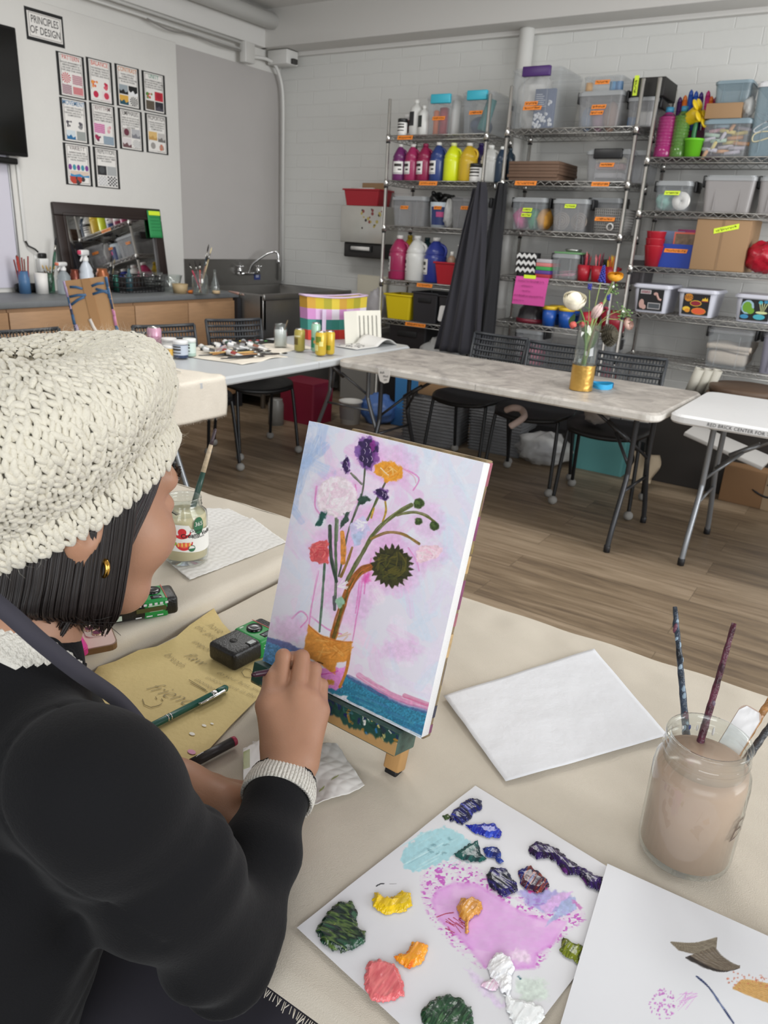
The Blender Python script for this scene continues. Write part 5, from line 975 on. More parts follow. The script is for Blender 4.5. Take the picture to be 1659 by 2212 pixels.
can('yellow can at the front of the can cluster',692.5,767,716,24,'d2b23c',bands=[(.2,.45,-2.6,-1.4),(.55,.8,-2,-.9),(.4,.6,-1.2,-.5)])
can('gold yellow can at the right of the can cluster',712,765,715,21,'d2b23c',bands=[(.5,.8,-2.6,-1.6),(.2,.4,-1.8,-.8)])
for bx,by,ty,w,c,lid,lab,l in((297,769,733,38,'cfd2d2','e2e2e0','d8dada','wide white lidded jar nearest the wool hat'),(268,768,734,26,'d0d0ce','e2e2e0',None,'white lidded jar half hidden by the wool hat'),(366,762,730,32,'d6d6d4','e4e2df',None,'white jar with wide lid behind the yellow labelled one'),(366,771,746,26,'ddd4b8','e4e2df','d8a83c','low white jar with yellow label on the grey table'),(390.5,772,735,33,'2a3a58','e2e2e2','b8c0cc','navy blue jar with white lid on the grey table'),(410,768,731,28,'a8c0b4','dfe4e0','c8d8d0','pale green jar with white lid beside the navy one')):
 P,h=stand(bx,by,ty,zc);jar_at(l,P,wpx(P,w)/2,h,c,lid,lab)
tj,r,h=glass_jar('glass jar half full of white paint at the far edge of grey table',606,750,700,28,zc,fill='e2e2e2',level=.74);P=tj.location
brush('small brush standing in the jar of white paint',(P.x,P.y,zc+.03),(P.x+.03,P.y+.03,zc+h*1.18),'6a5a40',bcol='d8d8d4',r=.004)
rr=random.Random(9);TP=[(-3.16,3.02,.6),(-3.10,3.10,-.4),(-3.20,3.16,.2),(-3.06,3.20,1.0),(-3.15,3.25,-.7),(-3.22,3.30,.4),(-3.08,3.32,-.2),(-3.18,3.40,.8),(-3.26,3.20,1.3),(-3.02,3.06,.1),(-3.28,3.34,-.5),(-3.25,3.08,-.2),(-3.12,3.17,.5),(-3.16,3.33,-.9),(-3.05,3.26,.3),(-3.21,3.23,-.3)]
tube_cols=['2c2c2c','8a3030','3a4a6a','9aa09c','6a6a66','4a3a34','80503c','304a3c']
for i,(x,y,a) in enumerate(TP):
 t=thing('paint_tube','silver and white paint tube in the heap on the grey table','paint tube',(x,y,zc+.004+(.018 if i>11 else 0)),a,'heap of paint tubes')
 q=MB();L=rr.uniform(.09,.13)
 def tb(u,v,L=L):a_=2*PI*u;k=v;return(L*v,.016*math.cos(a_)*(1-.15*k)+.006*math.cos(a_)*k,(.014*(1-k)+.0015)*(1+math.sin(a_)))
 q.grid(tb,12,6);q.lathe([(0,-.006),(.014,-.004),(.015,.004),(.006,.012),(0,.012)],12,M=frame((0,0,.0155),(0,1,0),(0,0,1),(-1,0,0)));q.build('body',mat('tube_%d'%(i%3),('d0d0d0','b4b6b8','dcdad6')[i%3],.25,.5 if i%3==1 else 0),t)
 MB().grid(lambda u,v,L=L:(L*(.25+.3*v),*[(1.06*c_) for c_ in tb(u*.5,.25+.3*v)[1:]]),8,2).build('paper_label',mat('tl_'+tube_cols[i%8],tube_cols[i%8],.4),t)
 MB().cyl((0,0,0),.007,.016,12,M=frame((-.008,0,.0155),(0,1,0),(0,0,1),(-1,0,0))).build('cap',mat('cap_%d'%(i%2),('1c1c1e','e0e0de')[i%2],.4),t)
o=MB().box((0,0,0),(.045,.055,.012),.003).build('eraser_block',mat('dusty_pink','a89694',.8));o.location=onz(477,752,zc+.045);o.rotation_euler=(.1,-.5,.3);tag(o,'dusty pink block lying on the heap of paint tubes','block')
for i in range(14):
 a=rr.uniform(-.42,-.08);x,y=-2.95+rr.uniform(-.10,.09),3.12+rr.uniform(-.12,.12);L=rr.uniform(.2,.28);z=zc+.006+.004*(i%4)
 brush('brush lying in the loose pile on the grey table edge',(x+L*.5*math.cos(a+PI/2),y+L*.5*math.sin(a+PI/2),z),(x-L*.5*math.cos(a+PI/2),y-L*.5*math.sin(a+PI/2),z),('1c2420','2a2a2c','1f3a30','c8a060','23201e','b8844c','2c2420')[i%7],bcol='221c1a',r=.0045,group='loose pile of brushes on the grey table')
for i,(y0_,y1_,x_) in enumerate(((3.42,3.70,-3.36),(4.02,4.30,-3.30))):
 t=thing('paint_palette',('black palette tray with paint dabs behind the tubes','black palette tray behind the white paint jar')[i],'palette',(x_,y0_,TZ+.002));MB().tub(.20,y1_-y0_,.012,.97,.004,.01,M=TR(.05,(y1_-y0_)/2,0)).build('tray_body',BLK,t)
 q=MB()
 for k in range(9):q.ball((.05+rr.uniform(-.07,.07),rr.uniform(.03,y1_-y0_-.03),.006),(.012,.014,.004),8,mi=k%4)
 q.build('paint_dab',[mat('dab%d'%j,c,.4) for j,c in enumerate(('4a8a4a','b84a4a','d8c050','c8c8cc'))],t)
brush('long white handled brush with teal tip lying on the drop cloth',onz(330,788,zc+.008),onz(392,803,zc+.008),'d8d4ca',bcol='2f7a80',r=.005)
A,B2=onz(655,732,zc),onz(787,728,zc);P=Vector((-3.16,4.20,TZ+.002));hT=.29
t=thing('tote_bag','colourful striped tote bag standing on the far end of grey table','bag',(P.x,P.y,P.z));dv=Vector((.36,.93,0)).normalized();nv=Vector((.93,-.36,0));W=.46
for k,(f0,f1,cs) in enumerate(((0,.22,('c83a2c','b83028','d04a34','b82a2c')),(.22,.46,('2f7a70','3c8a80','2c6a66','347a76')),(.46,.70,('d8a8d0','e0d8e4','c88ac0','d8b4d8')),(.70,.97,('c8b028','a8a02c','d8c040','c89a38')))):
 ms=[mat('tote_'+c,c,.7) for c in cs];q=MB();n=8
 for i in range(n):
  def f(u,v,i=i):
   s=(i+u)/n;z=hT*(f0+(f1-f0)*v);bul=.055+.03*math.sin(PI*s)*(1-.3*z/hT);side=1
   p=dv*(W*(s-.5)*(1+.06*(z/hT-.5)))+nv*bul+Vector((0,0,z-.012*math.sin(PI*s)*(z/hT)));return tuple(p)
  def g(u,v,i=i):
   s=(i+u)/n;z=hT*(f0+(f1-f0)*v);p=dv*(W*(s-.5)*(1+.06*(z/hT-.5)))-nv*(.045+.03*math.sin(PI*s))+Vector((0,0,z-.012*math.sin(PI*s)*(z/hT)));return tuple(p)
  q.grid(f,2,3,mi=(i+k)%4).grid(g,2,3,mi=(i+k)%4)
  if i==0:q.grid(lambda u,v:tuple(Vector(f(0,v))*(1-u)+Vector(g(0,v))*u),3,3,mi=k%4)
  if i==n-1:q.grid(lambda u,v:tuple(Vector(f(1,v))*(1-u)+Vector(g(1,v))*u),3,3,mi=k%4)
 q.build('striped_panel',ms,t)
q=MB()
def rimp(s,b):z=hT*.97;return dv*(W*(s-.5)*1.03)+nv*b+Vector((0,0,z-.012*math.sin(PI*s)))
q.tube([rimp(i/10,.057+.03*math.sin(PI*i/10)*.7) for i in range(11)]+[rimp(1-i/10,-.047-.03*math.sin(PI*i/10)) for i in range(11)]+[rimp(0,.057)],.006,6);q.build('rim_binding',mat('tote_lilac','cfb8d4',.7),t)
q=MB()
for s in(.22,):q.grid(lambda u,v:tuple(dv*(W*(s-.5)+.03*(u-.5))+nv*(.098-.0*v)+Vector((0,0,hT*(.02+.66*v)))),2,6)
q.build('strap',mat('tote_strap','d9c8e0',.7),t)
A=onz(702,730,zc);Bv=Vector((.30,.95,0)).normalized()
t=thing('sketch_booklet','cream booklet with black line drawings standing before the tote bag','booklet',(-2.93,4.02,TZ+.002));hb=.205
def pg(s0,s1,off0,off1):return[tuple(Bv*s0+Vector((off0,0,0))),tuple(Bv*s1+Vector((off1,0,0))),tuple(Bv*s1+Vector((off1-.02,0,hb))),tuple(Bv*s0+Vector((off0-.02,0,hb)))]
for(s0,s1,o0,o1) in((-.02,.11,.03,.0),(.11,.30,.0,.01)):
 q=MB();p=[Vector(v) for v in pg(s0,s1,o0,o1)];n=(p[1]-p[0]).cross(p[3]-p[0]).normalized()*.003;q.add([tuple(v) for v in p]+[tuple(v+n) for v in p],[(3,2,1,0),(4,5,6,7),(0,1,5,4),(1,2,6,5),(2,3,7,6),(3,0,4,7)]);q.build('page',mat('booklet_paper','e6e3d6',.7),t)
q=MB();e1=(Bv*.19+Vector((.01,0,0))).normalized();e2=Vector((-.02,0,hb)).normalized();M=frame(Bv*.11+Vector((.0045,-.001,0)),e1,e2,e1 .cross(e2))
for i in range(5):
 for k in range(3):q.tube([(.02+.034*i+.006*math.sin(j*1.9+k*2+i),.03+.016*j,0) for j in range(10)],.0008,4,M=M)
q.build('ink_drawing',INK,t)
def mgz(u,v):
 s=u;k=v;a=math.sin(PI*min(1,max(0,(s-.48)/.52)))*.055 if s>.48 else.006
 return(-2.80+.17*(k-.5)+.03*s,3.86+.42*s,TZ+.004+a*(1-.25*k))
o=MB().grid(mgz,40,6,thick=.004).build('open_magazine',mat('magazine_paper','d4d2ce',.5));tag(o,'open magazine with one page curling up on the grey table','magazine')
q=MB();rr=random.Random(31)
for i in range(16):
 u0=rr.uniform(.05,.4);v0=.08+.05*i;q.tube([tuple(Vector(mgz(u0+.03*j,min(.95,v0)))+Vector((0,0,.001))) for j in range(rr.randrange(2,5))],.002,4)
q.build('printed_lines',mat('print_grey','6a6866',.6),o)
P0=onz(215,778,TZ);zB=TZ+.002
nrm=Vector((-CF.x,-CF.y,.0)).normalized();pl0=Vector((P0 .x,P0 .y,zB))
TL,TRp,BRp=onplane(130,608,pl0,nrm),onplane(222,602,pl0,nrm),onplane(256,728,pl0,nrm)
ex=(TRp-TL);wv=ex.length;ex.normalize();ey=(TRp-BRp);hv=ey.length;ey=(ey-ex*ey.dot(ex)*.0).normalized();BL=TL-ey*(hv+.10);hv+=.10
ex=(TRp-TL).normalized();en=ex.cross(ey).normalized()
t=thingM('cardboard_easel','brown cardboard easel back smeared with blue paint behind the hat','easel',frame(BL,ex,ey,en))
q=MB();q.add([(0,0,0),(wv,0,0),(wv,hv,0),(0,hv,0),(0,0,-.012),(wv,0,-.012),(wv,hv,-.012),(0,hv,-.012)],[(0,1,2,3),(7,6,5,4),(0,4,5,1),(1,5,6,2),(2,6,7,3),(3,7,4,0)]);q.build('cardboard_sheet',mat('kraft','b08a62',.8,var=.05,vscale=10),t)
MB().bx(wv*.42,wv*.62,0,hv,.0005,.004).build('cardboard_strut',mat('kraft2','a57e56',.8),t)
rr=random.Random(14);q=MB()
def stroke(pts,r,mi=0,z=.0045):q.tube([(p[0]*wv,p[1]*hv,z) for p in pts],r,6,mi=mi,flat=.12)
for(a,b,c,d) in((.06,.80,.45,.80),(.60,.80,.98,.82),(.62,.90,.92,.92),(.05,.70,.4,.78),(.12,.92,.4,.88),(.7,.86,.99,.78)):stroke([(a,b),((a+c)/2,(b+d)/2+.01),(c,d)],.007)
for yy in range(12):e=rr.uniform(-.01,.012);stroke([(.015+e,.1+.07*yy),(.02+e,.23+.07*yy)],rr.uniform(.005,.009),rr.choice((0,0,1,4)));e=rr.uniform(-.012,.01);stroke([(.975+e,.1+.07*yy),(.985+e,.22+.07*yy)],rr.uniform(.005,.009),rr.choice((2,2,4)) if yy in(4,5,6) else rr.choice((0,1)))
stroke([(.40,.50),(.44,.40),(.52,.28)],.009,3);stroke([(.04,.45),(.06,.35)],.010,4)
q.build('paint_smears',[mat('smear_blue','33597e',.5),mat('smear_navy','2a3550',.5),mat('smear_pink','b87898',.5),mat('smear_white','d8d0c8',.5),mat('smear_lilac','9a8aa8',.5)],t)
P=Vector((-3.36,2.54,0));o=MB().lathe([(0,0),(.035,0),(.035,.25),(.018,.25),(.018,.0),(0,0)],20).build('paper_roll',PAPER);o.location=(P.x,P.y,TZ+.002);tag(o,'white paper roll standing behind the cardboard easel','roll')
P,h=stand(1254,842,700,TZ+.001);r=wpx(P,47)/2;vz=thing('flower_vase','clear glass cylinder vase with gold band holding mixed flowers','vase',(P.x,P.y,TZ+.001));VP=Vector((P.x,P.y,TZ+.001));hv_=h
MB().lathe([(0,0),(r,0),(r,h),(r*.94,h),(r*.94,.012),(0,.012)],28).build('glass',GLASS,vz)
MB().lathe([(0,.013),(r*.92,.013),(r*.92,h*.40),(0,h*.40)],24).build('water',glassy('vase_water',(.86,.9,.84),.25,'a8a890'),vz)
def gold(u,v):a=2*PI*u;k=1+.025*vnoise(math.cos(a)*9,math.sin(a)*9,v*16)+.02*vnoise(math.cos(a)*20,math.sin(a)*20,v*45);return((r+.002)*k*math.cos(a),(r+.002)*k*math.sin(a),.002+h*.385*v)
MB().grid(gold,60,24).build('gold_band',mat('gold_leaf','d0a658',.3,.8),vz)
def fpt(px_,py_):return onplane(px_,py_,VP,Vector((CF.x,CF.y,0)).normalized())
STEM=mat('stem_green','5a7a3a',.5);STEM2=mat('stem_pale','8a9a5a',.5);LEAF=mat('leaf_green','3a5a34',.5)
def petals(q,c,R,n,layers,squash=.8,seed=0,mi=0,up=Vector((0,0,1))):
 rr=random.Random(seed);e1=up.orthogonal().normalized();e2=up.cross(e1);M0=frame(c,e1,e2,up)
 for L in range(layers):
  k=1-L/layers;n_=max(3,int(n*(.5+.5*k)))
  for i in range(n_):
   a=2*PI*(i+.5*L)/n_+rr.uniform(-.15,.15);w=R*(.75*k+.18);op=.35+.9*k
   fl=rr.uniform(.02,.16)*k
   def f(u,v,a=a,k=k,fl=fl):
    s=(u-.5)*2;lat=-1.25+v*(1.25+.35*k*0+.95*(1-k)+.35);kk=(.30+.70*k)*(1+fl*v*v*v-.05*s*s*v);ang=a+s*.85*(.55+.45*math.sin(PI*min(.9,v*.7+.15)));return(R*kk*math.cos(lat)*math.cos(ang),R*kk*math.cos(lat)*math.sin(ang),R*squash*(kk*math.sin(lat)+.12*(1-k))-.03*R*s*s)
   q.grid(f,6,6,mi=mi,M=M0)
 return q
def flower(name,label,head,base,build,stem_m=STEM,sr=.0035,mid=None):
 H,B_=fpt(*head),VP+Vector((base[0],base[1],.02));t=thing(name,label,'flower',B_)
 rim=VP+Vector((max(-r*.7,min(r*.7,(H-VP).x*.25)),max(-r*.7,min(r*.7,(H-VP).y*.25)),hv_*.97))
 pts=catmull([(0,0,0),rim-B_]+([fpt(*m)-B_ for m in mid] if mid else[])+[H-B_],6)
 MB().tube(pts,sr,8).build('stem',stem_m,t);build(t,H-B_,(pts[-1]-pts[-3]).normalized());return t
def wrose(t,c,up):
 petals(MB(),c,.052,8,6,.85,1,up=Vector((.25,-.45,.8)).normalized()).ball(tuple(c+Vector((0,0,.004))),.036,14).build('blossom',mat('petal_white','efe9d6',.6,sss=0),t)
 q=MB();q.grid(lambda u,v:tuple(c+Vector((.05+.05*u,-.01+.02*(v-.5)*math.sin(PI*u),-.02-.02*u))),6,4);q.grid(lambda u,v:tuple(c+Vector((.01+.03*(v-.5)*math.sin(PI*u)-.02*u,0,-.06-.06*u))),6,4);q.build('leaf',LEAF,t)
flower('white_rose','large white rose leaning left from the vase',(1241,649),(.015,-.01),wrose,STEM,.0045)
def ranun(t,c,up):petals(MB(),c,.036,7,5,.55,2,up=Vector((.1,-.35,.9)).normalized()).build('blossom',mat('petal_orange','d8981c',.6),t)
flower('orange_ranunculus','orange yellow flower at the top right of the vase',(1329,597),(-.01,.01),ranun,STEM2,.003)
def musc(t,c,up):
 q=MB();rr=random.Random(5)
 for i in range(46):
  k=i/46;a=i*2.4;R_=.013*(1.05-k*.75);q.ball(tuple(c+Vector((R_*math.cos(a),R_*math.sin(a),-.035+.075*k))),.0062*(1.15-.6*k),7)
 q.build('blossom',mat('petal_blue','2a2f8a',.5),t)
flower('grape_hyacinth','tall deep blue flower spike above the vase',(1302,592),(.0,.015),musc,STEM2,.0025)
def musc2(t,c,up):
 q=MB()
 for i in range(14):q.ball(tuple(c+Vector((.006*math.cos(i*2.4),.006*math.sin(i*2.4),-.012+.024*i/14))),.005,7)
 q.build('blossom',mat('petal_blue','2a2f8a',.5),t)
flower('grape_hyacinth','small deep blue bud between the rose and tall spike',(1274,619),(.005,.02),musc2,STEM2,.0018);flower('grape_hyacinth','small dark blue bud below the orange flower',(1314,642),(-.005,.02),musc2,STEM2,.0018)
def tulip(t,c,up):
 q=MB();d=Vector((.45,-.05,.85)).normalized();e1=d.orthogonal().normalized();e2=d.cross(e1);M=frame(c,e1,e2,d)
 for k in range(6):
  a=k*PI/3
  def f(u,v,a=a,k=k):s=(u-.5)*2;rad=.024*math.sin(PI*min(.93,v*.8+.12))*(1 if k%2 else.9);an=a+s*.75*math.sin(PI*min(.97,v*.82+.1));return(rad*math.cos(an),rad*math.sin(an),-.035+.085*v)
  q.grid(f,6,8,M=M)
 q.build('blossom',mat('petal_pale_pink','d8bcb8',.6,var=.15,vscale=60),t)
 q=MB();q.grid(lambda u,v:tuple(c+Vector((-.01-.05*(1-u)+.03*(v-.5)*math.sin(PI*u),-.015,-.04-.14*u))),8,4);q.grid(lambda u,v:tuple(c+Vector((.03*(1-u)+.022*(v-.5)*math.sin(PI*u),.012,-.03-.15*u))),8,4);q.build('leaf',mat('leaf_tulip','55733c',.5),t)
flower('pink_tulip','pale pink tulip leaning right above the vase rim',(1288,675),(-.015,-.012),tulip,STEM2,.0045)
def carn(col,R,seed):
 def b(t,c,up):
  q=MB();rr=random.Random(seed)
  for i in range(26):
   d=Vector((rr.gauss(0,1),rr.gauss(0,1),rr.gauss(.25,.7))).normalized();e1=d.orthogonal().normalized();e2=d.cross(e1);M=frame(c,e1,e2,d);q.grid(lambda u,v:((u-.5)*R*.9,(v-.5)*R*.6,R*(.55+.35*u*(1-u)*2+.1*math.sin(v*9))),4,4,M=M)
  q.build('blossom',mat('petal_'+col,col,.7),t)
 return b
flower('coral_carnation','coral carnation low at the left of the vase rim',(1238,702),(.012,-.015),carn('d86a60',.022,3),STEM);flower('coral_carnation','second coral carnation nearer the vase mouth',(1257,701),(.0,-.018),carn('c85a58',.018,4),STEM)
flower('red_blossom','small red blossom above the pale tulip',(1298,658),(-.012,.012),carn('a8283a',.014,6),STEM2,.0025)
def cone(t,c,up):
 q=MB();d=Vector((.75,-.3,.25)).normalized();e1=d.orthogonal().normalized();e2=d.cross(e1);M0=frame(c,e1,e2,d)
 for L in range(7):
  k=L/7;R_=.052*(1-.75*k*k);n=14-L
  for i in range(n):
   a=2*PI*(i+.5*(L%2))/n;M=M0@TR(0,0,-.02+.045*k)@TR(rz=a)
   q.grid(lambda u,v:(R_*(.35+.75*u),(v-.5)*.026*(1-.75*u*u),.012*u*u-.0),4,2,M=M,thick=.0015)
 q.ball(tuple(c),(.030,.030,.030),12).build('seed_head',mat('dark_brown_green','4a4436',.8,var=.3,vscale=60),t)
flower('dried_seed_head','dark brown layered seed head drooping right of the vase',(1318,724),(-.02,-.0),cone,mat('stem_brown','6a5a3a',.7),.006,mid=[(1288,712)])
def palepink(t,c,up):petals(MB(),c,.028,6,4,.5,9,up=Vector((.8,-.4,.3)).normalized()).build('blossom',mat('petal_blush','d0b0a4',.6),t)
flower('blush_blossom','blush pink blossom at the far right of the bouquet',(1358,700),(-.018,.008),palepink,STEM2,.0018,mid=[(1330,690)])
def fern(seed,n,L):
 def b(t,c,up):
  rr=random.Random(seed);q=MB()
  for i in range(n):
   a=rr.uniform(0,2*PI);p=c+Vector((rr.uniform(-L,L),rr.uniform(-L,L)*.5,rr.uniform(-L,L*.6)));q.tube([c+Vector((0,0,-L*.5)),p],.0008,4);q.ball(tuple(p),(.006,.006,.004),6)
  q.build('leaf',mat('fern_leaf','6a8a50',.6),t)
 return b
flower('green_sprig','thin green sprig spreading right of the orange flower',(1345,668),(-.01,.015),fern(1,22,.05),STEM2,.0016);flower('green_sprig','thin green sprig just under the orange flower',(1322,622),(-.004,.018),fern(2,14,.03),mat('stem_lime','8aa060',.6),.003)
flower('red_blossom','dark red blossom at the right of the pale tulip',(1309,668),(-.016,.004),carn('7a1c30',.016,8),STEM2,.0025)
for _i,(dx,dy) in enumerate(((.01,.01),(-.012,-.008),(.004,-.015),(-.02,.01))):pass
P=onz(1297,838,TZ+.001);t=thing('tape_roll','loose bright blue tape roll lying beside the flower vase','tape',P);q=MB()
def tp(u,v):a=2*PI*u*1.35+.4;R_=.056+.005*math.sin(a*3)-.005*u;return(R_*math.cos(a)*1.05,R_*math.sin(a)*.9,.002+.026*v+.004*math.sin(a*2))
q.grid(tp,60,3).build('coil',mat('blue_tape','2f9fd0',.4),t)
q=MB().grid(lambda u,v:(-.05+.095*u+.01*v,-.048-.06*u-.02*v,.003+.012*math.sin(PI*u)+.014*(1-u)*v),14,4);q.build('loose_tail',mat('blue_tape','2f9fd0',.4),t)
def flo(px_,py_,z=0):return onz(px_,py_,z)
def crate_at(name,label,cat,x,y,w,d,h,col,rz=0,t_=None):o=thing(name,label,cat,(x,y,.001),rz);MB().tub(w,d,h,.95,.005,.015).build('box_body',mat('ct_'+col,col,.5),o);MB().rbox(w*.98,d*.98,h,h+.02,.015).build('lid',mat('ct_'+(t_ or col),t_ or col,.5),o);return o
crate_at('storage_box','crimson box on the floor beyond the grey table','box',-3.70,4.60,.34,.26,.30,'7a1430')
P=Vector((-3.40,4.78,0));t=thing('plastic_bucket','white printed bucket on the floor under the grey table','bucket',P);MB().lathe([(0,0),(.075,0),(.09,.17),(.095,.17),(.095,.18),(.085,.18),(.07,.005),(0,.005)],24).build('bucket_body',mat('bucket_white','cfcdc8',.4),t);MB().grid(lambda u,v:((.081+.007*v)*math.cos(-2.6+2*u),(.081+.007*v)*math.sin(-2.6+2*u),.04+.09*v),12,2).build('paper_label',mat('label_soft','7c7876',.5),t)
P=Vector((-3.78,4.33,0));o=MB().lathe([(0,0),(.06,0),(.06,.16),(.05,.19),(.05,.2),(0,.2)],20).build('glass_jar',mat('jar_grey','8f8e8a',.2,alpha=.8));o.location=P;tag(o,'grey glass jar on the floor beside the crimson box','jar')
o=crumple(MB(),(0,0,.11),(.15,.13,.12),31,.25,26).build('plastic_bag',mat('blue_bag','5478b8',.3,bump=.6,bscale=25));o.location=(-3.25,4.95,.0);tag(o,'crumpled blue plastic bag on the floor by the white bucket','bag')
t=thing('file_crate','blue storage box with tan papers on the floor by the table joint','box',(-2.98,5.10,.14));MB().tub(.30,.24,.30,.95,.005,.01).build('box_body',mat('box_sky','3f80b8',.5),t)
for i in range(3):o=MB().bx(-.12,.12,-.004,.004,.0,.29-.02*i).build('folder',mat('fold_tan%d'%i,('b89868','a08058','c8b088')[i],.7));o.location=(-2.98,5.06+.04*i,.15);tag(o,('foremost','middle','rearmost')[i]+' tan folder standing in the blue storage box','folder')
tag(MB().bx(-3.14,-2.82,4.97,5.25,.002,.138,.004).build('folded_cartons',mat('blue_card','2f5f94',.6)),'dark blue flat box under the sky blue storage box','box')
def basket(label,x,y,w,d,h,rz=0):
 t=thing('woven_basket',label,'basket',(x,y,.001),rz,'grey woven baskets');m=mat('woven_grey','77787a',.6,bump=1,bscale=140);MB().tub(w,d,h,.96,.006,.02).build('basket_body',m,t);q=MB()
 for k in range(14):z=h*(k+.5)/14;s=.96+.04*z/h;q.tube([(-w/2*s,-d/2*s,z),(w/2*s,-d/2*s,z),(w/2*s,d/2*s,z),(-w/2*s,d/2*s,z),(-w/2*s,-d/2*s,z)],.005,4)
 q.build('weave_band',m,t)
basket('grey woven basket on the floor under the left end of smeared table',-2.62,4.78,.42,.32,.34,.1);basket('second grey woven basket behind the first chair of smeared table',-2.15,4.92,.40,.32,.30,.05)
o=MB().bx(-.17,.13,-.02,.10,0,.13,.004).build('cardboard_box',mat('cardboard','9c7d5c',.8));o.location=(-2.58,4.72,.345);tag(o,'brown cardboard box lying in the woven basket','box')
t=thing('caster_cart','black cart frame with caster wheels behind the first chair','cart',(-1.92,5.02,0));MB().bx(-.18,.18,-.1,.14,.13,.17,.006).build('deck',BLK,t)
for x in(-.14,.14):
 for y in(-.07,.11):MB().lathe([(0,-.014),(.05,-.014),(.056,-.008),(.056,.008),(.05,.014),(0,.014)],20,M=frame((x,y,.056),(0,1,0),(0,0,1),(1,0,0))).lathe([(0,-.015),(.02,-.015),(.02,.015),(0,.015)],12,M=frame((x,y,.056),(0,1,0),(0,0,1),(1,0,0)),mi=1).bx(x-.006,x+.006,y-.01,y+.01,.09,.14).build('caster_wheel',[mat('tyre','202022',.6),mat('hub_grey','7a7a7a',.4)],t)
o=crumple(MB(),(0,0,.10),(.19,.15,.11),33,.22,26).build('plastic_bag',bag);o.location=(-1.78,4.80,.0);tag(o,'large clear plastic bag on the floor behind the middle chair','bag')
o=crumple(MB(),(0,0,.07),(.12,.09,.07),35,.2).build('dark_bundle',mat('bundle_dark','4a4a5c',.8));o.location=(-1.78,4.80,.012);tag(o,'dark bundle inside the large clear plastic bag','bundle')
crate_at('storage_box','teal plastic box on the floor behind the middle chair','box',-1.42,4.98,.36,.28,.30,'5c9a9a')
crate_at('storage_box','black plastic box on the floor behind the chair right of vase','box',flo(1345,1018).x,flo(1345,1018).y+.17,.50,.34,.20,'17181b')
o=MB().grid(lambda u,v:((u-.5)*.16+.02*math.sin(v*5),.02*math.sin(u*7)-.03*v,.18*(1-v)),10,10,thick=.004).build('paper_bag',mat('kraft_pale','b8a890',.8));o.location=(-1.08,4.70,.05);tag(o,'pale crumpled paper bag before the black plastic box','bag')
t=crate_at('storage_box','black lidded box with green contents under the white table','box',flo(1478,1034).x,flo(1478,1034).y+.15,.36,.30,.20,'101214');MB().bx(-.11,.12,-.148,-.143,.03,.13,.01).build('window_panel',mat('dark_green_glass','2a4a3c',.3,var=.6,vscale=30),t)
o=crumple(MB(),(0,0,.06),(.14,.11,.06),37,.2).build('plastic_bag',bag);o.location=t.location+Vector((0,0,.223));tag(o,'clear bag with teal bits lying on the green black box','bag')
o=MB().bx(-.22,.24,-.10,.10,0,.025,.004).build('white_board',mat('white_slab','bdbbb8',.5));o.location=ony(1566,966,4.62);o.rotation_euler=(.10,.24,-.08);tag(o,'tilted white board stored under the clean white table','board')
t=ctn=thing('shipping_carton','cardboard carton with curved black arrow print under the white table','box',flo(1550,1080)+Vector((.27,.16,.001)),-.06);MB().bx(-.26,.30,-.17,.17,0,.22,.003).build('carton',mat('cardboard2','8b6a4a',.8),t);MB().bx(-.02,.035,-.1715,-.1705,0,.22).build('paper_tape',mat('carton_tape','9a8468',.5),t);q=MB();M=frame((0,-.1725,.10),(1,0,0),(0,0,1),(0,-1,0))
q.tube([(-.085+.02*i,.015-.035*math.sin(PI*(i/9)*.9+.15),0) for i in range(10)],[.003]+[.0065]*7+[.0055,.003],6,M=M,flat=.3);q.tube([(.075,.018,0),(.098,.012,0),(.094,-.008,0)],.003,6,M=M);q.add([(-.015,.05,.0005),(.03,.05,.0005),(.045,.085,.0005),(.02,.085,.0005)],[(0,1,2,3)],0,False,M);q.build('arrow_print',mat('print_black','1c1c20',.5),t)
t0=Vector((-.66,5.12,.556));
tag(MB().bx(-1.15,-.34,4.93,5.28,.002,.555).build('low_cabinet',mat('low_dark','26221f',.6)),'low dark cabinet under the lowest shelf of right rack','cabinet')
for k in range(2):
 o=MB().lathe([(0,0),(.20,0),(.215,.012),(.215,.042),(.20,.048),(0,.048)],36).build('round_tray',mat('tray_brown','5a4636',.6,var=.15,vscale=20));o.location=t0+Vector((.01*k,.0,.002+.05*k));tag(o,('lower','upper')[k]+' of the two round brown trays under the right rack','tray')
for k in range(3):
 o=MB().lathe([(.022,0),(.03,0),(.03,.17),(.022,.17),(.022,0)],16).build('paper_roll',mat('roll_cream','b8b4a8',.7));o.location=(-.98+.05*k,5.12+.02*k,.562);o.rotation_euler=(.08,.25,0);tag(o,('left','middle','right')[k]+' cream tube leaning beside the round brown trays','tube')
o=MB().ball((0,0,.035),.035,14).build('orange_ball',mat('ball_orange','d8702c',.5));o.location=ctn.location+Vector((.10,-.08,.221));tag(o,'orange ball lying on the carton at the right edge','ball')
folding_table('folding table under the cloth where the woman paints',(.15,.825,0),1.98,.80,0,TOPW,LEGG,False)
folding_table('folding table under the cloth left of the woman',(-1.90,.86,0),1.84,.80,0,TOPW,LEGG,False)
CL2=mat('natural_canvas','d4cbbc',.92,var=.05,vscale=9,bump=.22,bscale=800)
def ctop(x,y):
 f=.003*vnoise(x*5+y*6,(y-x)*2.2,0,1)+.0016*vnoise(x*14+y*20,(y*6-x*5),0,2)
 k=max(0,min(1,(x+.25)/.35));s=x*.35+y*.94;f+=.0075*k*(vnoise(s*26,(x-y*.3)*3,0,3));f+=.004*max(0,1-abs(y-1.19)/.07)*vnoise(x*18,y*9,0,4)
 return TZ+.0065+f
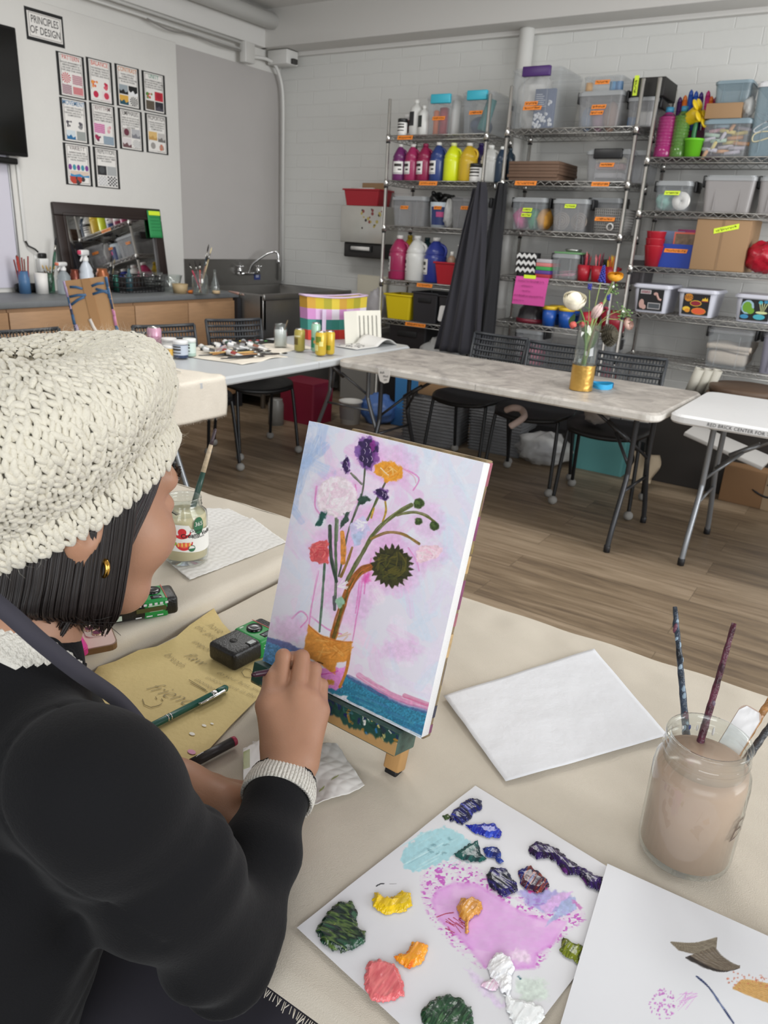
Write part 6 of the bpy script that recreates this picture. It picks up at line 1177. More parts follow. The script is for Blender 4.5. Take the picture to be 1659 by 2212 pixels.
def near(u,v):
 x=-.915+2.05*u;s=-.02+1.03*v
 if s<0:return(x,.405+s*.6,TZ+.004+.30*s)
 if s<=.835:return(x,.405+s,ctop(x,.405+s))
 d=s-.835;r_=.02;a=min(1,d/.03)*PI/2;e=.006*vnoise(x*12,3)
 return(x,.405+.835+r_*math.sin(a)+e+.01*vnoise(x*9,s*8)*min(1,d*8),TZ+.0065-r_*(1-math.cos(a))-max(0,d-.03))
o=MB().grid(near,260,140).build('drop_cloth',CL2);tag(o,'natural canvas drop cloth covering the table the woman paints at','cloth')
q=MB();rr=random.Random(2)
for i in range(420):
 x=-.75+1.2*i/420+rr.uniform(-.001,.001);p=Vector((x,.392,TZ-.003));q.tube([p,p+Vector((rr.uniform(-.003,.003),-rr.uniform(.003,.008),-rr.uniform(.002,.006)))],.0005,3)
q.tube(catmull([(-.305,.390,TZ-.004),(-.315,.380,TZ-.02),(-.318,.372,TZ-.05),(-.312,.368,TZ-.09)]),.0006,4);q.build('frayed_edge',mat('thread','e4dccd',.9),o)
LZ=TZ+.04
tag(MB().bx(-2.8,-.985,.48,1.24,TZ+.001,LZ-.006,.01).build('foam_pad',mat('pad_white','d0ccc4',.8)),'pad under the cloth of the left hand table','pad')
def ltop(x,y):return LZ+.002*vnoise(x*6+y*4,y*5-x*2,0,7)+.0018*vnoise(x*16,y*13,0,8)
def left(u,v):
 y0=.40+.885*v;s=1.86*u
 if s<1.80:
  x=-2.745+s;z=ltop(x,y0);return(x,y0,z)
 d=s-1.80;a=min(1,d/.022)*PI/2;w_=.004*vnoise(y0*14,2,0,5)
 return(-.945+.012*math.sin(a)+w_,y0,LZ-.014*(1-math.cos(a))-max(0,d-.022)*.9)
o=MB().grid(left,150,80).build('drop_cloth',CL2);tag(o,'natural canvas drop cloth on the left hand table under the sauce jar','cloth')
q=MB();q.grid(lambda u,v:(-2.745+1.81*u,1.285+.02*math.sin(min(1,v*8)*PI/2)+.008*vnoise(u*20,v*3),LZ-.018*(1-math.cos(min(1,v*8)*PI/2))-max(0,v-.125)*.25),60,16);q.build('hanging_edge',CL2,o)
def vn2(x,y,seed=0):
 xi,yi=np.floor(x),np.floor(y);fx,fy=x-xi,y-yi;fx=fx*fx*(3-2*fx);fy=fy*fy*(3-2*fy)
 def h(a,b):v=np.sin(a*127.1+b*311.7+seed*74.7)*43758.5453;return v-np.floor(v)
 return(h(xi,yi)*(1-fx)+h(xi+1,yi)*fx)*(1-fy)+(h(xi,yi+1)*(1-fx)+h(xi+1,yi+1)*fx)*fy
def fbm(x,y,seed=0,o=4):return sum(vn2(x*2**k,y*2**k,seed+k)*.5**k for k in range(o))/sum(.5**k for k in range(o))
def pdist(px,py,pts):
 best=np.full(px.shape,1e9);so=np.zeros(px.shape);al=np.zeros(px.shape);acc=0
 for(ax,ay),(bx,by) in zip(pts,pts[1:]):
  dx,dy=bx-ax,by-ay;L=math.hypot(dx,dy)+1e-9;t=np.clip(((px-ax)*dx+(py-ay)*dy)/(L*L),0,1);qx,qy=px-ax-t*dx,py-ay-t*dy;d=np.hypot(qx,qy);m=d<best
  best=np.where(m,d,best);so=np.where(m,(qx*-dy+qy*dx)/L,so);al=np.where(m,acc+t*L,al);acc+=L
 return best,so,al
def inpoly(px,py,P):
 c=np.zeros(px.shape,bool);n=len(P)
 for i in range(n):
  (x1,y1),(x2,y2)=P[i],P[(i+1)%n]
  if y1==y2:continue
  c^=((y1>py)!=(y2>py))&(px<(x2-x1)*(py-y1)/(y2-y1)+x1)
 return c
def sm(e0,e1,x):t=np.clip((x-e0)/(e1-e0),0,1);return t*t*(3-2*t)
class Paint:
 def __init__(s,PX,PY,base):s.x,s.y=PX,PY;s.c=np.ones(PX.shape+(3,))*np.array(base)/255.;s.h=np.zeros(PX.shape)
 def put(s,m,col,var=0,seed=0,sc=.12):
  c=np.array(col)/255.;v=(1+var*(2*fbm(s.x*sc,s.y*sc,seed)-1))[...,None];s.c=s.c*(1-m[...,None])+np.clip(c*v,0,1)*m[...,None]
 def win(s,pts,m,fn,*a):
  xs=[p[0] for p in pts];ys=[p[1] for p in pts];k=(s.x>min(xs)-m)&(s.x<max(xs)+m)&(s.y>min(ys)-m)&(s.y<max(ys)+m);r,c=np.where(k.any(1))[0],np.where(k.any(0))[0]
  if not len(r):return
  w=(slice(r[0],r[-1]+1),slice(c[0],c[-1]+1));o=Paint.__new__(Paint);o.x,o.y,o.c,o.h=s.x[w],s.y[w],s.c[w],s.h[w];fn(o,*a);s.c[w]=o.c;s.h[w]=o.h
 def st(s,pts,w,col,a=1,streak=.35,seed=0,var=.12,taper=0,h=.3):s.win(pts,w+4,Paint.st_,pts,w,col,a,streak,seed,var,taper,h)
 def bl(s,P,col,a=1,jag=3,var=.15,seed=0,soft=2,h=.35,sc=.15):s.win(P,jag*2+soft+4,Paint.bl_,P,col,a,jag,var,seed,soft,h,sc)
 def st_(s,pts,w,col,a=1,streak=.35,seed=0,var=.12,taper=0,h=.3):
  pts=[tuple(p)[:2] for p in catmull([(p[0],p[1],0) for p in pts],5)] if len(pts)>2 else pts
  d,so,al=pdist(s.x,s.y,pts);L=al.max()+1e-6;ww=w*.5*(1-taper*(al/L)) if taper else w*.5
  e=ww*(1+.18*(2*vn2(al*.09,so*.0+seed*3.1,seed)-1));m=sm(e,e*.72-.6,d);br=vn2(so*.9+seed*7,al*.035,seed+5);m=m*a*(1-streak*sm(.5,.9,br));s.put(m,col,var,seed,.18);s.h=np.maximum(s.h*(1-m*.5),m*h*(.6+.8*br))
 def bl_(s,P,col,a=1,jag=3,var=.15,seed=0,soft=2,h=.35,sc=.15):
  ax=s.x+jag*(2*fbm(s.x*.12,s.y*.12,seed)-1)*2;ay=s.y+jag*(2*fbm(s.x*.12,s.y*.12,seed+9)-1)*2;d,_,_=pdist(ax,ay,list(P)+[P[0]]);ins=inpoly(ax,ay,P);sd=np.where(ins,d,-d);m=sm(-soft,soft,sd)*a;s.put(m,col,var,seed,sc);s.h=np.maximum(s.h*(1-m*.5),m*h*(.5+fbm(s.x*.2,s.y*.2,seed+3)))
 def el(s,cx,cy,rx,ry,col,**k):s.bl([(cx+rx*math.cos(i*PI/9),cy+ry*math.sin(i*PI/9)) for i in range(18)],col,**k)
lin=lambda c:np.where(c<=.04045,c/12.92,((np.clip(c,0,1)+.055)/1.055)**2.4)
def pxgrid(fn,nu,nv):
 """world points of a flat sheet and their image coordinates (used to lay the paint out)"""
 U,V=np.meshgrid(np.linspace(0,1,nu+1),np.linspace(0,1,nv+1));P=fn(U,V);d=P-np.array(C0);z=d@np.array(CF)
 return P,IW/2+FPX*(d@np.array(CR))/z,IH/2-FPX*(d@np.array(CU))/z
def gfaces(nu,nv):w=nu+1;i=np.arange(nu)[None,:]+np.arange(nv)[:,None]*w;i=i.ravel();return np.stack([i,i+1,i+w+1,i+w],1)
cTL,cTR,cBR,cBL=[Vector(v) for v in((-.646,.810,1.170),(-.367,.795,1.170),(-.374,.703,.827),(-.653,.718,.827))]
cw=(cTR-cTL).normalized();cd_=(cBL-cTL);cd_=(cd_-cw*cd_.dot(cw)).normalized();cn=cd_.cross(cw).normalized()
if cn.dot(C0-cTL)<0:cn=-cn
CW,CH,CTH=.2794,.3556,.019
cv=thingM('canvas_painting','stretched canvas on the table easel with a half painted flower bouquet','painting',frame(cTL,cw,-cd_,cn))
P_,PX,PY=pxgrid(lambda U,V:np.array(cTL)+U[...,None]*CW*np.array(cw)+V[...,None]*CH*np.array(cd_),420,534)
pt=Paint(PX,PY,(236,234,246));q_=lambda L:[(540+a/2.634,880+b/2.634) for a,b in L]
rr=random.Random(77)
def zone(cx,cy):
 c=rr.random();dl=cx-(330-(cy-70)*.22)
 if cy<600 and dl<130:return rr.choice([(176,200,240),(196,214,246),(222,232,250),(238,240,252)])
 if 330<cx<900 and 250<cy<1300:return rr.choice([(244,206,240),(240,196,236),(248,224,246),(236,214,244),(250,240,250)])
 if cx>850:return rr.choice([(222,234,250),(230,240,252),(240,244,252),(236,228,248),(244,236,250)])
 return rr.choice([(232,228,248),(226,234,250),(242,226,246),(240,240,252),(238,214,242)])
for i in range(230):
 cx,cy=rr.uniform(60,1380),rr.uniform(60,1850);a=rr.gauss(1.2,.7);L=rr.uniform(50,150)
 pt.st(q_([(cx-L*math.cos(a),cy-L*math.sin(a)),(cx+rr.uniform(-14,14),cy),(cx+L*math.cos(a),cy+L*math.sin(a))]),rr.uniform(14,40),zone(cx,cy),a=rr.uniform(.35,.75),streak=.7,seed=i,var=.03,h=.12)
for i,(a,b) in enumerate([((300,190),(250,560)),((340,230),(270,470)),((390,180),(310,330)),((430,220),(330,300))]):pt.st(q_([a,((a[0]+b[0])/2+6,(a[1]+b[1])/2),b]),24,(168,196,238),a=.42,streak=.8,seed=300+i)
for i,(cx,cy,rx,ry) in enumerate([(500,500,150,140),(820,330,140,110),(640,760,240,190),(830,900,170,160),(1010,640,90,110),(1010,840,110,70),(470,800,130,110),(680,250,90,120),(560,1060,150,180),(860,1380,120,60),(230,1260,110,70)]):
 pt.el(*q_([(cx,cy)])[0],rx/2.634,ry/2.634,(238,176,232),a=.42,jag=6,soft=14,seed=320+i,h=.05)
PINK=(226,92,178)
for i,L in enumerate([[(390,930),(360,1080),(335,1235)],[(640,980),(615,1150),(585,1325)],[(625,990),(600,1170)],[(350,1190),(440,1260),(520,1290)],[(860,340),(960,400),(930,470)],[(240,1200),(290,1160),(330,1200),(290,1250)],[(660,960),(650,1060)],[(690,860),(670,960),(650,1000)],[(900,800),(945,870),(960,930)],[(380,450),(370,560),(400,610)],[(600,440),(610,540)]]):pt.st(q_(L),5,PINK,a=.5,streak=.8,seed=350+i)
pt.bl(q_([(640,940),(690,940),(690,990),(640,1000)]),(232,70,170),a=.6,seed=370,soft=5)
pt.bl(q_([(60,1296),(160,1325),(320,1385),(330,1480),(40,1480)]),(98,156,206),jag=1.5,var=.3,seed=380,sc=.3);pt.bl(q_([(85,1298),(210,1335),(320,1385),(320,1410),(200,1372),(85,1322)]),(112,112,168),a=.8,jag=2,seed=381)
pt.bl(q_([(300,1560),(430,1590),(545,1520),(700,1600),(860,1690),(1045,1740),(1040,1900),(950,1880),(500,1645),(300,1540)]),(52,132,164),jag=1.5,var=.34,seed=382,sc=.35)
for i in range(26):cx=rr.uniform(450,1020);cy=1590+(cx-520)*.42+rr.uniform(0,90);pt.st(q_([(cx-60,cy-26),(cx+60,cy+26)]),8,rr.choice([(40,110,150),(80,160,186),(66,120,170),(44,140,160)]),a=.5,streak=.7,seed=390+i)
pt.st(q_([(560,1530),(700,1606),(860,1684),(1040,1738)]),12,(92,92,150),a=.6,seed=420);pt.st(q_([(620,1525),(720,1590),(860,1660),(1040,1712)]),16,(222,120,170),a=.65,seed=421,streak=.6);pt.st(q_([(880,1640),(1035,1700)]),12,(206,70,120),a=.5,seed=422);pt.st(q_([(480,1640),(720,1756),(1000,1892)]),11,(238,238,244),a=.95,seed=423);pt.bl(q_([(505,1640),(560,1640),(560,1672),(520,1660)]),(238,238,246),seed=424)
G1,G2,OL,BR=(70,88,66),(52,70,56),(96,104,58),(160,92,36)
for i,(L,w,c) in enumerate([([(655,345),(640,480),(602,590),(556,720),(522,890),(505,960)],15,(86,94,76)),([(575,375),(605,405),(636,436)],17,(110,116,98)),([(772,424),(752,466)],15,(104,100,80)),([(728,512),(700,575),(668,640)],17,(82,96,52)),([(705,575),(690,628)],14,(196,160,60)),([(770,536),(774,590),(756,650)],15,(182,150,56)),([(490,630),(488,800),(490,960),(482,1150)],20,(92,112,84)),([(455,676),(462,850),(492,990)],26,G2),([(425,890),(412,1080),(396,1275)],17,(84,112,92)),([(525,712),(532,800),(530,880)],34,(216,140,56)),([(582,798),(550,890),(518,962)],20,(142,110,56)),([(500,640),(496,760)],12,(120,140,110)),([(918,556),(840,600),(752,668),(690,742),(640,830),(592,912),(552,990)],28,OL),([(838,612),(930,596),(1000,615),(1050,652)],20,(104,110,52)),([(690,748),(780,712),(872,722),(962,776)],20,(142,112,58)),([(900,556),(820,604),(740,690)],10,(134,138,92)),([(700,905),(640,925),(592,975),(552,1050),(520,1150),(492,1240),(472,1312)],50,BR),([(640,930),(580,1000),(540,1100),(505,1220),(482,1310)],16,(112,92,30)),([(690,900),(620,945),(560,1050)],10,(196,110,50)),([(520,1140),(470,1310)],14,(92,84,30)),([(480,1080),(482,1150)],22,(92,96,100))]):pt.st(q_(L),w/2.634,c,seed=440+i,streak=.3,var=.25)
def petals2(cx,cy,rx,ry,cols,n,w,seed):
 r2=random.Random(seed)
 for i in range(n):a=r2 .uniform(0,2*PI);k=math.sqrt(r2 .random())*.8;x,y=cx+rx*k*math.cos(a),cy+ry*k*math.sin(a);b=a+PI/2+r2 .gauss(0,.5);L=.35*rx;pt.st(q_([(x-L*math.cos(b),y-L*math.sin(b)),(x+4,y),(x+L*math.cos(b),y+L*math.sin(b))]),w/2.634,r2 .choice(cols),a=.8,seed=seed*20+i,streak=.5)
pt.el(*q_([(495,510)])[0],44,44,(247,232,240),seed=500,jag=2.5,soft=3);petals2(495,510,105,105,[(250,240,246),(244,220,234),(252,246,250),(240,212,228)],40,22,50)
for i,P in enumerate([[(610,180),(690,165),(735,220),(722,300),(690,350),(640,345),(605,300)],[(525,300),(548,282),(575,310),(572,360),(552,380),(528,355)],[(705,480),(745,460),(790,470),(788,520),(760,535),(725,510)]]):
 pt.bl(q_(P),(116,70,150),jag=4,soft=3,seed=510+i,a=.8);cx,cy=sum(p[0] for p in P)/len(P),sum(p[1] for p in P)/len(P);pt.bl(q_([(cx+(a-cx)*.8,cy+(b-cy)*.86) for a,b in P]),(50,28,80),jag=3.5,seed=520+i,var=.3)
for a,b,c in((700,220,(140,40,140)),(716,280,(130,70,150)),(615,250,(130,90,170))):pt.el(*q_([(a,b)])[0],7,12,c,a=.8,seed=530+a)
for i,(a,b) in enumerate([(660,210),(650,250),(680,245),(640,290),(665,300),(690,290),(548,320),(556,345),(752,488),(768,500)]):pt.st(q_([(a,b-12),(a+7,b),(a+3,b+14)]),2.2,(214,200,226),a=.8,seed=540+i,streak=.1)
pt.bl(q_([(712,330),(760,304),(820,308),(870,345),(868,395),(830,425),(775,425),(735,385),(700,368)]),(238,162,50),jag=2.5,seed=560,var=.12);petals2(800,365,70,50,[(246,184,86),(230,142,34),(252,206,130),(240,170,60)],20,9,56);pt.st(q_([(745,345),(775,375),(790,385)]),3,(255,240,214),a=.9,seed=570);pt.st(q_([(870,350),(930,390),(945,430)]),3,(226,150,160),a=.5,seed=571)
pt.bl(q_([(608,520),(630,498),(665,502),(690,520),(650,545),(612,555)]),(44,74,60),seed=580,var=.3);pt.bl(q_([(408,592),(434,590),(432,625),(400,672),(374,680),(385,640)]),(32,86,78),seed=581,var=.25);pt.bl(q_([(545,606),(568,594),(562,640),(530,684),(510,688),(525,640)]),(52,74,64),seed=582,var=.25)
pt.bl(q_([(575,660),(610,640),(640,620),(665,640),(680,690),(650,740),(600,790),(570,730)]),(214,208,242),seed=590,var=.08);pt.bl(q_([(575,720),(640,705),(640,760),(600,795)]),(184,204,236),seed=591,a=.8);petals2(625,670,45,35,[(246,240,252),(224,208,244),(250,250,255)],14,14,59)
pt.bl(q_([(345,790),(400,755),(445,760),(448,880),(395,892),(350,870),(335,830)]),(222,96,98),jag=3,seed=600,var=.15);petals2(395,825,52,55,[(236,130,124),(208,70,80),(240,160,150),(214,90,94)],26,10,60)
pt.bl(q_([(950,815),(990,785),(1060,780),(1100,805),(1080,850),(1000,880),(945,885),(940,845)]),(250,216,228),jag=3,seed=610);petals2(1015,830,60,40,[(252,232,238),(244,196,216),(250,222,232)],18,14,61)
jp=[];r2=random.Random(3)
for i in range(44):a=2*PI*i/44;k=(1.12 if i%2 else.90)*r2 .uniform(.94,1.06);jp.append((808+112*k*math.cos(a),905+112*k*math.sin(a)))
pt.bl(q_(jp),(52,52,26),jag=1.5,soft=1.5,seed=620,var=.35);pt.bl(q_([(808+80*math.cos(i),905+80*math.sin(i)) for i in[k*.7 for k in range(9)]]),(84,82,26),a=.5,jag=8,soft=12,seed=621);petals2(808,905,100,100,[(44,44,24),(70,74,30),(96,90,34),(36,38,24)],46,12,62)
for i,(cx,cy,r_) in enumerate([(960,548,29),(958,648,22),(1048,675,26)]):pt.el(*q_([(cx,cy)])[0],r_/2.634,r_*1.05/2.634,(58,78,36),seed=630+i,jag=1.5,var=.4,sc=.4);pt.el(*q_([(cx-5,cy-5)])[0],r_*.4/2.634,r_*.4/2.634,(110,140,70),a=.5,seed=634+i)
for i in range(9):a=rr.uniform(-1,1);pt.st(q_([(500,1020),(500+60*math.cos(a),1010+60*math.sin(a)*.7)]),3,(250,246,250),a=.85,seed=640+i)
pt.el(*q_([(515,1110)])[0],8,13,(150,190,164),seed=650)
pt.bl(q_([(385,1480),(548,1480),(518,1605),(430,1598),(360,1560)]),(238,150,222),jag=3,seed=660,var=.12);pt.bl(q_([(334,1236),(400,1293),(490,1325),(584,1333),(566,1440),(495,1452),(484,1520),(390,1454),(300,1400)]),(222,150,64),jag=1,seed=661,var=.14);pt.st(q_([(566,1400),(548,1500),(512,1590)]),9,(206,134,56),seed=662)
for i in range(34):cx,cy=rr.uniform(330,560),rr.uniform(1290,1440);a=rr.uniform(-1.2,1.2);pt.st(q_([(cx-34*math.cos(a),cy-34*math.sin(a)),(cx+34*math.cos(a),cy+34*math.sin(a))]),4.5,rr.choice([(236,176,92),(206,130,46),(228,160,76),(214,140,56)]),a=.3 if not inpoly(np.array([cx]),np.array([cy]),[(345,1262),(400,1303),(490,1335),(570,1345),(556,1430),(340,1400)])[0] else.75,seed=670+i,h=.5)
pt.st(q_([(334,1240),(400,1296),(490,1328),(584,1336)]),3,(190,100,40),a=.7,seed=710);pt.st(q_([(384,1448),(400,1452),(414,1458)]),4,(96,60,30),a=.9,seed=711);pt.el(*q_([(446,1566)])[0],12,5,(216,158,70),seed=712);pt.st(q_([(400,1520),(470,1510),(500,1500)]),4,(216,70,180),a=.6,seed=713)
lc=np.stack([(P_-np.array(cTL))@np.array(a) for a in(cw,-cd_,cn)],-1);lc[...,2]+=.0006*pt.h+.0001*vn2(lc[...,0]*1400,lc[...,1]*1400)
np_mesh('painted_front',lc.reshape(-1,3),gfaces(420,534)[:,::-1],vcol_mat('acrylic_on_canvas',.55,bump=.12,bscale=900),cv,True,lin(pt.c).reshape(-1,3))
MB().bx(.0002,CW-.0002,-CH+.0002,-.0002,-CTH,-.0002,.0015).build('canvas_sides',mat('primed_canvas','e8e7e6',.8,bump=.2,bscale=500),cv)
WOOD=mat('beech','c79a62',.5,var=.12,vscale=8,stretch=(6,1,6));WOODP=mat('beech_painted','8f7a58',.55,var=.75,vscale=26)
ea=thing('table_easel','small paint splattered wooden table easel holding the canvas','easel',(0,0,0));ea.matrix_world=frame(cTL+cn*(-CTH),cw,-cd_,cn)
zt=(TZ+.008-(cTL-cn*CTH).z)/(-cd_).z
for nm,x0,x1 in(('leg',.075,.10),('leg',CW-.060,CW-.035)):
 q=MB().bx(x0,x1,zt+.006,-CH-.0,-.026,-.006,.003);l=q.build(nm,WOOD,ea);MB().bx(x0+.003,x1-.003,zt-.002,zt+.007,-.024,-.008,.002).build('rubber_foot',FOOT,l)
MB().bx(.06,CW-.007,-CH-.01,.003,-.020,-.0012,.002).build('back_panel',WOODP,ea)
q=MB();cols=['24506a','1f6a66','2a2a5c','b8a428','8a4a70','b06a78','2c2c44','c8a878']
yy=0.
while yy>-.35:hh=rr.uniform(.006,.04);q.bx(CW-.0075,CW-.0066-rr.uniform(0,.0006),max(yy-hh,-.36),yy,-.019,-.003-rr.uniform(0,.006),mi=rr.randrange(8));yy-=hh+rr.uniform(0,.012)
q.build('paint_streak',[mat('strk_'+c,c,.4,var=.3,vscale=60) for c in cols],ea)
P2,QX,QY=pxgrid(lambda U,V:np.array(cTL-cn*CTH)+np.array(cw)*(-.005+(CW-.02)*U[...,None])+np.array(-cd_)*(-CH-.002-.030*V[...,None])+np.array(cn)*.031,260,30)
MB().bx(-.006,CW-.026,-CH-.034,-CH-.0015,-.018,.0305,.002).build('ledge',mat('ledge_body','4a6258',.5,var=.7,vscale=40),ea)
lp=Paint(QX,QY,(30,74,66))
for i in range(160):cx,cy=rr.uniform(560,925),0;cy=1450+(cx-560)*.46+rr.uniform(-14,26);a=rr.gauss(1.3,.4);pt_c=rr.choice([(20,60,56),(34,96,74),(24,40,84),(60,110,120),(24,70,50),(30,52,60)]+([(200,190,120),(230,230,225),(160,120,50),(40,110,160)] if cx>750 else[(24,34,90)]));L=rr.uniform(5,16);lp.st([(cx,cy),(cx+L*math.cos(a),cy+L*math.sin(a))],rr.uniform(3,9),pt_c,seed=800+i,streak=.5)
wv_=fbm(QX*.09,QX*0,4)*26;edge=sm(4,-3,(QY-(1458+(QX-560)*.46))-wv_-4);lp.c=lp.c*edge[...,None]+np.array((186,148,96))/255.*(1-edge[...,None])
l2=np.stack([(P2-np.array(cTL-cn*CTH))@np.array(a) for a in(cw,-cd_,cn)],-1);l2[...,2]+=.0008*lp.h;np_mesh('ledge_paint',l2 .reshape(-1,3),gfaces(260,30)[:,::-1],vcol_mat('ledge_paint_mat',.4),ea,True,lin(lp.c).reshape(-1,3))
hp=Vector((CW*.5,-.02,-.02));bk_=Vector((.0,0,0));ft=ea.matrix_world.inverted()@Vector((-.48,.95,TZ+.01));MB().tube([hp,ft],.008,8).build('rear_leg',WOOD,ea)
SHEET=mat('palette_paper','e2e3e7',.55,var=.012,vscale=18,bump=.25,bscale=35)
def sheetpx(px_,z):return[onz(a,b,z) for a,b in px_]
S1=sheetpx([(958,1505),(1283,1403),(1442,1592),(1092,1690)],TZ+.011)
o=MB().grid(lambda u,v:tuple((S1[0]*(1-u)+S1[1]*u)*(1-v)+(S1[3]*(1-u)+S1[2]*u)*v+Vector((0,0,.0015*vnoise(u*4,v*4)+.004*max(0,u+v-1.6)+.002))),40,40,thick=.0003).build('palette_sheet',SHEET);tag(o,'blank white paper sheet lying right of the easel','paper')
A=onz(1027,1697,TZ+.011);C_=onz(641,2005,TZ+.011);eA=(C_-A);LA=eA.length;eA.normalize();eB=Vector((-eA.y,eA.x,0));eB=eB if eB.x>0 else-eB;WB=.232
pal=thing('palette_sheet','white paper sheet used as a palette, covered with bright paint dabs','paper',A)
P3,RX,RY=pxgrid(lambda U,V:np.array(A)+np.array(eB)*WB*U[...,None]+np.array(eA)*LA*V[...,None],300,400)
ps=Paint(RX,RY,(227,227,231));k_=lambda L:[(620+a/2.304,1660+b/2.304) for a,b in L]
outer=k_([(655,540),(700,480),(830,440),(980,500),(1120,620),(1280,620),(1480,700),(1500,760),(1380,850),(1250,1010),(1180,1010),(960,1010),(820,900),(700,760),(655,640)])
inner=k_([(712,660),(740,600),(830,565),(950,570),(1060,640),(1130,690),(1250,740),(1400,760),(1330,880),(1250,930),(1240,1000),(1130,1010),(980,1000),(900,900),(820,820),(750,760)])
di,_,_=pdist(RX,RY,inner+[inner[0]]);mi0=sm(0,12,np.where(inpoly(RX,RY,inner),di,-di));d,_,_=pdist(RX,RY,outer+[outer[0]]);mo=inpoly(RX,RY,outer)*sm(0,14,d);sp=fbm(RX*.10,RY*.22,31,3);ps.put(mo*.26*sm(.40,.62,sp),(226,150,222));ps.put(mo*(1-mi0)*sm(.60,.66,fbm(RX*.17,RY*.25,41,2))*.85,(192,66,186))
d,_,_=pdist(RX,RY,inner+[inner[0]]);mi_=sm(-3,8,np.where(inpoly(RX,RY,inner),d,-d));ps.put(mi_*(.62+.35*fbm(RX*.02,RY*.02,51)),(224,158,226),.06,3,.05);ps.put(mi_*sm(12,2,d)*.4,(206,110,206));ps.put(mi_*sm(.55,.75,fbm(RX*.018,RY*.03,61))*.5,(240,206,240))
ps.bl(k_([(570,430),(600,380),(680,320),(790,290),(860,320),(930,390),(850,425),(740,480),(640,515),(575,500)]),(170,217,226),jag=4,seed=70,var=.06)
for i in range(16):cx,cy=rr.uniform(600,860),rr.uniform(330,480);ps.st(k_([(cx-60,cy+36),(cx+60,cy-30)]),3.5,rr.choice([(190,228,234),(150,196,206),(206,236,240)]),a=.6,seed=730+i)
for i in range(10):ps.el(*k_([(rr.uniform(580,900),rr.uniform(320,500))])[0],5,2,(96,140,150),a=.6,seed=750+i)
ps.bl(k_([(1150,620),(1250,590),(1340,610),(1420,640),(1400,700),(1300,720),(1200,690)]),(150,140,210),a=.75,jag=4,seed=80,soft=5);ps.bl(k_([(1260,690),(1350,620),(1420,610),(1380,660),(1290,740)]),(222,178,232),a=.9,seed=81);ps.bl(k_([(1370,660),(1430,640),(1440,700),(1330,760),(1285,790)]),(166,180,220),a=.9,seed=82);ps.bl(k_([(1420,655),(1475,690),(1465,705),(1425,680)]),(206,110,190),a=.8,seed=83);ps.bl(k_([(1190,600),(1290,575),(1300,600),(1210,625)]),(232,80,170),a=.9,seed=84)
for i in range(14):a=rr.uniform(.2,1.1);x,y=rr.uniform(770,880),rr.uniform(740,800);ps.st(k_([(x,y),(x+50*math.cos(a),y+28*math.sin(a)*1.6)]),2.6,(160,16,56),a=.9,seed=760+i,streak=.15)
ps.st(k_([(745,742),(790,725),(828,720)]),3,(166,20,60),seed=780);ps.st(k_([(445,588),(465,577),(482,576)]),3.4,(26,30,36),seed=781);ps.st(k_([(510,577),(545,576)]),1.6,(60,60,64),seed=782)
ps.bl(k_([(880,1000),(930,1010),(1000,1100),(1090,1180),(1060,1200),(960,1110)]),(226,200,238),a=.6,jag=5,seed=85,soft=6);ps.bl(k_([(1140,1060),(1220,1040),(1290,1060),(1300,1150),(1200,1170),(1130,1110)]),(208,224,210),a=.7,jag=5,soft=8,seed=86);ps.el(*k_([(1160,1042)])[0],4,4,(40,90,100),seed=87)
ps.bl(k_([(1085,925),(1140,905),(1200,915),(1215,960),(1150,965)]),(240,220,236),a=.8,jag=5,soft=8,seed=88)
l3=P3-np.array(A);l3[...,2]+=.0012*vn2(l3[...,0]*22,l3[...,1]*22,3);np_mesh('paper',l3 .reshape(-1,3),gfaces(300,400)[:,::-1],vcol_mat('stained_paper',.5),pal,True,lin(ps.c).reshape(-1,3))
WET=vcol_mat('wet_paint',.24,coat=.1,spec=.5)
def dab(label,P,cols,h,seed,ridge=.5,dir_=.6,n=140,tail=()):
 ridge*=.55;P=k_(P);xs=[p[0] for p in P];ys=[p[1] for p in P];m=8
 gx,gy=np.meshgrid(np.linspace(min(xs)-m,max(xs)+m,n),np.linspace(min(ys)-m,max(ys)+m,n));jx=gx+5*(2*fbm(gx*.11,gy*.11,seed)-1);jy=gy+5*(2*fbm(gx*.11,gy*.11,seed+4)-1)
 d,_,_=pdist(jx,jy,P+[P[0]]);ins=inpoly(jx,jy,P);sd=np.where(ins,d,-d);H=h*np.sqrt(np.clip(sd/9,0,1));cr_=gx*math.cos(dir_)+gy*math.sin(dir_);al=-gx*math.sin(dir_)+gy*math.cos(dir_)
 rg=ridge*np.clip(sd/10,0,1);H=H*(1-rg*.6+rg*1.2*fbm(cr_*.10,al*.02,seed+8,2))+np.clip(sd/9,0,1)*h*.5*(fbm(gx*.06,gy*.06,seed+2)-.4)*ridge
 d3=np.array(CF)*FPX+np.array(CR)*(gx-IW/2)[...,None]-np.array(CU)*(gy-IH/2)[...,None];V=np.array(C0)+d3*((TZ+.0125-HC)/d3[...,2])[...,None];V=V-np.array(A);V[...,2]=.0016+H
 t_=fbm(cr_*.10,al*.025,seed+12,3);c=np.zeros(gx.shape+(3,));k=len(cols);tt=np.clip((t_-.28)/.44,0,.999)*(k-1);i0=np.floor(tt).astype(int);f=(tt-i0)[...,None];CC=np.array(cols)/255.;c=CC[i0]*(1-f)+CC[np.minimum(i0+1,k-1)]*f
 F=gfaces(n-1,n-1)[:,::-1];keep=(sd.ravel()[F]>-.5).all(1);F=F[keep];us=np.unique(F);mp=-np.ones(n*n,int);mp[us]=np.arange(len(us))
 o=np_mesh('paint_dab',V.reshape(-1,3)[us],mp[F],WET,pal,True,lin(c.reshape(-1,3)[us]));o['label']=label;return o
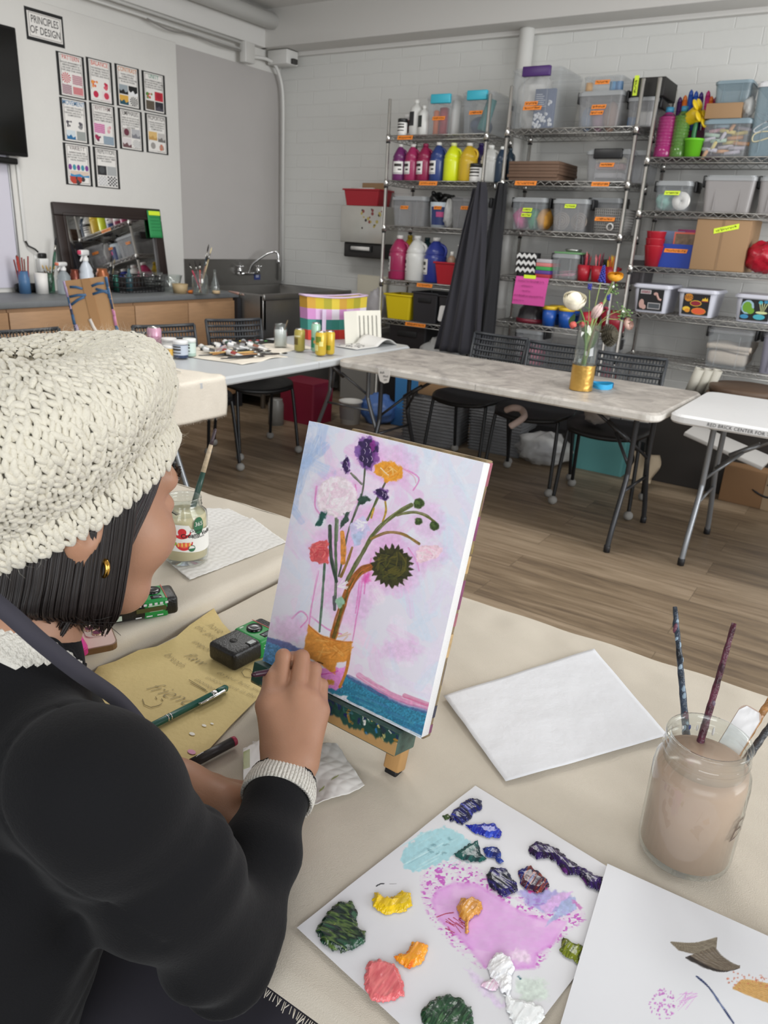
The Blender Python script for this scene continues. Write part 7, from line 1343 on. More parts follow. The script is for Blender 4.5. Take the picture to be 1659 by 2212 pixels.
dab('navy blue paint dab',[(805,240),(840,200),(890,160),(940,145),(970,165),(970,205),(930,225),(900,260),(870,280),(820,265)],[(14,16,60),(26,34,130),(10,12,44),(50,60,170)],.004,1,.8,2.2)
dab('olive tip paint dab',[(775,235),(805,225),(815,250),(785,258)],[(96,110,30),(30,60,40)],.002,2)
dab('bright blue paint dab',[(880,280),(930,285),(990,275),(1040,280),(1066,320),(1055,348),(1000,345),(930,320)],[(24,40,170),(20,30,140),(60,90,210),(22,30,150)],.0045,3,.4)
dab('teal green paint dab',[(825,430),(900,375),(950,360),(960,420),(995,455),(940,465),(870,455)],[(12,66,60),(20,96,90),(10,50,54)],.002,4,.8)
dab('royal blue paint dab',[(972,400),(1010,388),(1055,400),(1060,440),(1075,465),(1050,475),(1030,450),(985,440)],[(22,40,120),(40,70,160),(16,28,96)],.004,5,.5)
dab('deep violet paint dab',[(1200,390),(1240,362),(1300,380),(1345,400),(1380,440),(1440,480),(1500,510),(1570,550),(1555,610),(1490,590),(1450,530),(1390,530),(1340,470),(1300,450),(1240,455),(1205,425)],[(22,8,48),(48,16,96),(16,6,36),(90,20,110)],.0042,6,.7,2.5,200)
dab('indigo black paint dab',[(995,530),(1020,495),(1090,498),(1130,560),(1148,610),(1090,638),(1050,625),(1000,575)],[(16,12,40),(44,34,120),(20,28,30),(24,18,60)],.004,7,.7,2.2)
dab('dark red and blue paint dab',[(1145,510),(1210,488),(1245,510),(1290,550),(1310,590),(1250,620),(1200,600),(1170,580),(1160,550)],[(90,14,24),(20,14,60),(150,60,40),(24,30,110)],.0028,8,.8)
dab('yellow paint dab',[(425,680),(440,615),(480,640),(530,645),(570,612),(620,630),(625,680),(590,710),(530,715),(490,730),(440,700)],[(214,180,10),(250,210,30),(236,196,20)],.005,9,.5)
dab('dark green paint dab',[(140,820),(180,740),(250,670),(330,665),(352,720),(345,790),(395,820),(395,870),(340,895),(280,918),(220,905),(180,880)],[(40,84,60),(14,34,30),(96,120,60),(16,40,34)],.0045,10,.9,2.0,150)
dab('lime streak paint dab',[(215,790),(260,762),(278,772),(240,805),(215,808)],[(150,160,40),(170,180,60)],.0055,11)
dab('amber paint dab',[(525,940),(590,925),(620,870),(660,862),(698,890),(690,950),(650,985),(600,1000),(560,970)],[(240,150,30),(252,172,44),(226,100,20)],.005,12,.4)
dab('salmon pink paint dab',[(378,1030),(410,965),(460,952),(530,975),(580,1060),(582,1130),(530,1160),(480,1172),(420,1155),(390,1100)],[(226,110,116),(238,130,130),(220,100,106)],.0042,13,.5)
dab('bottle green paint dab',[(668,1210),(720,1150),(800,1128),(870,1150),(920,1200),(925,1290),(800,1330),(680,1290)],[(26,62,40),(50,92,58),(18,44,32),(70,110,70)],.0038,14,.9)
dab('gold paint dab',[(842,690),(860,655),(920,643),(968,670),(970,710),(930,745),(905,765),(905,815),(890,825),(885,770),(850,730)],[(190,122,40),(226,168,84),(206,140,56)],.0055,15,.6)
dab('olive green paint dab',[(1355,900),(1380,840),(1410,860),(1440,875),(1475,880),(1450,970),(1400,945)],[(84,96,16),(130,140,30),(60,70,14)],.0032,16,.8)
dab('white paint dab',[(1000,990),(1020,935),(1070,925),(1110,950),(1135,1000),(1110,1060),(1115,1140),(1070,1120),(1040,1060),(1010,1040)],[(240,240,242),(250,250,250),(232,234,238)],.006,17,.8,1.0)
dab('thin white paint dab',[(1080,1130),(1150,1150),(1260,1180),(1290,1240),(1220,1290),(1130,1280),(1090,1200)],[(236,240,240),(246,248,248)],.0022,18,.9)
dab('grey violet smear of paint',[(985,1060),(1030,1045),(1060,1080),(1040,1110),(1000,1100),(965,1080)],[(238,226,236),(230,190,214),(244,240,244)],.0025,19)
S2=[onz(1312,1866,TZ+.016),onz(1668,2026,TZ+.014),0,onz(1207,2225,TZ+.014)];S2[1]=S2[0]+(S2[1]-S2[0]).normalized()*.229;S2[3]=S2[0]+(S2[3]-S2[0]).normalized()*.305;S2[2]=S2[1]+S2[3]-S2[0]
ss=thing('palette_sheet','white paper sheet overlapping the palette with brown and ochre strokes','paper',S2[0]);a_,b_2,c_2,d_2=[np.array(v) for v in S2]
P4,TX,TY=pxgrid(lambda U,V:(a_*(1-U)[...,None]+b_2*U[...,None])*(1-V)[...,None]+(d_2*(1-U)[...,None]+c_2*U[...,None])*V[...,None],260,300)
s2=Paint(TX,TY,(227,228,232));j_=lambda L:[(1160+a/3.325,1720+b/3.325) for a,b in L]
for i in range(40):
 f=i/40;s2 .st(j_([(960+f*60,1050+f*60),(1130+f*20,1060+80*f),(1290-10*f,1020+100*f)]),4,[(150,140,120),(110,100,86),(176,166,144),(84,74,62)][i%4],a=.75*(1-.3*f),seed=900+i,streak=.5)
for i in range(34):
 f=i/34;s2 .st(j_([(1070+f*210,1165-f*75),(1200+f*120,1235-f*90),(1330+f*70,1268-f*60),(1450,1238-f*10)]),5,[(74,62,52),(120,110,96),(100,84,68),(150,140,122)][i%4] if f>.15 else(36,30,28),a=.75,seed=950+i,streak=.45)
for i in range(28):f=i/28;s2 .st(j_([(1410+f*60,1390-f*60),(1530,1440-f*110),(1700,1500-f*140)]),6,[(206,160,90),(190,140,70),(220,180,120)][i%3],a=.8,seed=990+i)
for i in range(40):s2 .el(*j_([(rr.uniform(1350,1650),rr.gauss(1330,30))])[0],rr.uniform(.8,3),rr.uniform(.8,2.4),(200,110,84),a=.8,seed=1020+i,jag=.5,soft=.8)
for i in range(60):a=rr.uniform(0,2*PI);k=math.sqrt(rr.random());s2 .el(*j_([(905+100*k*math.cos(a),1500+115*k*math.sin(a))])[0],rr.uniform(.8,3),rr.uniform(.8,3.4),(186,84,186),a=.75,seed=1060+i,jag=.5,soft=.8)
for i in range(16):s2 .st(j_([(1000+rr.uniform(0,80),1450+rr.uniform(-30,110)),(1060+rr.uniform(0,100),1430+rr.uniform(-30,50))]),2.4,(214,130,214),a=.5,seed=1130+i)
s2 .st(j_([(1145,1302),(1230,1380),(1320,1510),(1410,1640)]),5.5,(26,44,92),seed=1150,streak=.4);s2 .st(j_([(1260,1420),(1340,1540)]),2,(120,140,190),seed=1151)
l4=P4-a_;l4[...,2]+=.002*vn2(l4[...,0]*14,l4[...,1]*14,5);np_mesh('paper',l4 .reshape(-1,3),gfaces(260,300)[:,::-1],vcol_mat('stained_paper',.5),ss,True,lin(s2 .c).reshape(-1,3))
def quilt(x,y):return.0011*(abs(math.sin(x*210+math.sin(y*90)*1.2))*abs(math.sin(y*230)))
TOWEL=mat('paper_towel','e4e2de',.85,bump=.2,bscale=150)
def towel(label,px_,z,seed,amp=.004,stain=None,zfun=None):
 S=[onz(a,b,z) for a,b in px_]
 def f(u,v):p=(S[0]*(1-u)+S[1]*u)*(1-v)+(S[3]*(1-u)+S[2]*u)*v;return tuple(p+Vector((0,0,quilt(p.x,p.y)+amp*(.5+vnoise(u*3,v*3,0,seed))+(zfun(u,v) if zfun else 0))))
 t=MB().grid(f,90,90,thick=.0008).build('paper_towel',TOWEL);tag(t,label,'paper towel')
 for k,(u,v,a,b,ang,c) in enumerate(stain or()):
  q=MB()
  def g(s,w):uu,vv=u+a*(s-.5)*math.cos(ang)-b*(w-.5)*math.sin(ang)*math.sin(PI*s),v+a*(s-.5)*math.sin(ang)+b*(w-.5)*math.cos(ang)*math.sin(PI*s);p=f(min(1,max(0,uu)),min(1,max(0,vv)));return(p[0],p[1],p[2]+.0006)
  q.grid(g,10,6);q.build('paint_stain',mat('stain_'+c,c,.7,alpha=.55),t)
 return t
towel('white paper towel with green paint streaks under the raised right forearm',[(545,1612),(728,1612),(787,1702),(560,1790)],TZ+.012,3,.008,[(.78,.70,.12,.03,-.5,'9cab3a'),(.62,.80,.10,.03,-.7,'9cab3a')])
o=MB().grid(lambda u,v:tuple(onz(525+58*u,1655-48*u+(-1+2*v)*30*(1-.3*u),TZ+.014)+Vector((0,0,.022*math.sin(PI*v)*(1-.4*u)+.003*vnoise(u*6,v*6)))),24,20,thick=.0008).build('paper_towel',TOWEL);tag(o,'folded paper towel scrap with green edge beside the dark marker','paper towel')
q=MB().grid(lambda u,v:tuple(onz(526+14*u,1660-5*u+(-1+2*v)*20,TZ+.016)+Vector((0,0,.022*math.sin(PI*(.2+.6*v))))),8,8);q.build('paint_stain',mat('stain_green','a3b056',.7,alpha=.6),o)
towel('paper towel stained ochre and green under the resting left hand',[(330,1720),(470,1700),(500,1850),(380,1870)],TZ+.012,5,.003,[(.5,.35,.5,.10,.1,'b8643c'),(.6,.5,.3,.08,.4,'9cab5a')])
towel('quilted paper towel spread flat under the sauce jar',[(330,1185),(545,1120),(618,1172),(410,1254)],LZ+.002,9,.002);towel('second white paper towel lying behind the sauce jar',[(370,1100),(490,1098),(560,1130),(400,1190)],LZ+.0005,11,.001)
yp=[(462,1314),(480,1345),(505,1372),(560,1400),(600,1440),(563,1502),(500,1565),(432,1640),(405,1655),(330,1640),(200,1580),(120,1530),(178,1492),(212,1440),(250,1428),(300,1404),(340,1396),(378,1378),(410,1350)]
Y0=onz(350,1500,TZ+.010);t=thing('handwritten_note','yellow paper with pencil handwriting and a smiling face under the camera','paper',Y0)
q=MB();pp=[onz(a,b,TZ+.0105)-Y0 for a,b in yp];q.prism([(p.x,p.y) for p in pp],.0006);flatp=q.build('paper',mat('yellow_paper','dcc68a',.75,var=.03,vscale=30,bump=.1,bscale=120),t)
PENC=mat('pencil_grey','9a8c68',.7)
def wr(words,a,b,size,shear=.25,m=PENC,fat=-.02):
 A_,B_=onz(*a,TZ+.0118)-Y0,onz(*b,TZ+.0118)-Y0;e1=(B_-A_);L=e1 .length;e1 .normalize();e2=Vector((-e1 .y,e1 .x,0));q.text(words,size,frame(A_,e1,e2,(0,0,1)),align='LEFT',shear=shear,fat=fat,sx=1)
q=MB()
wr('have',(452,1348),(500,1378),.021);wr('the pro',(425,1352),(480,1388),.020);wr('impor',(418,1384),(465,1412),.020);wr('breath',(360,1412),(402,1444),.020);wr('do your best and',(470,1452),(555,1490),.013);wr('independent in the',(445,1462),(540,1500),.013);wr('moment',(422,1466),(462,1488),.0145)
wr('flaw',(402,1412),(445,1436),.028,.45);wr('friends',(322,1480),(425,1522),.036,.55)
def pl(pts,r=.0006):q.tube([onz(a,b,TZ+.0122)-Y0 for a,b in pts],r,4)
pl([(308,1510),(312,1522),(326,1528),(342,1524),(350,1519)]);pl([(336,1505),(339,1510)]);pl([(349,1509),(352,1514)]);pl([(408,1468),(445,1490)]);pl([(412,1474),(448,1494)]);pl([(522,1452),(528,1444),(540,1446),(548,1455),(540,1464),(528,1462),(522,1452)])
q.build('handwriting',PENC,t)
q=MB()
for a,b,r_,k in((441,1567,.004,0),(415,1585,.005,0),(414,1624,.007,1),(458,1563,.003,0)):q.lathe([(r_,0),(0,.0003)],9,tuple(onz(a,b,TZ+.0118)-Y0),mi=k,sy=.6)
q.build('paint_spots',[mat('spot_white','ece8dc',.5),mat('spot_pink','d890b0',.5)],t)
A,B2=onz(332,1566,TZ+.018),onz(492,1484,TZ+.018);u_=(B2-A).normalized();L=(B2-A).length;t=thing('ballpoint_pen','dark green stylus pen lying on the yellow paper','pen',A);Pn=lambda s:u_*(L*s);PG=mat('pen_green','12564a',.35)
MB().tube([Pn(-.25),Pn(-.1),Pn(.0),Pn(.76)],[.001,.0035,.0052,.0052],14).build('barrel',PG,t);MB().tube([Pn(.76),Pn(.78),Pn(.82),Pn(.84)],[.0048,.0056,.0056,.0048],14).build('collar',CHROME,t);MB().tube([Pn(.84),Pn(.86),Pn(.97),Pn(1.0)],[.005,.0056,.0056,.002],14).build('stylus_tip',PG,t)
for s in(.16,.20):MB().tube([Pn(s),Pn(s+.014)],.0057,14).build('ring',CHROME,t)
sd=Vector((u_.y,-u_.x,0));MB().tube([Pn(.93)+sd*.006+Vector((0,0,.003)),Pn(.9)+sd*.0085+Vector((0,0,.003)),Pn(.58)+sd*.0085+Vector((0,0,.002)),Pn(.55)+sd*.006+Vector((0,0,.002))],[.002,.0024,.002,.0014],8).build('clip',CHROME,t)
A,B2=onz(409,1652,TZ+.017),onz(511,1598,TZ+.017);u_=(B2-A).normalized();L=(B2-A).length;t=thing('marker_pen','black marker with raspberry red end lying on the cloth','marker',A)
MB().tube([Pn(.05),Pn(.9)],.0068,14).build('barrel',mat('marker_barrel','322f30',.4),t);MB().tube([Pn(.9),Pn(.97),Pn(1.0)],[.0070,.0066,.003],14).build('end_plug',mat('marker_red','a83450',.4),t);MB().tube([Pn(-.02),Pn(.05)],[.004,.006],12).build('tip',mat('marker_red','a83450',.4),t)
q=MB()
for k in range(3):q.tube([Pn(.14+.05*k)+Vector((-.001*k,0,.0066)),Pn(.20+.05*k)+Vector((-.002,.001,.0066))],.0007,4)
q.build('print',PAPER,t)
CB=mat('camera_black','161617',.35,bump=.15,bscale=300);CG=mat('camera_green','1f8f44',.4)
def dcam(label,a,b,width_dir,z,L=.108,D=.058,H=.031,s=1):
 A_,B_=onz(*a,z),onz(*b,z);e1=(B_-A_);e1 .z=0;e1 .normalize();e2=Vector((0,0,1)).cross(e1)*s;t=thingM('disposable_camera',label,'camera',frame((A_+B_)/2+Vector((0,0,.0)),e1,e2*s if s<0 else e2,(0,0,1)))
 MB().box((0,0,H/2),(L,D,H),.007,seg=3).build('body',CB,t)
 MB().box((L*.16,0,H/2),(L*.38,D+.0016,H+.0016),.005,seg=3).build('green_wrap',CG,t)
 q=MB();c=(L*.17,D*.10,H+.0008);q.lathe([(.0135,-.002),(.0135,.003),(.011,.0045),(.006,.003),(.003,.0035),(0,.0028)],28,c);q.build('lens_ring',mat('lens_black','0d0d0f',.2),t)
 MB().bx(L*.10,L*.27,-D*.44,-D*.22,H-.0,H+.0016,.002).bx(L*.14,L*.23,-D*.40,-D*.28,H+.0012,H+.002,mi=1).build('viewfinder',[mat('lens_black','0d0d0f',.2),mat('finder_glass','6a7478',.1)],t)
 MB().bx(-L*.19,-L*.04,-D*.46,-D*.26,H-.001,H+.001,.0015).bx(-L*.17,-L*.06,-D*.43,-D*.29,H+.0008,H+.0016,mi=1).build('flash_window',[mat('lens_black','0d0d0f',.2),mat('flash_glass','b8bcbc',.12,.5)],t)
 q=MB();q.lathe([(.0065,0),(.006,.001),(0,.001)],20,(-L*.25,D*.05,H))
 for k in range(6):q.lathe([(.0011,.0),(0,.001)],6,(-L*.25+.0038*math.cos(k),D*.05+.0038*math.sin(k),H+.001),mi=1)
 q.build('speaker_dots',[CB,mat('lens_black','0d0d0f',.2)],t)
 q=MB()
 M=frame((0,-D/2-.0011,H/2),(1,0,0),(0,0,1),(0,-1,0));
 for k,w in enumerate((.026,.030,.022)):q.bx(L*.16-w/2,L*.16+w/2,.006-.005*k,.0075-.005*k,.0002,.0005,M=M)
 q.bx(L*.30,L*.34,-.006,.001,.0002,.0005,M=M,mi=1);q.bx(L*.03,L*.10,D*.36,D*.41,H+.0009,H+.0012);q.bx(L*.32,L*.335,-D*.5,D*.5,H+.0009,H+.0012,mi=2)
 q.build('wrap_print',[mat('print_pale','c8d8c8',.5),BLK,mat('print_red','b04438',.5)],t);return t,H,D,L
dcam('black and green disposable camera lying on the yellow note',(472,1441),(596,1378),1,TZ+.012,.118,.064,.033)
t,H,D,L=dcam('black and green disposable camera on the left table beside the phones',(243,1334),(372,1312),1,LZ+.004,.112,.055,.034)
q=MB();M=frame((0,-D/2-.0012,0),(1,0,0),(0,0,1),(0,-1,0))
for k in range(7):q.box((-.018+.009*k,H*.80,.0003),(.005,.004,.0004),M=M)
q.box((.010,H*.52,.0003),(.05,.008,.0004),M=M,mi=1)
for k in range(3):q.box((-.012+.018*k,H*.16,.0003),(.010,.002,.0004),M=M)
q.box((-.046,H*.30,.0003),(.014,.009,.0004),M=M,mi=2)
q.build('label_print',[mat('print_white','d8dade',.6),mat('print_olive','4a4a24',.5),mat('print_pale','c8d8c8',.5)],t)
def phone(label,a,b,z,col,edge,w=.078,L=.16,th=.011,lens=True,card=False):
 A_,B_=onz(*a,z),onz(*b,z);e1=(B_-A_);e1 .normalize();e2=Vector((-e1 .y,e1 .x,0));t=thingM('phone',label,'phone',frame(A_,e1,e2,(0,0,1)))
 q=MB().rbox(L,w,0,th*.9,.013,M=TR(-L/2,0,0));q.build('case',mat('case_'+edge,edge,.4,var=.15,vscale=60),t);MB().rbox(L-.004,w-.004,th*.9,th,.012,M=TR(-L/2,0,0)).build('back_glass',mat('glass_'+col,col,.15),t)
 if lens:
  MB().rbox(.036,.038,th,th+.002,.010,M=TR(-.025,w*.5-.026,0)).build('lens_plate',mat('plate','d8c4bc',.15,.3),t)
  for(x,y) in((-.016,w*.5-.018),(-.034,w*.5-.018),(-.025,w*.5-.036)):q=MB().lathe([(.0085,th),(.0085,th+.0035),(.007,th+.0038)],20,(x,y,0));q.lathe([(.007,th+.0036),(0,th+.0036)],20,(x,y,0),mi=1);q.build('lens',[mat('gold_ring','b89a80',.2,.8),mat('lens_rose','6a2c4a',.08)],t)
 if card:MB().rbox(.05,w*.6,th,th+.0008,.003,M=TR(-.035,0,0)).build('card',PAPER,t)
 return t
phone('pale pink phone in brown edged case with three lenses beside the camera',(247,1378),(268,1374),LZ+.003,'d8bcb4','7a5a3c')
phone('hot pink cased phone lying against the pale pink phone',(181,1390),(206,1384),LZ+.015,'e0409a','d82c8c',card=True,lens=False)
def waterjar(label,base,rim,w_px,liquid,lw,name,cat,level=.80,neck=.84,thr=True,m=None):
 B_=onz(*base,rim[2]);lo,hi=0,.5
 for _ in range(40):
  k=(lo+hi)/2
  if proj((B_.x,B_.y,B_.z+k))[1]>rim[1]:lo=k
  else:hi=k
 h=lo;r=wpx(B_+Vector((0,0,h*.4)),w_px)/2;t=thing(name,label,cat,B_)
 o_=[(0,0),(r*.86,0),(r*.97,.006),(r,.016),(r,h*.70),(r*.97,h*.77),(r*neck*1.02,h*.84),(r*neck,h*.86)]
 if thr:o_+=[(r*neck*1.03,h*.875),(r*neck*1.07,h*.885),(r*neck,h*.90),(r*neck,h*.925),(r*neck*1.04,h*.935),(r*neck,h*.95)]
 o_+=[(r*neck,h*.975),(r*neck*1.05,h*.985),(r*neck*1.03,h),(r*neck*.93,h),(r*neck*.90,h*.98),(r*neck*.90,h*.86),(r*.90,h*.76),(r*.935,h*.69),(r*.935,.012),(0,.010)]
 MB().lathe(o_,48).build('glass',m or GLASS,t)
 MB().lathe([(0,.0105),(r*.945,.0125),(r*.945,h*.69),(r*(.945 if level<.7 else.905),h*level),(0,h*level)],40).build('water',mat('water_'+liquid,liquid,.18,spec=.3,sss=0),t);return t,r,h
t,r,h=waterjar('glass mason jar of cloudy brown water on the right of the table',(1474,1838),(1525,1592,TZ+.011),196,'c2a793',0,'mason_jar','jar',.80);MJ=t;B_=Vector(t.location)
q=MB();k=MB();k.text('Ball',.036,shear=.35,fat=-.01);va=math.atan2(-B_.y,-B_.x)+1.36;q.add([((r+.0005)*math.cos(va+p[0]/r),(r+.0005)*math.sin(va+p[0]/r),h*.47+p[1]+p[0]*.25) for p in k.v],k.f)
q.build('embossed_script',mat('emboss','5c4c44',.2),t)
q=MB()
for k in range(5):q.ball((r*.84*math.cos(1.6+.2*k),r*.84*math.sin(1.6+.2*k),h*.88),(.0014,.0014,.006-.0008*k),6,mi=k%2)
q.build('paint_residue',[mat('res_white','e4e0e0',.4),mat('res_blue','3a4a8a',.4)],t)
def tip(px_,py_,P0,L):
 d=ray(px_,py_).normalized();oc=C0-P0;b=oc.dot(d);c=oc.dot(oc)-L*L;disc=max(0,b*b-c);return C0+d*(-b+math.sqrt(disc) if True else 0)
def jbrush(label,top,inside,col,L,bands,r_=.0045,far=True):
 P0=B_+Vector(inside);d=ray(*top).normalized();oc=C0-P0;b=oc.dot(d);c=oc.dot(oc)-L*L;disc=b*b-c;s=-b+(math.sqrt(disc) if disc>0 else 0)*(1 if far else-1);P1=C0+d*s;u=P1-P0;t=thing('paint_brush',label,'brush',P0)
 q=MB();n=26;q.tube([u*(.2+.8*i/n) for i in range(n+1)],[r_*(1.15-.5*i/n+.07*math.sin(i*2.1)) for i in range(n+1)],10);q.build('handle',mat('jb_'+col,col,.35,var=.9,vscale=55,bump=.4,bscale=120),t)
 q=MB();rq=random.Random(len(label))
 for i in range(bands[0]):s=rq.uniform(.28,.98);q.ball(tuple(u*s+Vector((rq.uniform(-1,1),rq.uniform(-1,.2),0))*r_*.6),(r_*.55,r_*.55,r_*rq.uniform(.8,2.2)),7,mi=rq.randrange(3))
 q.build('dried_paint',[mat('dry_'+c,c,.45) for c in bands[1]],t);MB().tube([u*0,u*.08,u*.2],[r_*.5,r_*1.5,r_*1.2],8).build('ferrule',mat('dirty_metal','7a7470',.4,.5),t);return t
jbrush('long blue grey paint crusted brush leaning left in the mason jar',(1458,1311),(.010,-.002,.03),'3c4a5c',.27,(22,('8fa4b4','26303c','6a3a4a')))
jbrush('maroon handled brush crossing the blue one in the mason jar',(1586,1346),(-.012,-.01,.03),'5a2438',.255,(8,('8a8890','3c1c2a','706070')))
P0=B_+Vector((-.004,.004,.045))
def flatstick(label,top,L,w,th,m1,m2,name,cat,P0):
 d=ray(*top).normalized();oc=C0-P0;b=oc.dot(d);c=oc.dot(oc)-L*L;disc=b*b-c;s=-b+(math.sqrt(disc) if disc>0 else 0);P1=C0+d*s;u=(P1-P0);Lr=u.length;u.normalize();vdir=(C0-P0).normalized();sd=u.cross(vdir).normalized();n_=sd.cross(u);t=thing(name,label,cat,P0);M=frame((0,0,0),sd,u,n_)
 q=MB();q.rbox(w,Lr,-th,0,w*.35,M=M@TR(0,Lr/2,0));q.build('blade',m1,t);q=MB();q.grid(lambda a,b:((a-.5)*w*.94*(1 if b<.9 else 1-(b-.9)*4),Lr*(.42+.57*b),.0006+.0012*fbm(np.array(a*6.),np.array(b*14.),3)),12,30,M=M);q.build('white_paint',m2,t);return t
flatstick('wide pale stick smeared with white paint leaning right in the mason jar',(1628,1530),.150,.026,.005,mat('stick_pale','c8b0a0',.5),mat('wet_white','ecebec',.25),'palette_knife','stick',P0)
jbrush('dark grey handle behind the white stick in the mason jar',(1690,1530),(.014,.006,.05),'44464a',.165,(5,('8a8a8c','303234','5c5c60')),.005)
jbrush('orange wooden handle behind the white stick in the mason jar',(1672,1500),(.006,.012,.05),'b8844c',.17,(1,('c8945c','b8844c','a8743c')),.0055)
t,r,h=waterjar('pasta sauce jar of cloudy cream water left of the canvas',(402,1206),(412,1072,LZ+.006),97,'dccfa8',0,'sauce_jar','jar',.76,.74);SJ=Vector(t.location)
va=math.atan2(-SJ.y,-SJ.x)
def onj(a,z,k=0):return((r+.0007+k)*math.cos(va+a),(r+.0007+k)*math.sin(va+a),z)
q=MB();a0,a1=-1.35,1.5
q.grid(lambda u,v:onj(a0+(a1-a0)*u,h*(.24+.02*math.sin(u*6))+(h*(.66-.10*u*(u>.55)-.0*v)-h*.24)*v),30,4)
lb=q.build('paper_label',mat('label_sauce','ecebe6',.5),t);q=MB()
def jtext(s_,a,z,size,mi,sx=1,shear=0,fat=.0):
 k=MB();k.text(s_,size,align='CENTER',sx=sx,shear=shear,fat=fat);q.add([onj(a+p[0]/r,z+p[1],.0006) for p in k.v],k.f,mi)
def jdisc(a,z,rx,rz,mi,a0=0,a1=2*PI,k=.0004):n=16;q.add([onj(a,z,k)]+[onj(a+rx*math.cos(a0+(a1-a0)*i/n)/r,z+rz*math.sin(a0+(a1-a0)*i/n),k) for i in range(n+1)],[(0,i+1,i+2) for i in range(n)],mi)
jdisc(-.12,h*.56,.017,.014,0,PI*1.05,PI*2.0);jdisc(-.12,h*.56,.008,.008,0);jdisc(-.06,h*.40,.017,.017,0,PI,2*PI);jdisc(-.06,h*.395,.012,.011,5,PI,2*PI,.0006)
for i in range(4):jdisc(-.30+.16*i,h*.365,.0016,.0045,6,k=.0008)
for i in range(6):jdisc(-.62+.12*(i%2),h*(.33+.05*i),.006,.0045,1)
q.add([onj(-.56+.02*math.sin(i*1.0),h*(.28+.35*i/8),.0005) for i in range(9)]+[onj(-.545+.02*math.sin(i*1.0),h*(.28+.35*i/8),.0005) for i in range(8,-1,-1)],[tuple(range(18))],1)
jdisc(.62,h*.635,.011,.018,2);jtext('365',.62,h*.66,.012,3);jtext('Organic',.48,h*.565,.0085,4,.95,.15);jtext('Creamy Vodka',.62,h*.50,.0125,4,.95,.0,.02);jtext('Pasta Sauce',.6,h*.46,.006,4);jdisc(.26,h*.30,.007,.007,2);jdisc(.26,h*.30,.0055,.0055,3,0,PI,.0006)
q.build('label_print',[mat('tomato','d03038',.5),mat('basil','8fc04a',.5),mat('badge_green','2c6a48',.5),PAPER,mat('print_black','1c1c20',.5),mat('tomato_in','e86848',.5),mat('seed','f0c060',.5)],t)
P0=SJ+Vector((-.012,.004,.03));top=(466,926);d=ray(*top).normalized();Lb=.235;oc=C0-P0;b=oc.dot(d);c=oc.dot(oc)-Lb*Lb;s=-b+math.sqrt(max(0,b*b-c));P1=C0+d*s
t=thing('paint_brush','green handled brush standing in the sauce jar','brush',P0);u_=P1-P0;G=lambda k:u_*k
MB().tube([G(.1),G(.3),G(.50),G(.62)],[.004,.0058,.0062,.005],12).build('handle',mat('brush_green','24463c',.35),t);MB().tube([G(.62),G(.78),G(.86)],[.0052,.0048,.0042],12).build('bare_wood',mat('brush_wood','c8b498',.5,var=.4,vscale=70),t);MB().tube([G(.86),G(.9),G(.985),G(1)],[.0042,.0036,.0034,.002],12).build('handle_tip',mat('brush_dark','3a2a30',.4),t);MB().tube([G(0),G(.1)],[.003,.005],10).build('bristles',mat('br_dark','2a2622',.7),t)
def snets(fn,lo,hi,vx):
 """surface nets: turns a signed distance function into one smooth quad surface"""
 lo=np.array(lo,float);n=np.ceil((np.array(hi)-lo)/vx).astype(int)+1;ax=[lo[i]+vx*np.arange(n[i]) for i in range(3)]
 D=np.stack([fn(np.stack(np.meshgrid([x],ax[1],ax[2],indexing='ij'),-1)[0]) for x in ax[0]]).astype(np.float32);S=D<0
 cs=np.zeros(tuple(n-1),int);sm_=np.zeros(tuple(n-1)+(3,));ct=np.zeros(tuple(n-1))
 sl=lambda o:tuple(slice(o[i],n[i]-1+o[i]) for i in range(3));C8=[(i,j,k) for i in(0,1) for j in(0,1) for k in(0,1)]
 for o in C8:cs+=S[sl(o)]
 for a in C8:
  for i in range(3):
   if a[i]:continue
   b=list(a);b[i]=1;da,db=D[sl(a)],D[sl(b)];m=(da<0)!=(db<0);t=np.where(m,da/np.where(m,da-db,1),0)
   for k in range(3):sm_[...,k]+=np.where(m,a[k]+(t if k==i else 0),0)
   ct+=m
 act=(cs>0)&(cs<8);idx=-np.ones(act.shape,int);idx[act]=np.arange(act.sum());V=lo+vx*(np.argwhere(act)+sm_[act]/ct[act][:,None]);F=[]
 for i in range(3):
  j,k=(i+1)%3,(i+2)%3;s0=[slice(1,n[q]-1) for q in range(3)];s0[i]=slice(0,n[i]-1);s1=list(s0);s1[i]=slice(1,n[i]);A,B=S[tuple(s0)],S[tuple(s1)];e=np.argwhere(A!=B);off=np.ones(3,int);off[i]=0;e=e+off;fl=A[tuple((e-off).T)]
  def cell(dj,dk):c=e.copy();c[:,j]-=dj;c[:,k]-=dk;return idx[tuple(c.T)]
  q=np.stack([cell(1,1),cell(0,1),cell(0,0),cell(1,0)],1);F.append(np.where(fl[:,None],q,q[:,::-1]))
 return V,np.concatenate(F)
def sg(p,a,b,ra,rb):a,b=np.array(a),np.array(b);d=b-a;t=np.clip(((p-a)@d)/(d@d),0,1);return np.linalg.norm(p-a-t[...,None]*d,axis=-1)-(ra+(rb-ra)*t)
def el(p,c,r):q=(p-np.array(c))/np.array(r);k=np.linalg.norm(q,axis=-1);return(k-1)*min(r)*.6+(k-1)*np.mean(r)*.4
def smin(a,b,k):h=np.clip(.5+.5*(b-a)/k,0,1);return b*(1-h)+a*h-k*h*(1-h)
def smax(a,b,k):return-smin(-a,-b,k)
HO=np.array((-.615,.409,1.165));HY,HP=.11,.235
HR=np.array(Matrix.Rotation(-HY,3,'Z')@Matrix.Rotation(-HP,3,'X'));toW=lambda p:np.asarray(p)@HR.T+HO
V3=lambda*a:np.array(a)
def W_(px_,py_,d):return np.array(atd(px_,py_,d))
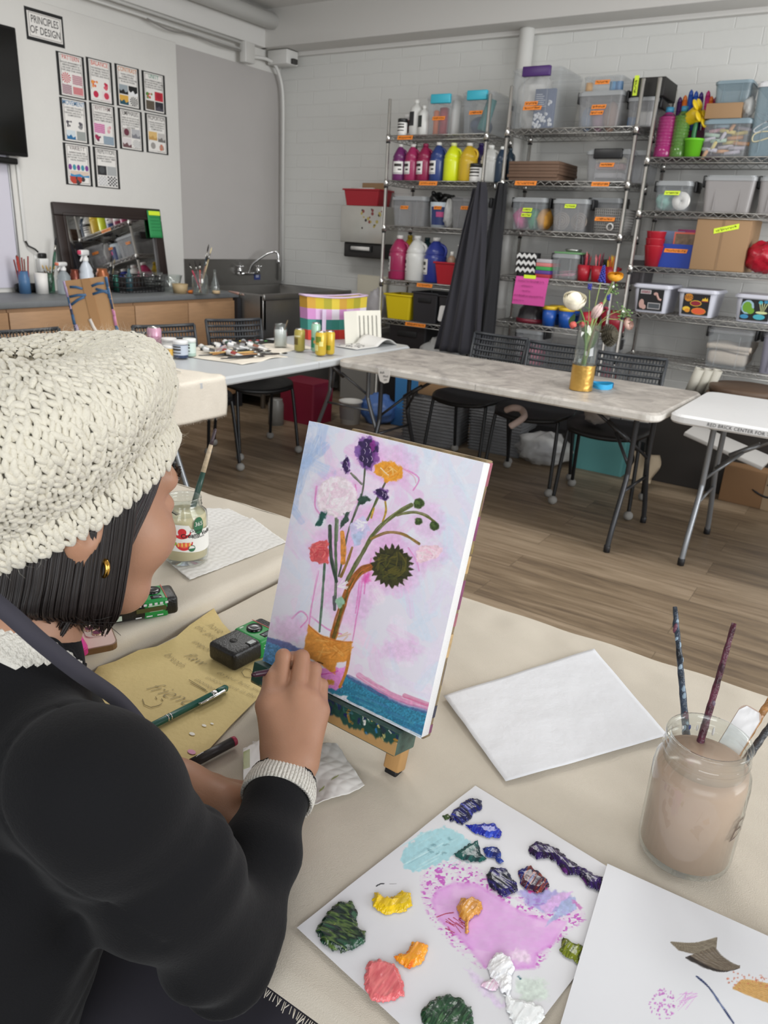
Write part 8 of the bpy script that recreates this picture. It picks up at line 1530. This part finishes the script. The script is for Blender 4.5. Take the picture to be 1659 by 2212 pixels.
NB=V3(-.602,.318,1.040);SR,ER,WR=W_(208,1702,.59),W_(482,2045,.705),W_(613,1650,.905);SL,EL,WL=V3(-.785,.355,.99),V3(-.80,.47,.803),V3(-.575,.492,.785)
def headf(p):
 d=el(p,(0,-.012,.04),(.074,.096,.088));d=smin(d,el(p,(0,.032,-.034),(.060,.062,.076)),.03);d=smin(d,sg(p,(-.03,.055,-.088),(.03,.055,-.088),.018,.018),.03);d=smin(d,el(p,(0,.074,-.092),(.022,.017,.017)),.022)
 for s in(-1,1):
  d=smin(d,el(p,(s*.041,.056,-.026),(.029,.034,.032)),.02);d=smin(d,sg(p,(s*.008,.089,.034),(s*.045,.073,.034),.009,.009),.02);d=smax(d,-el(p,(s*.033,.104,.008),(.017,.016,.012)),.012)
  d=smin(d,el(p,(s*.033,.0775,.006),(.0145,.013,.0115)),.005);d=smin(d,el(p,(s*.011,.099,-.028),(.009,.011,.008)),.008)
  e=el(p,(s*.076,-.030,-.006),(.010,.019,.030));e=smax(e,-el(p,(s*.086,-.026,-.002),(.007,.010,.017)),.005);d=smin(d,smin(e,el(p,(s*.073,-.024,-.036),(.006,.009,.010)),.006),.006)
 d=smin(d,sg(p,(0,.090,.020),(0,.109,-.018),.008,.0092),.012);d=smin(d,el(p,(0,.093,-.052),(.021,.010,.006)),.006);d=smin(d,el(p,(0,.091,-.062),(.018,.010,.007)),.005);d=smax(d,-el(p,(0,.104,-.0572),(.022,.008,.0016)),.003)
 return d
NBl=(NB-HO)@HR
hv,hf=snets(lambda p:smin(smin(headf(p),sg(p,(0,-.022,-.05),NBl+V3(0,.004,.0),.056,.053),.03),sg(p,NBl,NBl+V3(0,.02,-.07),.050,.055),.03),(-.1,-.17,-.26),(.1,.13,.14),.0019);hv=toW(hv)
TIP=np.array(onplane(689,1433,cTL,cn));BUT=W_(545,1458,.940)
K=[W_(603,1512,.945),W_(641,1500,.945),W_(670,1512,.948),W_(692,1536,.950)];PI_=[W_(612,1418,.975),W_(652,1420,.978),W_(679,1446,.975),(W_(695,1480,.972))]
bd=(TIP-BUT)/np.linalg.norm(TIP-BUT);gr=[BUT+bd*np.linalg.norm(TIP-BUT)*f for f in(.42,.52,.64)]
D1=[gr[0]+V3(0,.002,.016),gr[1]+V3(.002,.004,.014),gr[2]+V3(.006,.002,.006),W_(692,1490,1.0)];D2=[gr[0]+V3(.004,.006,.004),gr[1]+V3(.004,.006,.0),gr[2]+V3(.004,.0,-.008),W_(680,1515,1.0)]
RF=[(.0102,.0095,.0085,.0070),(.0104,.0097,.0087,.0072),(.0098,.0090,.0080,.0068),(.0086,.0079,.0070,.0060)]
TH=[W_(583,1600,.918),W_(577,1525,.935),W_(588,1466,.962),W_(602,1440,.98)]
def hand_r(p):
 d=sg(p,W_(585,1765,.855),WR,.028,.0265);d=np.minimum(d,1);d=smin(d,sg(p,W_(600,1765,.855),W_(633,1650,.905),.028,.0245),.02)
 for i in range(4):
  w0=WR+(W_(652,1640,.91)-WR)*(i/3.)-V3(0,0,.002);d=smin(d,sg(p,w0,K[i],.019,(.0145,.0145,.0135,.0125)[i]),.014)
 d=smin(d,sg(p,W_(600,1600,.92),TH[1],.020,.014),.018)
 t=smin(sg(p,TH[1],TH[2],.0125,.0108),sg(p,TH[2],TH[3],.0105,.0082),.006);d=smin(d,t,.007)
 for i in range(4):
  f=smin(smin(sg(p,K[i],PI_[i],RF[i][0]*1.12,RF[i][1]),sg(p,PI_[i],D1[i],RF[i][1],RF[i][2]),.004),sg(p,D1[i],D2[i],RF[i][2],RF[i][3]),.004);d=smin(d,f,.0045)
 return d
pts=np.array(K+PI_+D1+D2+TH+[WR,W_(585,1765,.855),W_(600,1765,.855)]);rv,rf=snets(hand_r,pts.min(0)-.034,pts.max(0)+.034,.0016)
LH=WL+V3(.050,.012,-.004);ld=V3(.92,.36,-.06);ld/=np.linalg.norm(ld);lsd=V3(-ld[1],ld[0],0)
def hand_l(p):
 d=smin(sg(p,EL+(WL-EL)*.35,WL,.037,.030),sg(p,WL,LH,.030,.027),.02)
 for i,(o,L,r_) in enumerate(((.024,.036,.0092),(.008,.040,.0095),(-.008,.038,.0092),(-.022,.030,.008))):
  k=LH+ld*.024+lsd*o;a=k+ld*L*.55+V3(0,0,.006);b=a+ld*L*.45-V3(0,0,.012);d=smin(d,sg(p,LH+lsd*o*.6-ld*.03,k,.016,.0115),.012);d=smin(d,smin(sg(p,k,a,r_*1.1,r_),sg(p,a,b,r_,r_*.8),.004),.005)
 k=LH+lsd*.030-ld*.02;return smin(d,smin(sg(p,WL+lsd*.01+ld*.02,k,.018,.012),sg(p,k,k+ld*.035+lsd*.012-V3(0,0,.004),.0105,.008),.005),.01)
lv,lf=snets(hand_l,np.minimum(EL,WL)-.05,LH+V3(.15,.12,.05),.002)
HIP=V3(-.62,.13,.57)
def core(p):
 d=sg(p,HIP,HIP+V3(0,.10,.27),.12,.10);d=smin(d,sg(p,HIP+V3(0,.10,.27),NB-V3(0,.02,.06),.10,.06),.06)
 for s,h,e,w in((SR,HIP+V3(.09,0,-.02),ER,WR),(SL,HIP+V3(-.09,0,-.02),EL,WL)):d=smin(d,sg(p,NB-V3(0,.02,.05),s,.042,.034),.03);d=smin(d,sg(p,s,e,.034,.034),.03);d=smin(d,sg(p,e,w,.034,.024),.02)
 for kx,hx in((-.36,.10),(-.66,-.09)):h=HIP+V3(hx,.02,-.02);k=V3(kx,.56,.55);a=V3(kx+.02,.62,.10);d=smin(d,sg(p,h,k,.072,.052),.03);d=smin(d,sg(p,k,a,.050,.036),.02);d=smin(d,sg(p,a-V3(0,0,.03),a+V3(.01,.14,-.05),.036,.03),.02)
 return d
bv,bf=snets(core,(-.95,0,.0),(-.28,.82,1.14),.011)
SKIN=mat('skin','b08368',.48,var=.05,vscale=30,sss=.12,bump=.06,bscale=500)
Vs,Fs,k=[],[],0
for v,f in((hv,hf),(rv,rf),(lv,lf),(bv,bf)):Vs.append(v);Fs.append(f+k);k+=len(v)
wo=np_mesh('person',np.concatenate(Vs),np.concatenate(Fs),SKIN);tag(wo,'person in cream knit hat and black sweater painting flowers on the easel canvas','person')
CUF=W_(599,1722,.872);CUL=EL+(WL-EL)*.62
def sweat(p):
 d=smin(sg(p,HIP-V3(.02,.05,.03),HIP,.18,.175),sg(p,HIP-V3(0,.01,.0),HIP+V3(0,.10,.25),.168,.150),.04);d=smin(d,sg(p,HIP+V3(-.005,.10,.25),NB-V3(0,.045,.09),.150,.088),.08)
 for s in(SR,SL):d=smin(d,sg(p,NB-V3(0,.03,.05),s-V3(0,0,.004),.072,.047),.05)
 d=smin(d,sg(p,NB-V3(0,.012,.05),NB+V3(0,.002,-.004),.076,.064),.03)
 a=smin(sg(p,SR,SR+(ER-SR)*.5,.043,.055),sg(p,SR+(ER-SR)*.5,ER,.055,.047),.03);a=smin(a,sg(p,ER,CUF,.046,.037),.02);d=smin(d,a,.07)
 b=smin(sg(p,SL,EL,.064,.054),sg(p,EL,CUL,.054,.037),.03);d=smin(d,b,.03)
 x,y,z=p[...,0],p[...,1],p[...,2]
 for s,e,w in((SR,ER,CUF),(SL,EL,CUL)):
  ax=(e-s)/np.linalg.norm(e-s);t=(p-s)@ax;near_=np.exp(-((p-e)**2).sum(-1)/.016);d=d-.0045*near_*np.sin(t*95+3*np.sin(z*30)+8*x);ax=(w-e)/np.linalg.norm(w-e);t=(p-e)@ax;d=d-.004*np.exp(-((p-(e+w)/2)**2).sum(-1)/.010)*np.sin(t*70+6*y+20*z)
 g=(p-V3(-.47,.28,.86));d=d-.004*np.exp(-(g**2).sum(-1)/.012)*np.sin((x*40+y*30-z*55))
 d=d-.005*np.sin(x*19+z*13+2*np.sin(y*15))*np.sin(y*17+z*11+1)
 pl=np.abs((p-(SR+V3(.0,-.02,.0)))@V3(.80,-.1,.55)+.012);return d+.0022*np.exp(-(pl/.003)**2)*(((p-SR)**2).sum(-1)<.02)
sv,sf=snets(sweat,(-.98,-.14,.40),(-.28,.68,1.16),.0048);sv=sv+0
KN=bpy.data.materials.new('black_knit');KN.use_nodes=True;t_=NT(KN);b_=t_.n('ShaderNodeBsdfPrincipled',_Base_Color=s2l('18181a')+(1,),_Roughness=.9);b_.inputs['Sheen Weight'].default_value=.08;b_.inputs['Sheen Roughness'].default_value=.4;b_.inputs['Specular IOR Level'].default_value=.15
tc_=t_.n('ShaderNodeTexCoord');w1=t_.n('ShaderNodeTexNoise',_Scale=1100.0,_Detail=2);t_.l(tc_.outputs['Object'],w1 .inputs['Vector']);n1=t_.n('ShaderNodeTexNoise',_Scale=420.0,_Detail=3);t_.l(tc_.outputs['Object'],n1 .inputs['Vector']);ad_=t_.n('ShaderNodeMath',operation='ADD');t_.l(w1 .outputs['Fac'],ad_.inputs[0]);t_.l(n1 .outputs['Fac'],ad_.inputs[1]);bp_=t_.n('ShaderNodeBump',_Strength=.3,_Distance=.0015);t_.l(ad_.outputs[0],bp_.inputs['Height']);t_.l(bp_.outputs[0],b_.inputs['Normal']);t_.l(b_.outputs[0],t_.out.inputs[0])
o=np_mesh('sweater',sv,sf,KN,wo);o['label']='black fine knit sweater'
WK=mat('white_knit','e2ded4',.9,bump=.5,bscale=300)
def cuff(name,c,ax,r0,r1,L,n=34,squash=.86,up=V3(0,0,1),trim=True):
 ax=ax/np.linalg.norm(ax);e1=np.cross(ax,up);e1/=np.linalg.norm(e1);e2=np.cross(e1,ax)
 P=lambda a,t,dr=0:tuple(c+ax*(L*t)+(e1*math.cos(a)+e2*math.sin(a)*squash)*((r0+(r1-r0)*t)+dr))
 q=MB().grid(lambda u,v:P(2*PI*u,v+(.07*abs(math.sin(u*n*PI/2))*(v>.95)),-.0*u+.0005*math.sin(u*PI*2*60)+.002*math.sin(PI*v)),240,8);o=q.build(name,WK,wo);md=o.modifiers.new('s','SOLIDIFY');md.thickness=.003
 if trim:q=MB().tube([P(2*PI*i/200,1.03+.08*abs(math.sin(i/200*n*PI/2)),.0018) for i in range(201)],.0022,5);q.build('scalloped_trim',KN,o)
 return o,P
u_=(CUF-ER)*.6+(WR-ER)*.4;cf,PC=cuff('cuff',CUF-.004*u_/np.linalg.norm(u_),u_,.0395,.0370,.028)
cuff('cuff',CUL,WL-EL,.039,.033,.026)
na=toW((0,-.02,-.05))-NB;cuff('collar',NB-.016*na/np.linalg.norm(na)+V3(.0,.004,0),na+V3(0,.045,0),.066,.058,.034,40,1.0,V3(0,1,0))
q=MB();sp=[Vector(W_(*a)) for a in((-40,1278,.592),(20,1326,.598),(90,1388,.612),(170,1452,.645),(250,1508,.70),(300,1562,.74),(332,1612,.79),(345,1690,.82))];sp=catmull(sp,8);vs=[]
for i,p in enumerate(sp):t=(sp[min(i+1,len(sp)-1)]-sp[max(i-1,0)]).normalized();s_=t.cross((C0-p).normalized()).normalized();vs+=[p+s_*.0072,p-s_*.0072]
q.add(vs,[(2*i,2*i+1,2*i+3,2*i+2) for i in range(len(sp)-1)],0,True);o=q.build('apron_strap',mat('apron_slate','34323c',.8,sheen=.1),wo);md=o.modifiers.new('s','SOLIDIFY');md.thickness=.002
jv,jf=snets(lambda p:np.minimum.reduce([smin(sg(p,HIP+V3(hx,.02,-.02),V3(kx,.56,.55),.088,.064),sg(p,V3(kx,.56,.55),V3(kx+.02,.62,.10),.062,.052),.03) for kx,hx in((-.36,.10),(-.66,-.09))])-.004*np.sin(p[...,1]*60+p[...,0]*30)*.5,(-.85,0,.05),(-.25,.75,.70),.008);np_mesh('trousers',jv,jf,mat('dark_denim','171b2a',.8,bump=.3,bscale=400),wo)['label']='dark navy denim trousers'
o=MB().grid(lambda u,v:(-.86+.60*u-.02*v,.10+.36*v,.665-.10*max(0,abs(u-.5)*2-.72)*3-.02*v+.008*math.sin(u*19+v*4)),40,20).build('apron_skirt',mat('apron_slate','34323c',.8,sheen=.1),wo);md=o.modifiers.new('s','SOLIDIFY');md.thickness=.003
q=MB();q2=MB();q3=MB();rr=random.Random(12)
for s in(-1,1):
 for i in range(16):f=i/15;x=s*(.022+.022*f);a=toW((x,.089-.006*f,.0005));b=toW((x+s*.002*f,.094-.005*f,-.003));c=toW((x+s*.004*f,.097-.005*f,-.001));q.tube([a,b,c],[.0005,.0004,.0001],4)
 for i in range(60):f=rr.random();x=s*(.012+.040*f);a=V3(x,.0985-.020*f**1.6,.036+.006*math.sin(f*2.6)+rr.uniform(-.003,.003));q2 .tube([toW(a),toW(a+V3(s*.005,.0015-.002*f,.001+rr.uniform(-.002,.001)))],[.0005,.0002],4)
 q3 .ball(toW((s*.033,.079,.002)),(.0118,.0118,.0118),16)
DH=mat('dark_hair','1c1513',.38,spec=.5);q.build('eyelashes',DH,wo);q2 .build('eyebrows',DH,wo);q3 .build('eyes',mat('eye_white','d8d0c8',.2),wo)
e0=toW((.079,-.010,-.034));e1_=np.array(HR[:,0]);q=MB();q.tube([e0+V3(0,0,-.008)+(e1_*math.cos(a)+np.array(HR[:,2])*math.sin(a))*.008 for a in[i*PI/12-1.2 for i in range(20)]],[.0016+.0012*math.sin(PI*i/19) for i in range(20)],8);q.build('earring',mat('gold','d8a850',.18,1),wo)
def brimz(y):return.002+.68*y
def hr(phi,k=1):return np.array((.080*math.sin(phi)*k,.100*math.cos(phi)*k-.008,0))
def strand(phi,f,jit,rq):
 """f: 0 outer .. 1 inner layer; phi: 0 front, 90 deg right side, 180 nape"""
 r0=hr(phi,.98-.05*f);z0=brimz(r0[1])+.03;a=abs(phi)
 if a<1.30:t=(a-.62)/.68;e=hr(a*.6+.80+.35*t,.93-.04*f)*V3(1 if phi>0 else-1,1,1);z1=-.005-.10*t+rq.uniform(-.02,.01);mid=(r0+e)/2*1.03;return[V3(r0[0],r0[1],z0),V3(mid[0],mid[1],(z0*.45+z1*.55)),V3(e[0],e[1],z1)]
 e=hr(phi,.78+rq.uniform(-.10,.05)-.10*f);z1=-.088-.012*math.sin(a*2)+rq.uniform(-.022,.006)-.006*f;m1=hr(phi,1.02-.06*f);m2=hr(phi,1.03-.08*f)
 return[V3(r0[0],r0[1],z0),V3(m1[0],m1[1],z0-.045),V3(m2[0]*.98,m2[1],-.085),V3(e[0]+jit*.008,e[1]+(.012 if a<2.2 else.004),z1)]
q=MB();rq=random.Random(44)
for i in range(1500):
 sgn=1 if rq.random()<.8 else-1;phi=sgn*rq.uniform(.62,PI);pts_=strand(phi,rq.random(),rq.uniform(-1,1),rq);w0=rq.uniform(.0007,.0019);cc=[toW(p) for p in pts_];cm=catmull(cc,4);q.tube(cm,[w0*(1-.75*(j/(len(cm)-1))**3) for j in range(len(cm))],5)
for i in range(30):phi=rq.uniform(1.4,2.9);pts_=strand(phi,0,1,rq);pts_[-1]=pts_[-1]+V3(rq.uniform(0,.02),rq.uniform(-.01,.02),rq.uniform(-.012,.008));q.tube(catmull([toW(p) for p in pts_],4),.0003,3)
hb=q.build('hair',DH,wo);hb['label']='dark brown bobbed hair'
iv,if_=snets(lambda p:smax(el(p,(0,-.026,-.03),(.073,.082,.098)),-(p[...,1]*-1+.012+.0*p[...,2]),.01),(-.1,-.13,-.14),(.1,.06,.1),.004);np_mesh('inner_hair',toW(iv),if_,DH,hb)
HA=math.radians(36);hc=V3(0,-.010,.008)
def hat(phi,s,out=0):
 """s 0 brim .. 1 crown, in head space"""
 if s<.14:k,z=1.02+.03*math.sin(s/.14*PI),s/.14*.030
 else:
  t=(s-.14)/.86;a=t*PI/2;k=1.02+.34*math.sin(min(1,t*2.6)*PI/2) if t<.3846 else 1.36*math.cos((t-.3846)/.6154*PI/2)**.72;z=.030+.112*math.sin(a)**1.05
 sl=1+.02*math.sin(phi*3+s*6)+.014*math.sin(phi*7+s*11+1)*min(1,s*5)
 x,y=.086*math.sin(phi)*k*sl,(.112+.008*(math.cos(phi)>0))*math.cos(phi)*(k if math.cos(phi)<0 else 1+(k-1)*.62-.10*max(0,s-.25))*sl;z=z+out*.3;z+=-.045*max(0,math.cos(phi))*max(0,s-.14)
 y2=y*math.cos(HA)-z*math.sin(HA);z2=y*math.sin(HA)+z*math.cos(HA);n=V3(x,y2,0);return hc+V3(x,y2,z2)
WOOL=mat('cream_wool','e3ddcc',.95,sheen=.35,var=.04,vscale=90,bump=.3,bscale=700)
q=MB().grid(lambda u,v:tuple(toW((hat(2*PI*u,v)-hc)*.975+hc)),120,50);ht=q.build('knit_hat',mat('wool_shade','cfc8b6',.95),wo);ht['label']='cream chunky knit beanie'
rs=np.random.default_rng(5);lat=[];m_,n_=7,6
for j in range(n_+1):
 t=j/n_;w=math.sin(PI*(.06+.88*t))**.7
 for i in range(m_):a=2*PI*i/m_;lat.append((w*math.cos(a),w*math.sin(a),t-.5))
lat=np.array(lat);lfc=np.array([(j*m_+i,j*m_+(i+1)%m_,(j+1)*m_+(i+1)%m_,(j+1)*m_+i) for j in range(n_) for i in range(m_)])
C_,E1,E2,E3=[],[],[],[];rows=36;fz=[]
for r_ in range(rows):
 s=(r_+.5)/rows*.985;ring=[toW(hat(2*PI*k/160,s)) for k in range(160)];per=sum(np.linalg.norm(ring[k]-ring[k-1]) for k in range(160));nc=max(8,int(per/.0104));up_=min(.999,s+.7/rows)
 for c in range(nc):
  ph=2*PI*(c+.5*rs.random()*.3)/nc;p=toW(hat(ph,s));tv=toW(hat(ph+.02,s))-toW(hat(ph-.02,s));tv/=np.linalg.norm(tv)+1e-9;uv=toW(hat(ph,up_))-p;uv/=np.linalg.norm(uv)+1e-9;nn=np.cross(tv,uv);nn=nn if nn@(p-toW(hc+V3(0,0,.05)))>0 else-nn
  for sd in(-1,1):
   th_=(.50 if s>.14 else.30)*sd+rs.normal(0,.14);d=uv*math.cos(th_)+tv*math.sin(th_);C_.append(p+tv*(sd*.0024)+nn*(.0012+rs.normal(0,.0006))+uv*rs.normal(0,.0006));L=.0136*(1+rs.normal(0,.12));wd=.0030*(1+rs.normal(0,.16));E1 .append(np.cross(d,nn)*wd);E2 .append(nn*wd*.95);E3 .append((d+nn*.12)*L)
   for _ in range(2):fz.append((C_[-1],nn+rs.normal(0,.5,3)))
C_,E1,E2,E3=map(np.array,(C_,E1,E2,E3));VV=C_[:,None]+lat[None,:,0:1]*E1[:,None]+lat[None,:,1:2]*E2[:,None]+lat[None,:,2:3]*E3[:,None]+(.10*np.sin(lat[None,:,2:3]*PI))*E2[:,None]
FF=(lfc[None]+(np.arange(len(C_))*len(lat))[:,None,None]).reshape(-1,4);np_mesh('knit_stitches',VV.reshape(-1,3),FF,WOOL,ht)
fp=np.array([f[0] for f in fz]);fd=np.array([f[1] for f in fz]);fd/=np.linalg.norm(fd,axis=1)[:,None];L=rs.uniform(.003,.012,len(fp))[:,None];sdv=np.cross(fd,rs.normal(0,1,fp.shape));sdv/=np.linalg.norm(sdv,axis=1)[:,None]+1e-9;mid=fp+fd*L*.6+sdv*L*.25
VV=np.stack([fp-sdv*.00006,fp+sdv*.00006,mid+sdv*.00005,mid-sdv*.00005,fp+fd*L+sdv*L*.7+sdv*.00002,fp+fd*L+sdv*L*.7-sdv*.00002],1);FF=(np.array([(0,1,2,3),(3,2,4,5)])[None]+(np.arange(len(fp))*6)[:,None,None]).reshape(-1,4);structure(np_mesh('wool_fuzz',VV.reshape(-1,3),FF,WOOL,ht),'stuff')
u_=TIP-BUT;t=thing('paint_brush','dark maroon handled brush held in the raised right hand','brush',TIP);B=lambda s:Vector(-u_*s)
MB().tube([B(.30),B(.45),B(.7),B(.96),B(1)],[.0032,.0046,.0042,.0036,.0022],12).build('handle',mat('brush_maroon','3c1c2c',.3),t);MB().tube([B(.14),B(.31)],.0033,10).build('ferrule',mat('ferrule','b8b6b0',.25,.9),t);MB().tube([B(0),B(.07),B(.15)],[.0008,.0034,.003],10).build('bristles',mat('br_brown','5a3a24',.6),t)
dup(ch,(-.62,.03,0),0,'black chair the person in the black sweater sits on')
cd=bpy.data.cameras.new('camera');cam=bpy.data.objects.new('camera',cd);COL.objects.link(cam);SC.camera=cam
cam.matrix_world=frame(C0,CR,CU,-CF)
cd.sensor_fit='VERTICAL';cd.sensor_height=24;cd.sensor_width=18;cd.lens=FPX/IH*24;cd.clip_start=.02;cd.clip_end=60
cd.dof.use_dof=True;cd.dof.focus_distance=.92;cd.dof.aperture_fstop=8.5
w=bpy.data.worlds.new('daylight');SC.world=w;w.use_nodes=True
w.node_tree.nodes['Background'].inputs[0].default_value=(.93,.97,1,1);w.node_tree.nodes['Background'].inputs[1].default_value=.62
def area(name,loc,target,sx,sy,power,col=(1,1,1),spread=180):
 l=bpy.data.lights.new(name,'AREA');l.shape='RECTANGLE';l.size=sx;l.size_y=sy;l.energy=power;l.color=col;l.spread=math.radians(spread)
 o=bpy.data.objects.new(name,l);COL.objects.link(o);o.location=loc
 o.rotation_euler=(Vector(target)-Vector(loc)).to_track_quat('-Z','Y').to_euler();return o
area('window_daylight',(3.1,2.7,1.9),(-4.0,4.5,1.35),3.4,1.9,90,(.97,.985,1),115)
area('rear_window_daylight',(.9,-1.7,2.0),(-.5,1.2,.95),2.6,1.5,28,(.97,.985,1),130)
for i,(x,y) in enumerate([(-2.9,3.0),(-.9,3.0),(-.9,.8),(-2.9,.8)]):
 area('ceiling_lamp',(x,y,3.08),(x,y,0),1.2,.6,(36,30,.5,.5)[i],(1,.99,.97))
SC.view_settings.view_transform='Standard';SC.view_settings.look='None';SC.view_settings.exposure=0;SC.view_settings.gamma=1
SC.cycles.transparent_max_bounces=24;SC.cycles.max_bounces=8;SC.cycles.caustics_reflective=False;SC.cycles.caustics_refractive=False
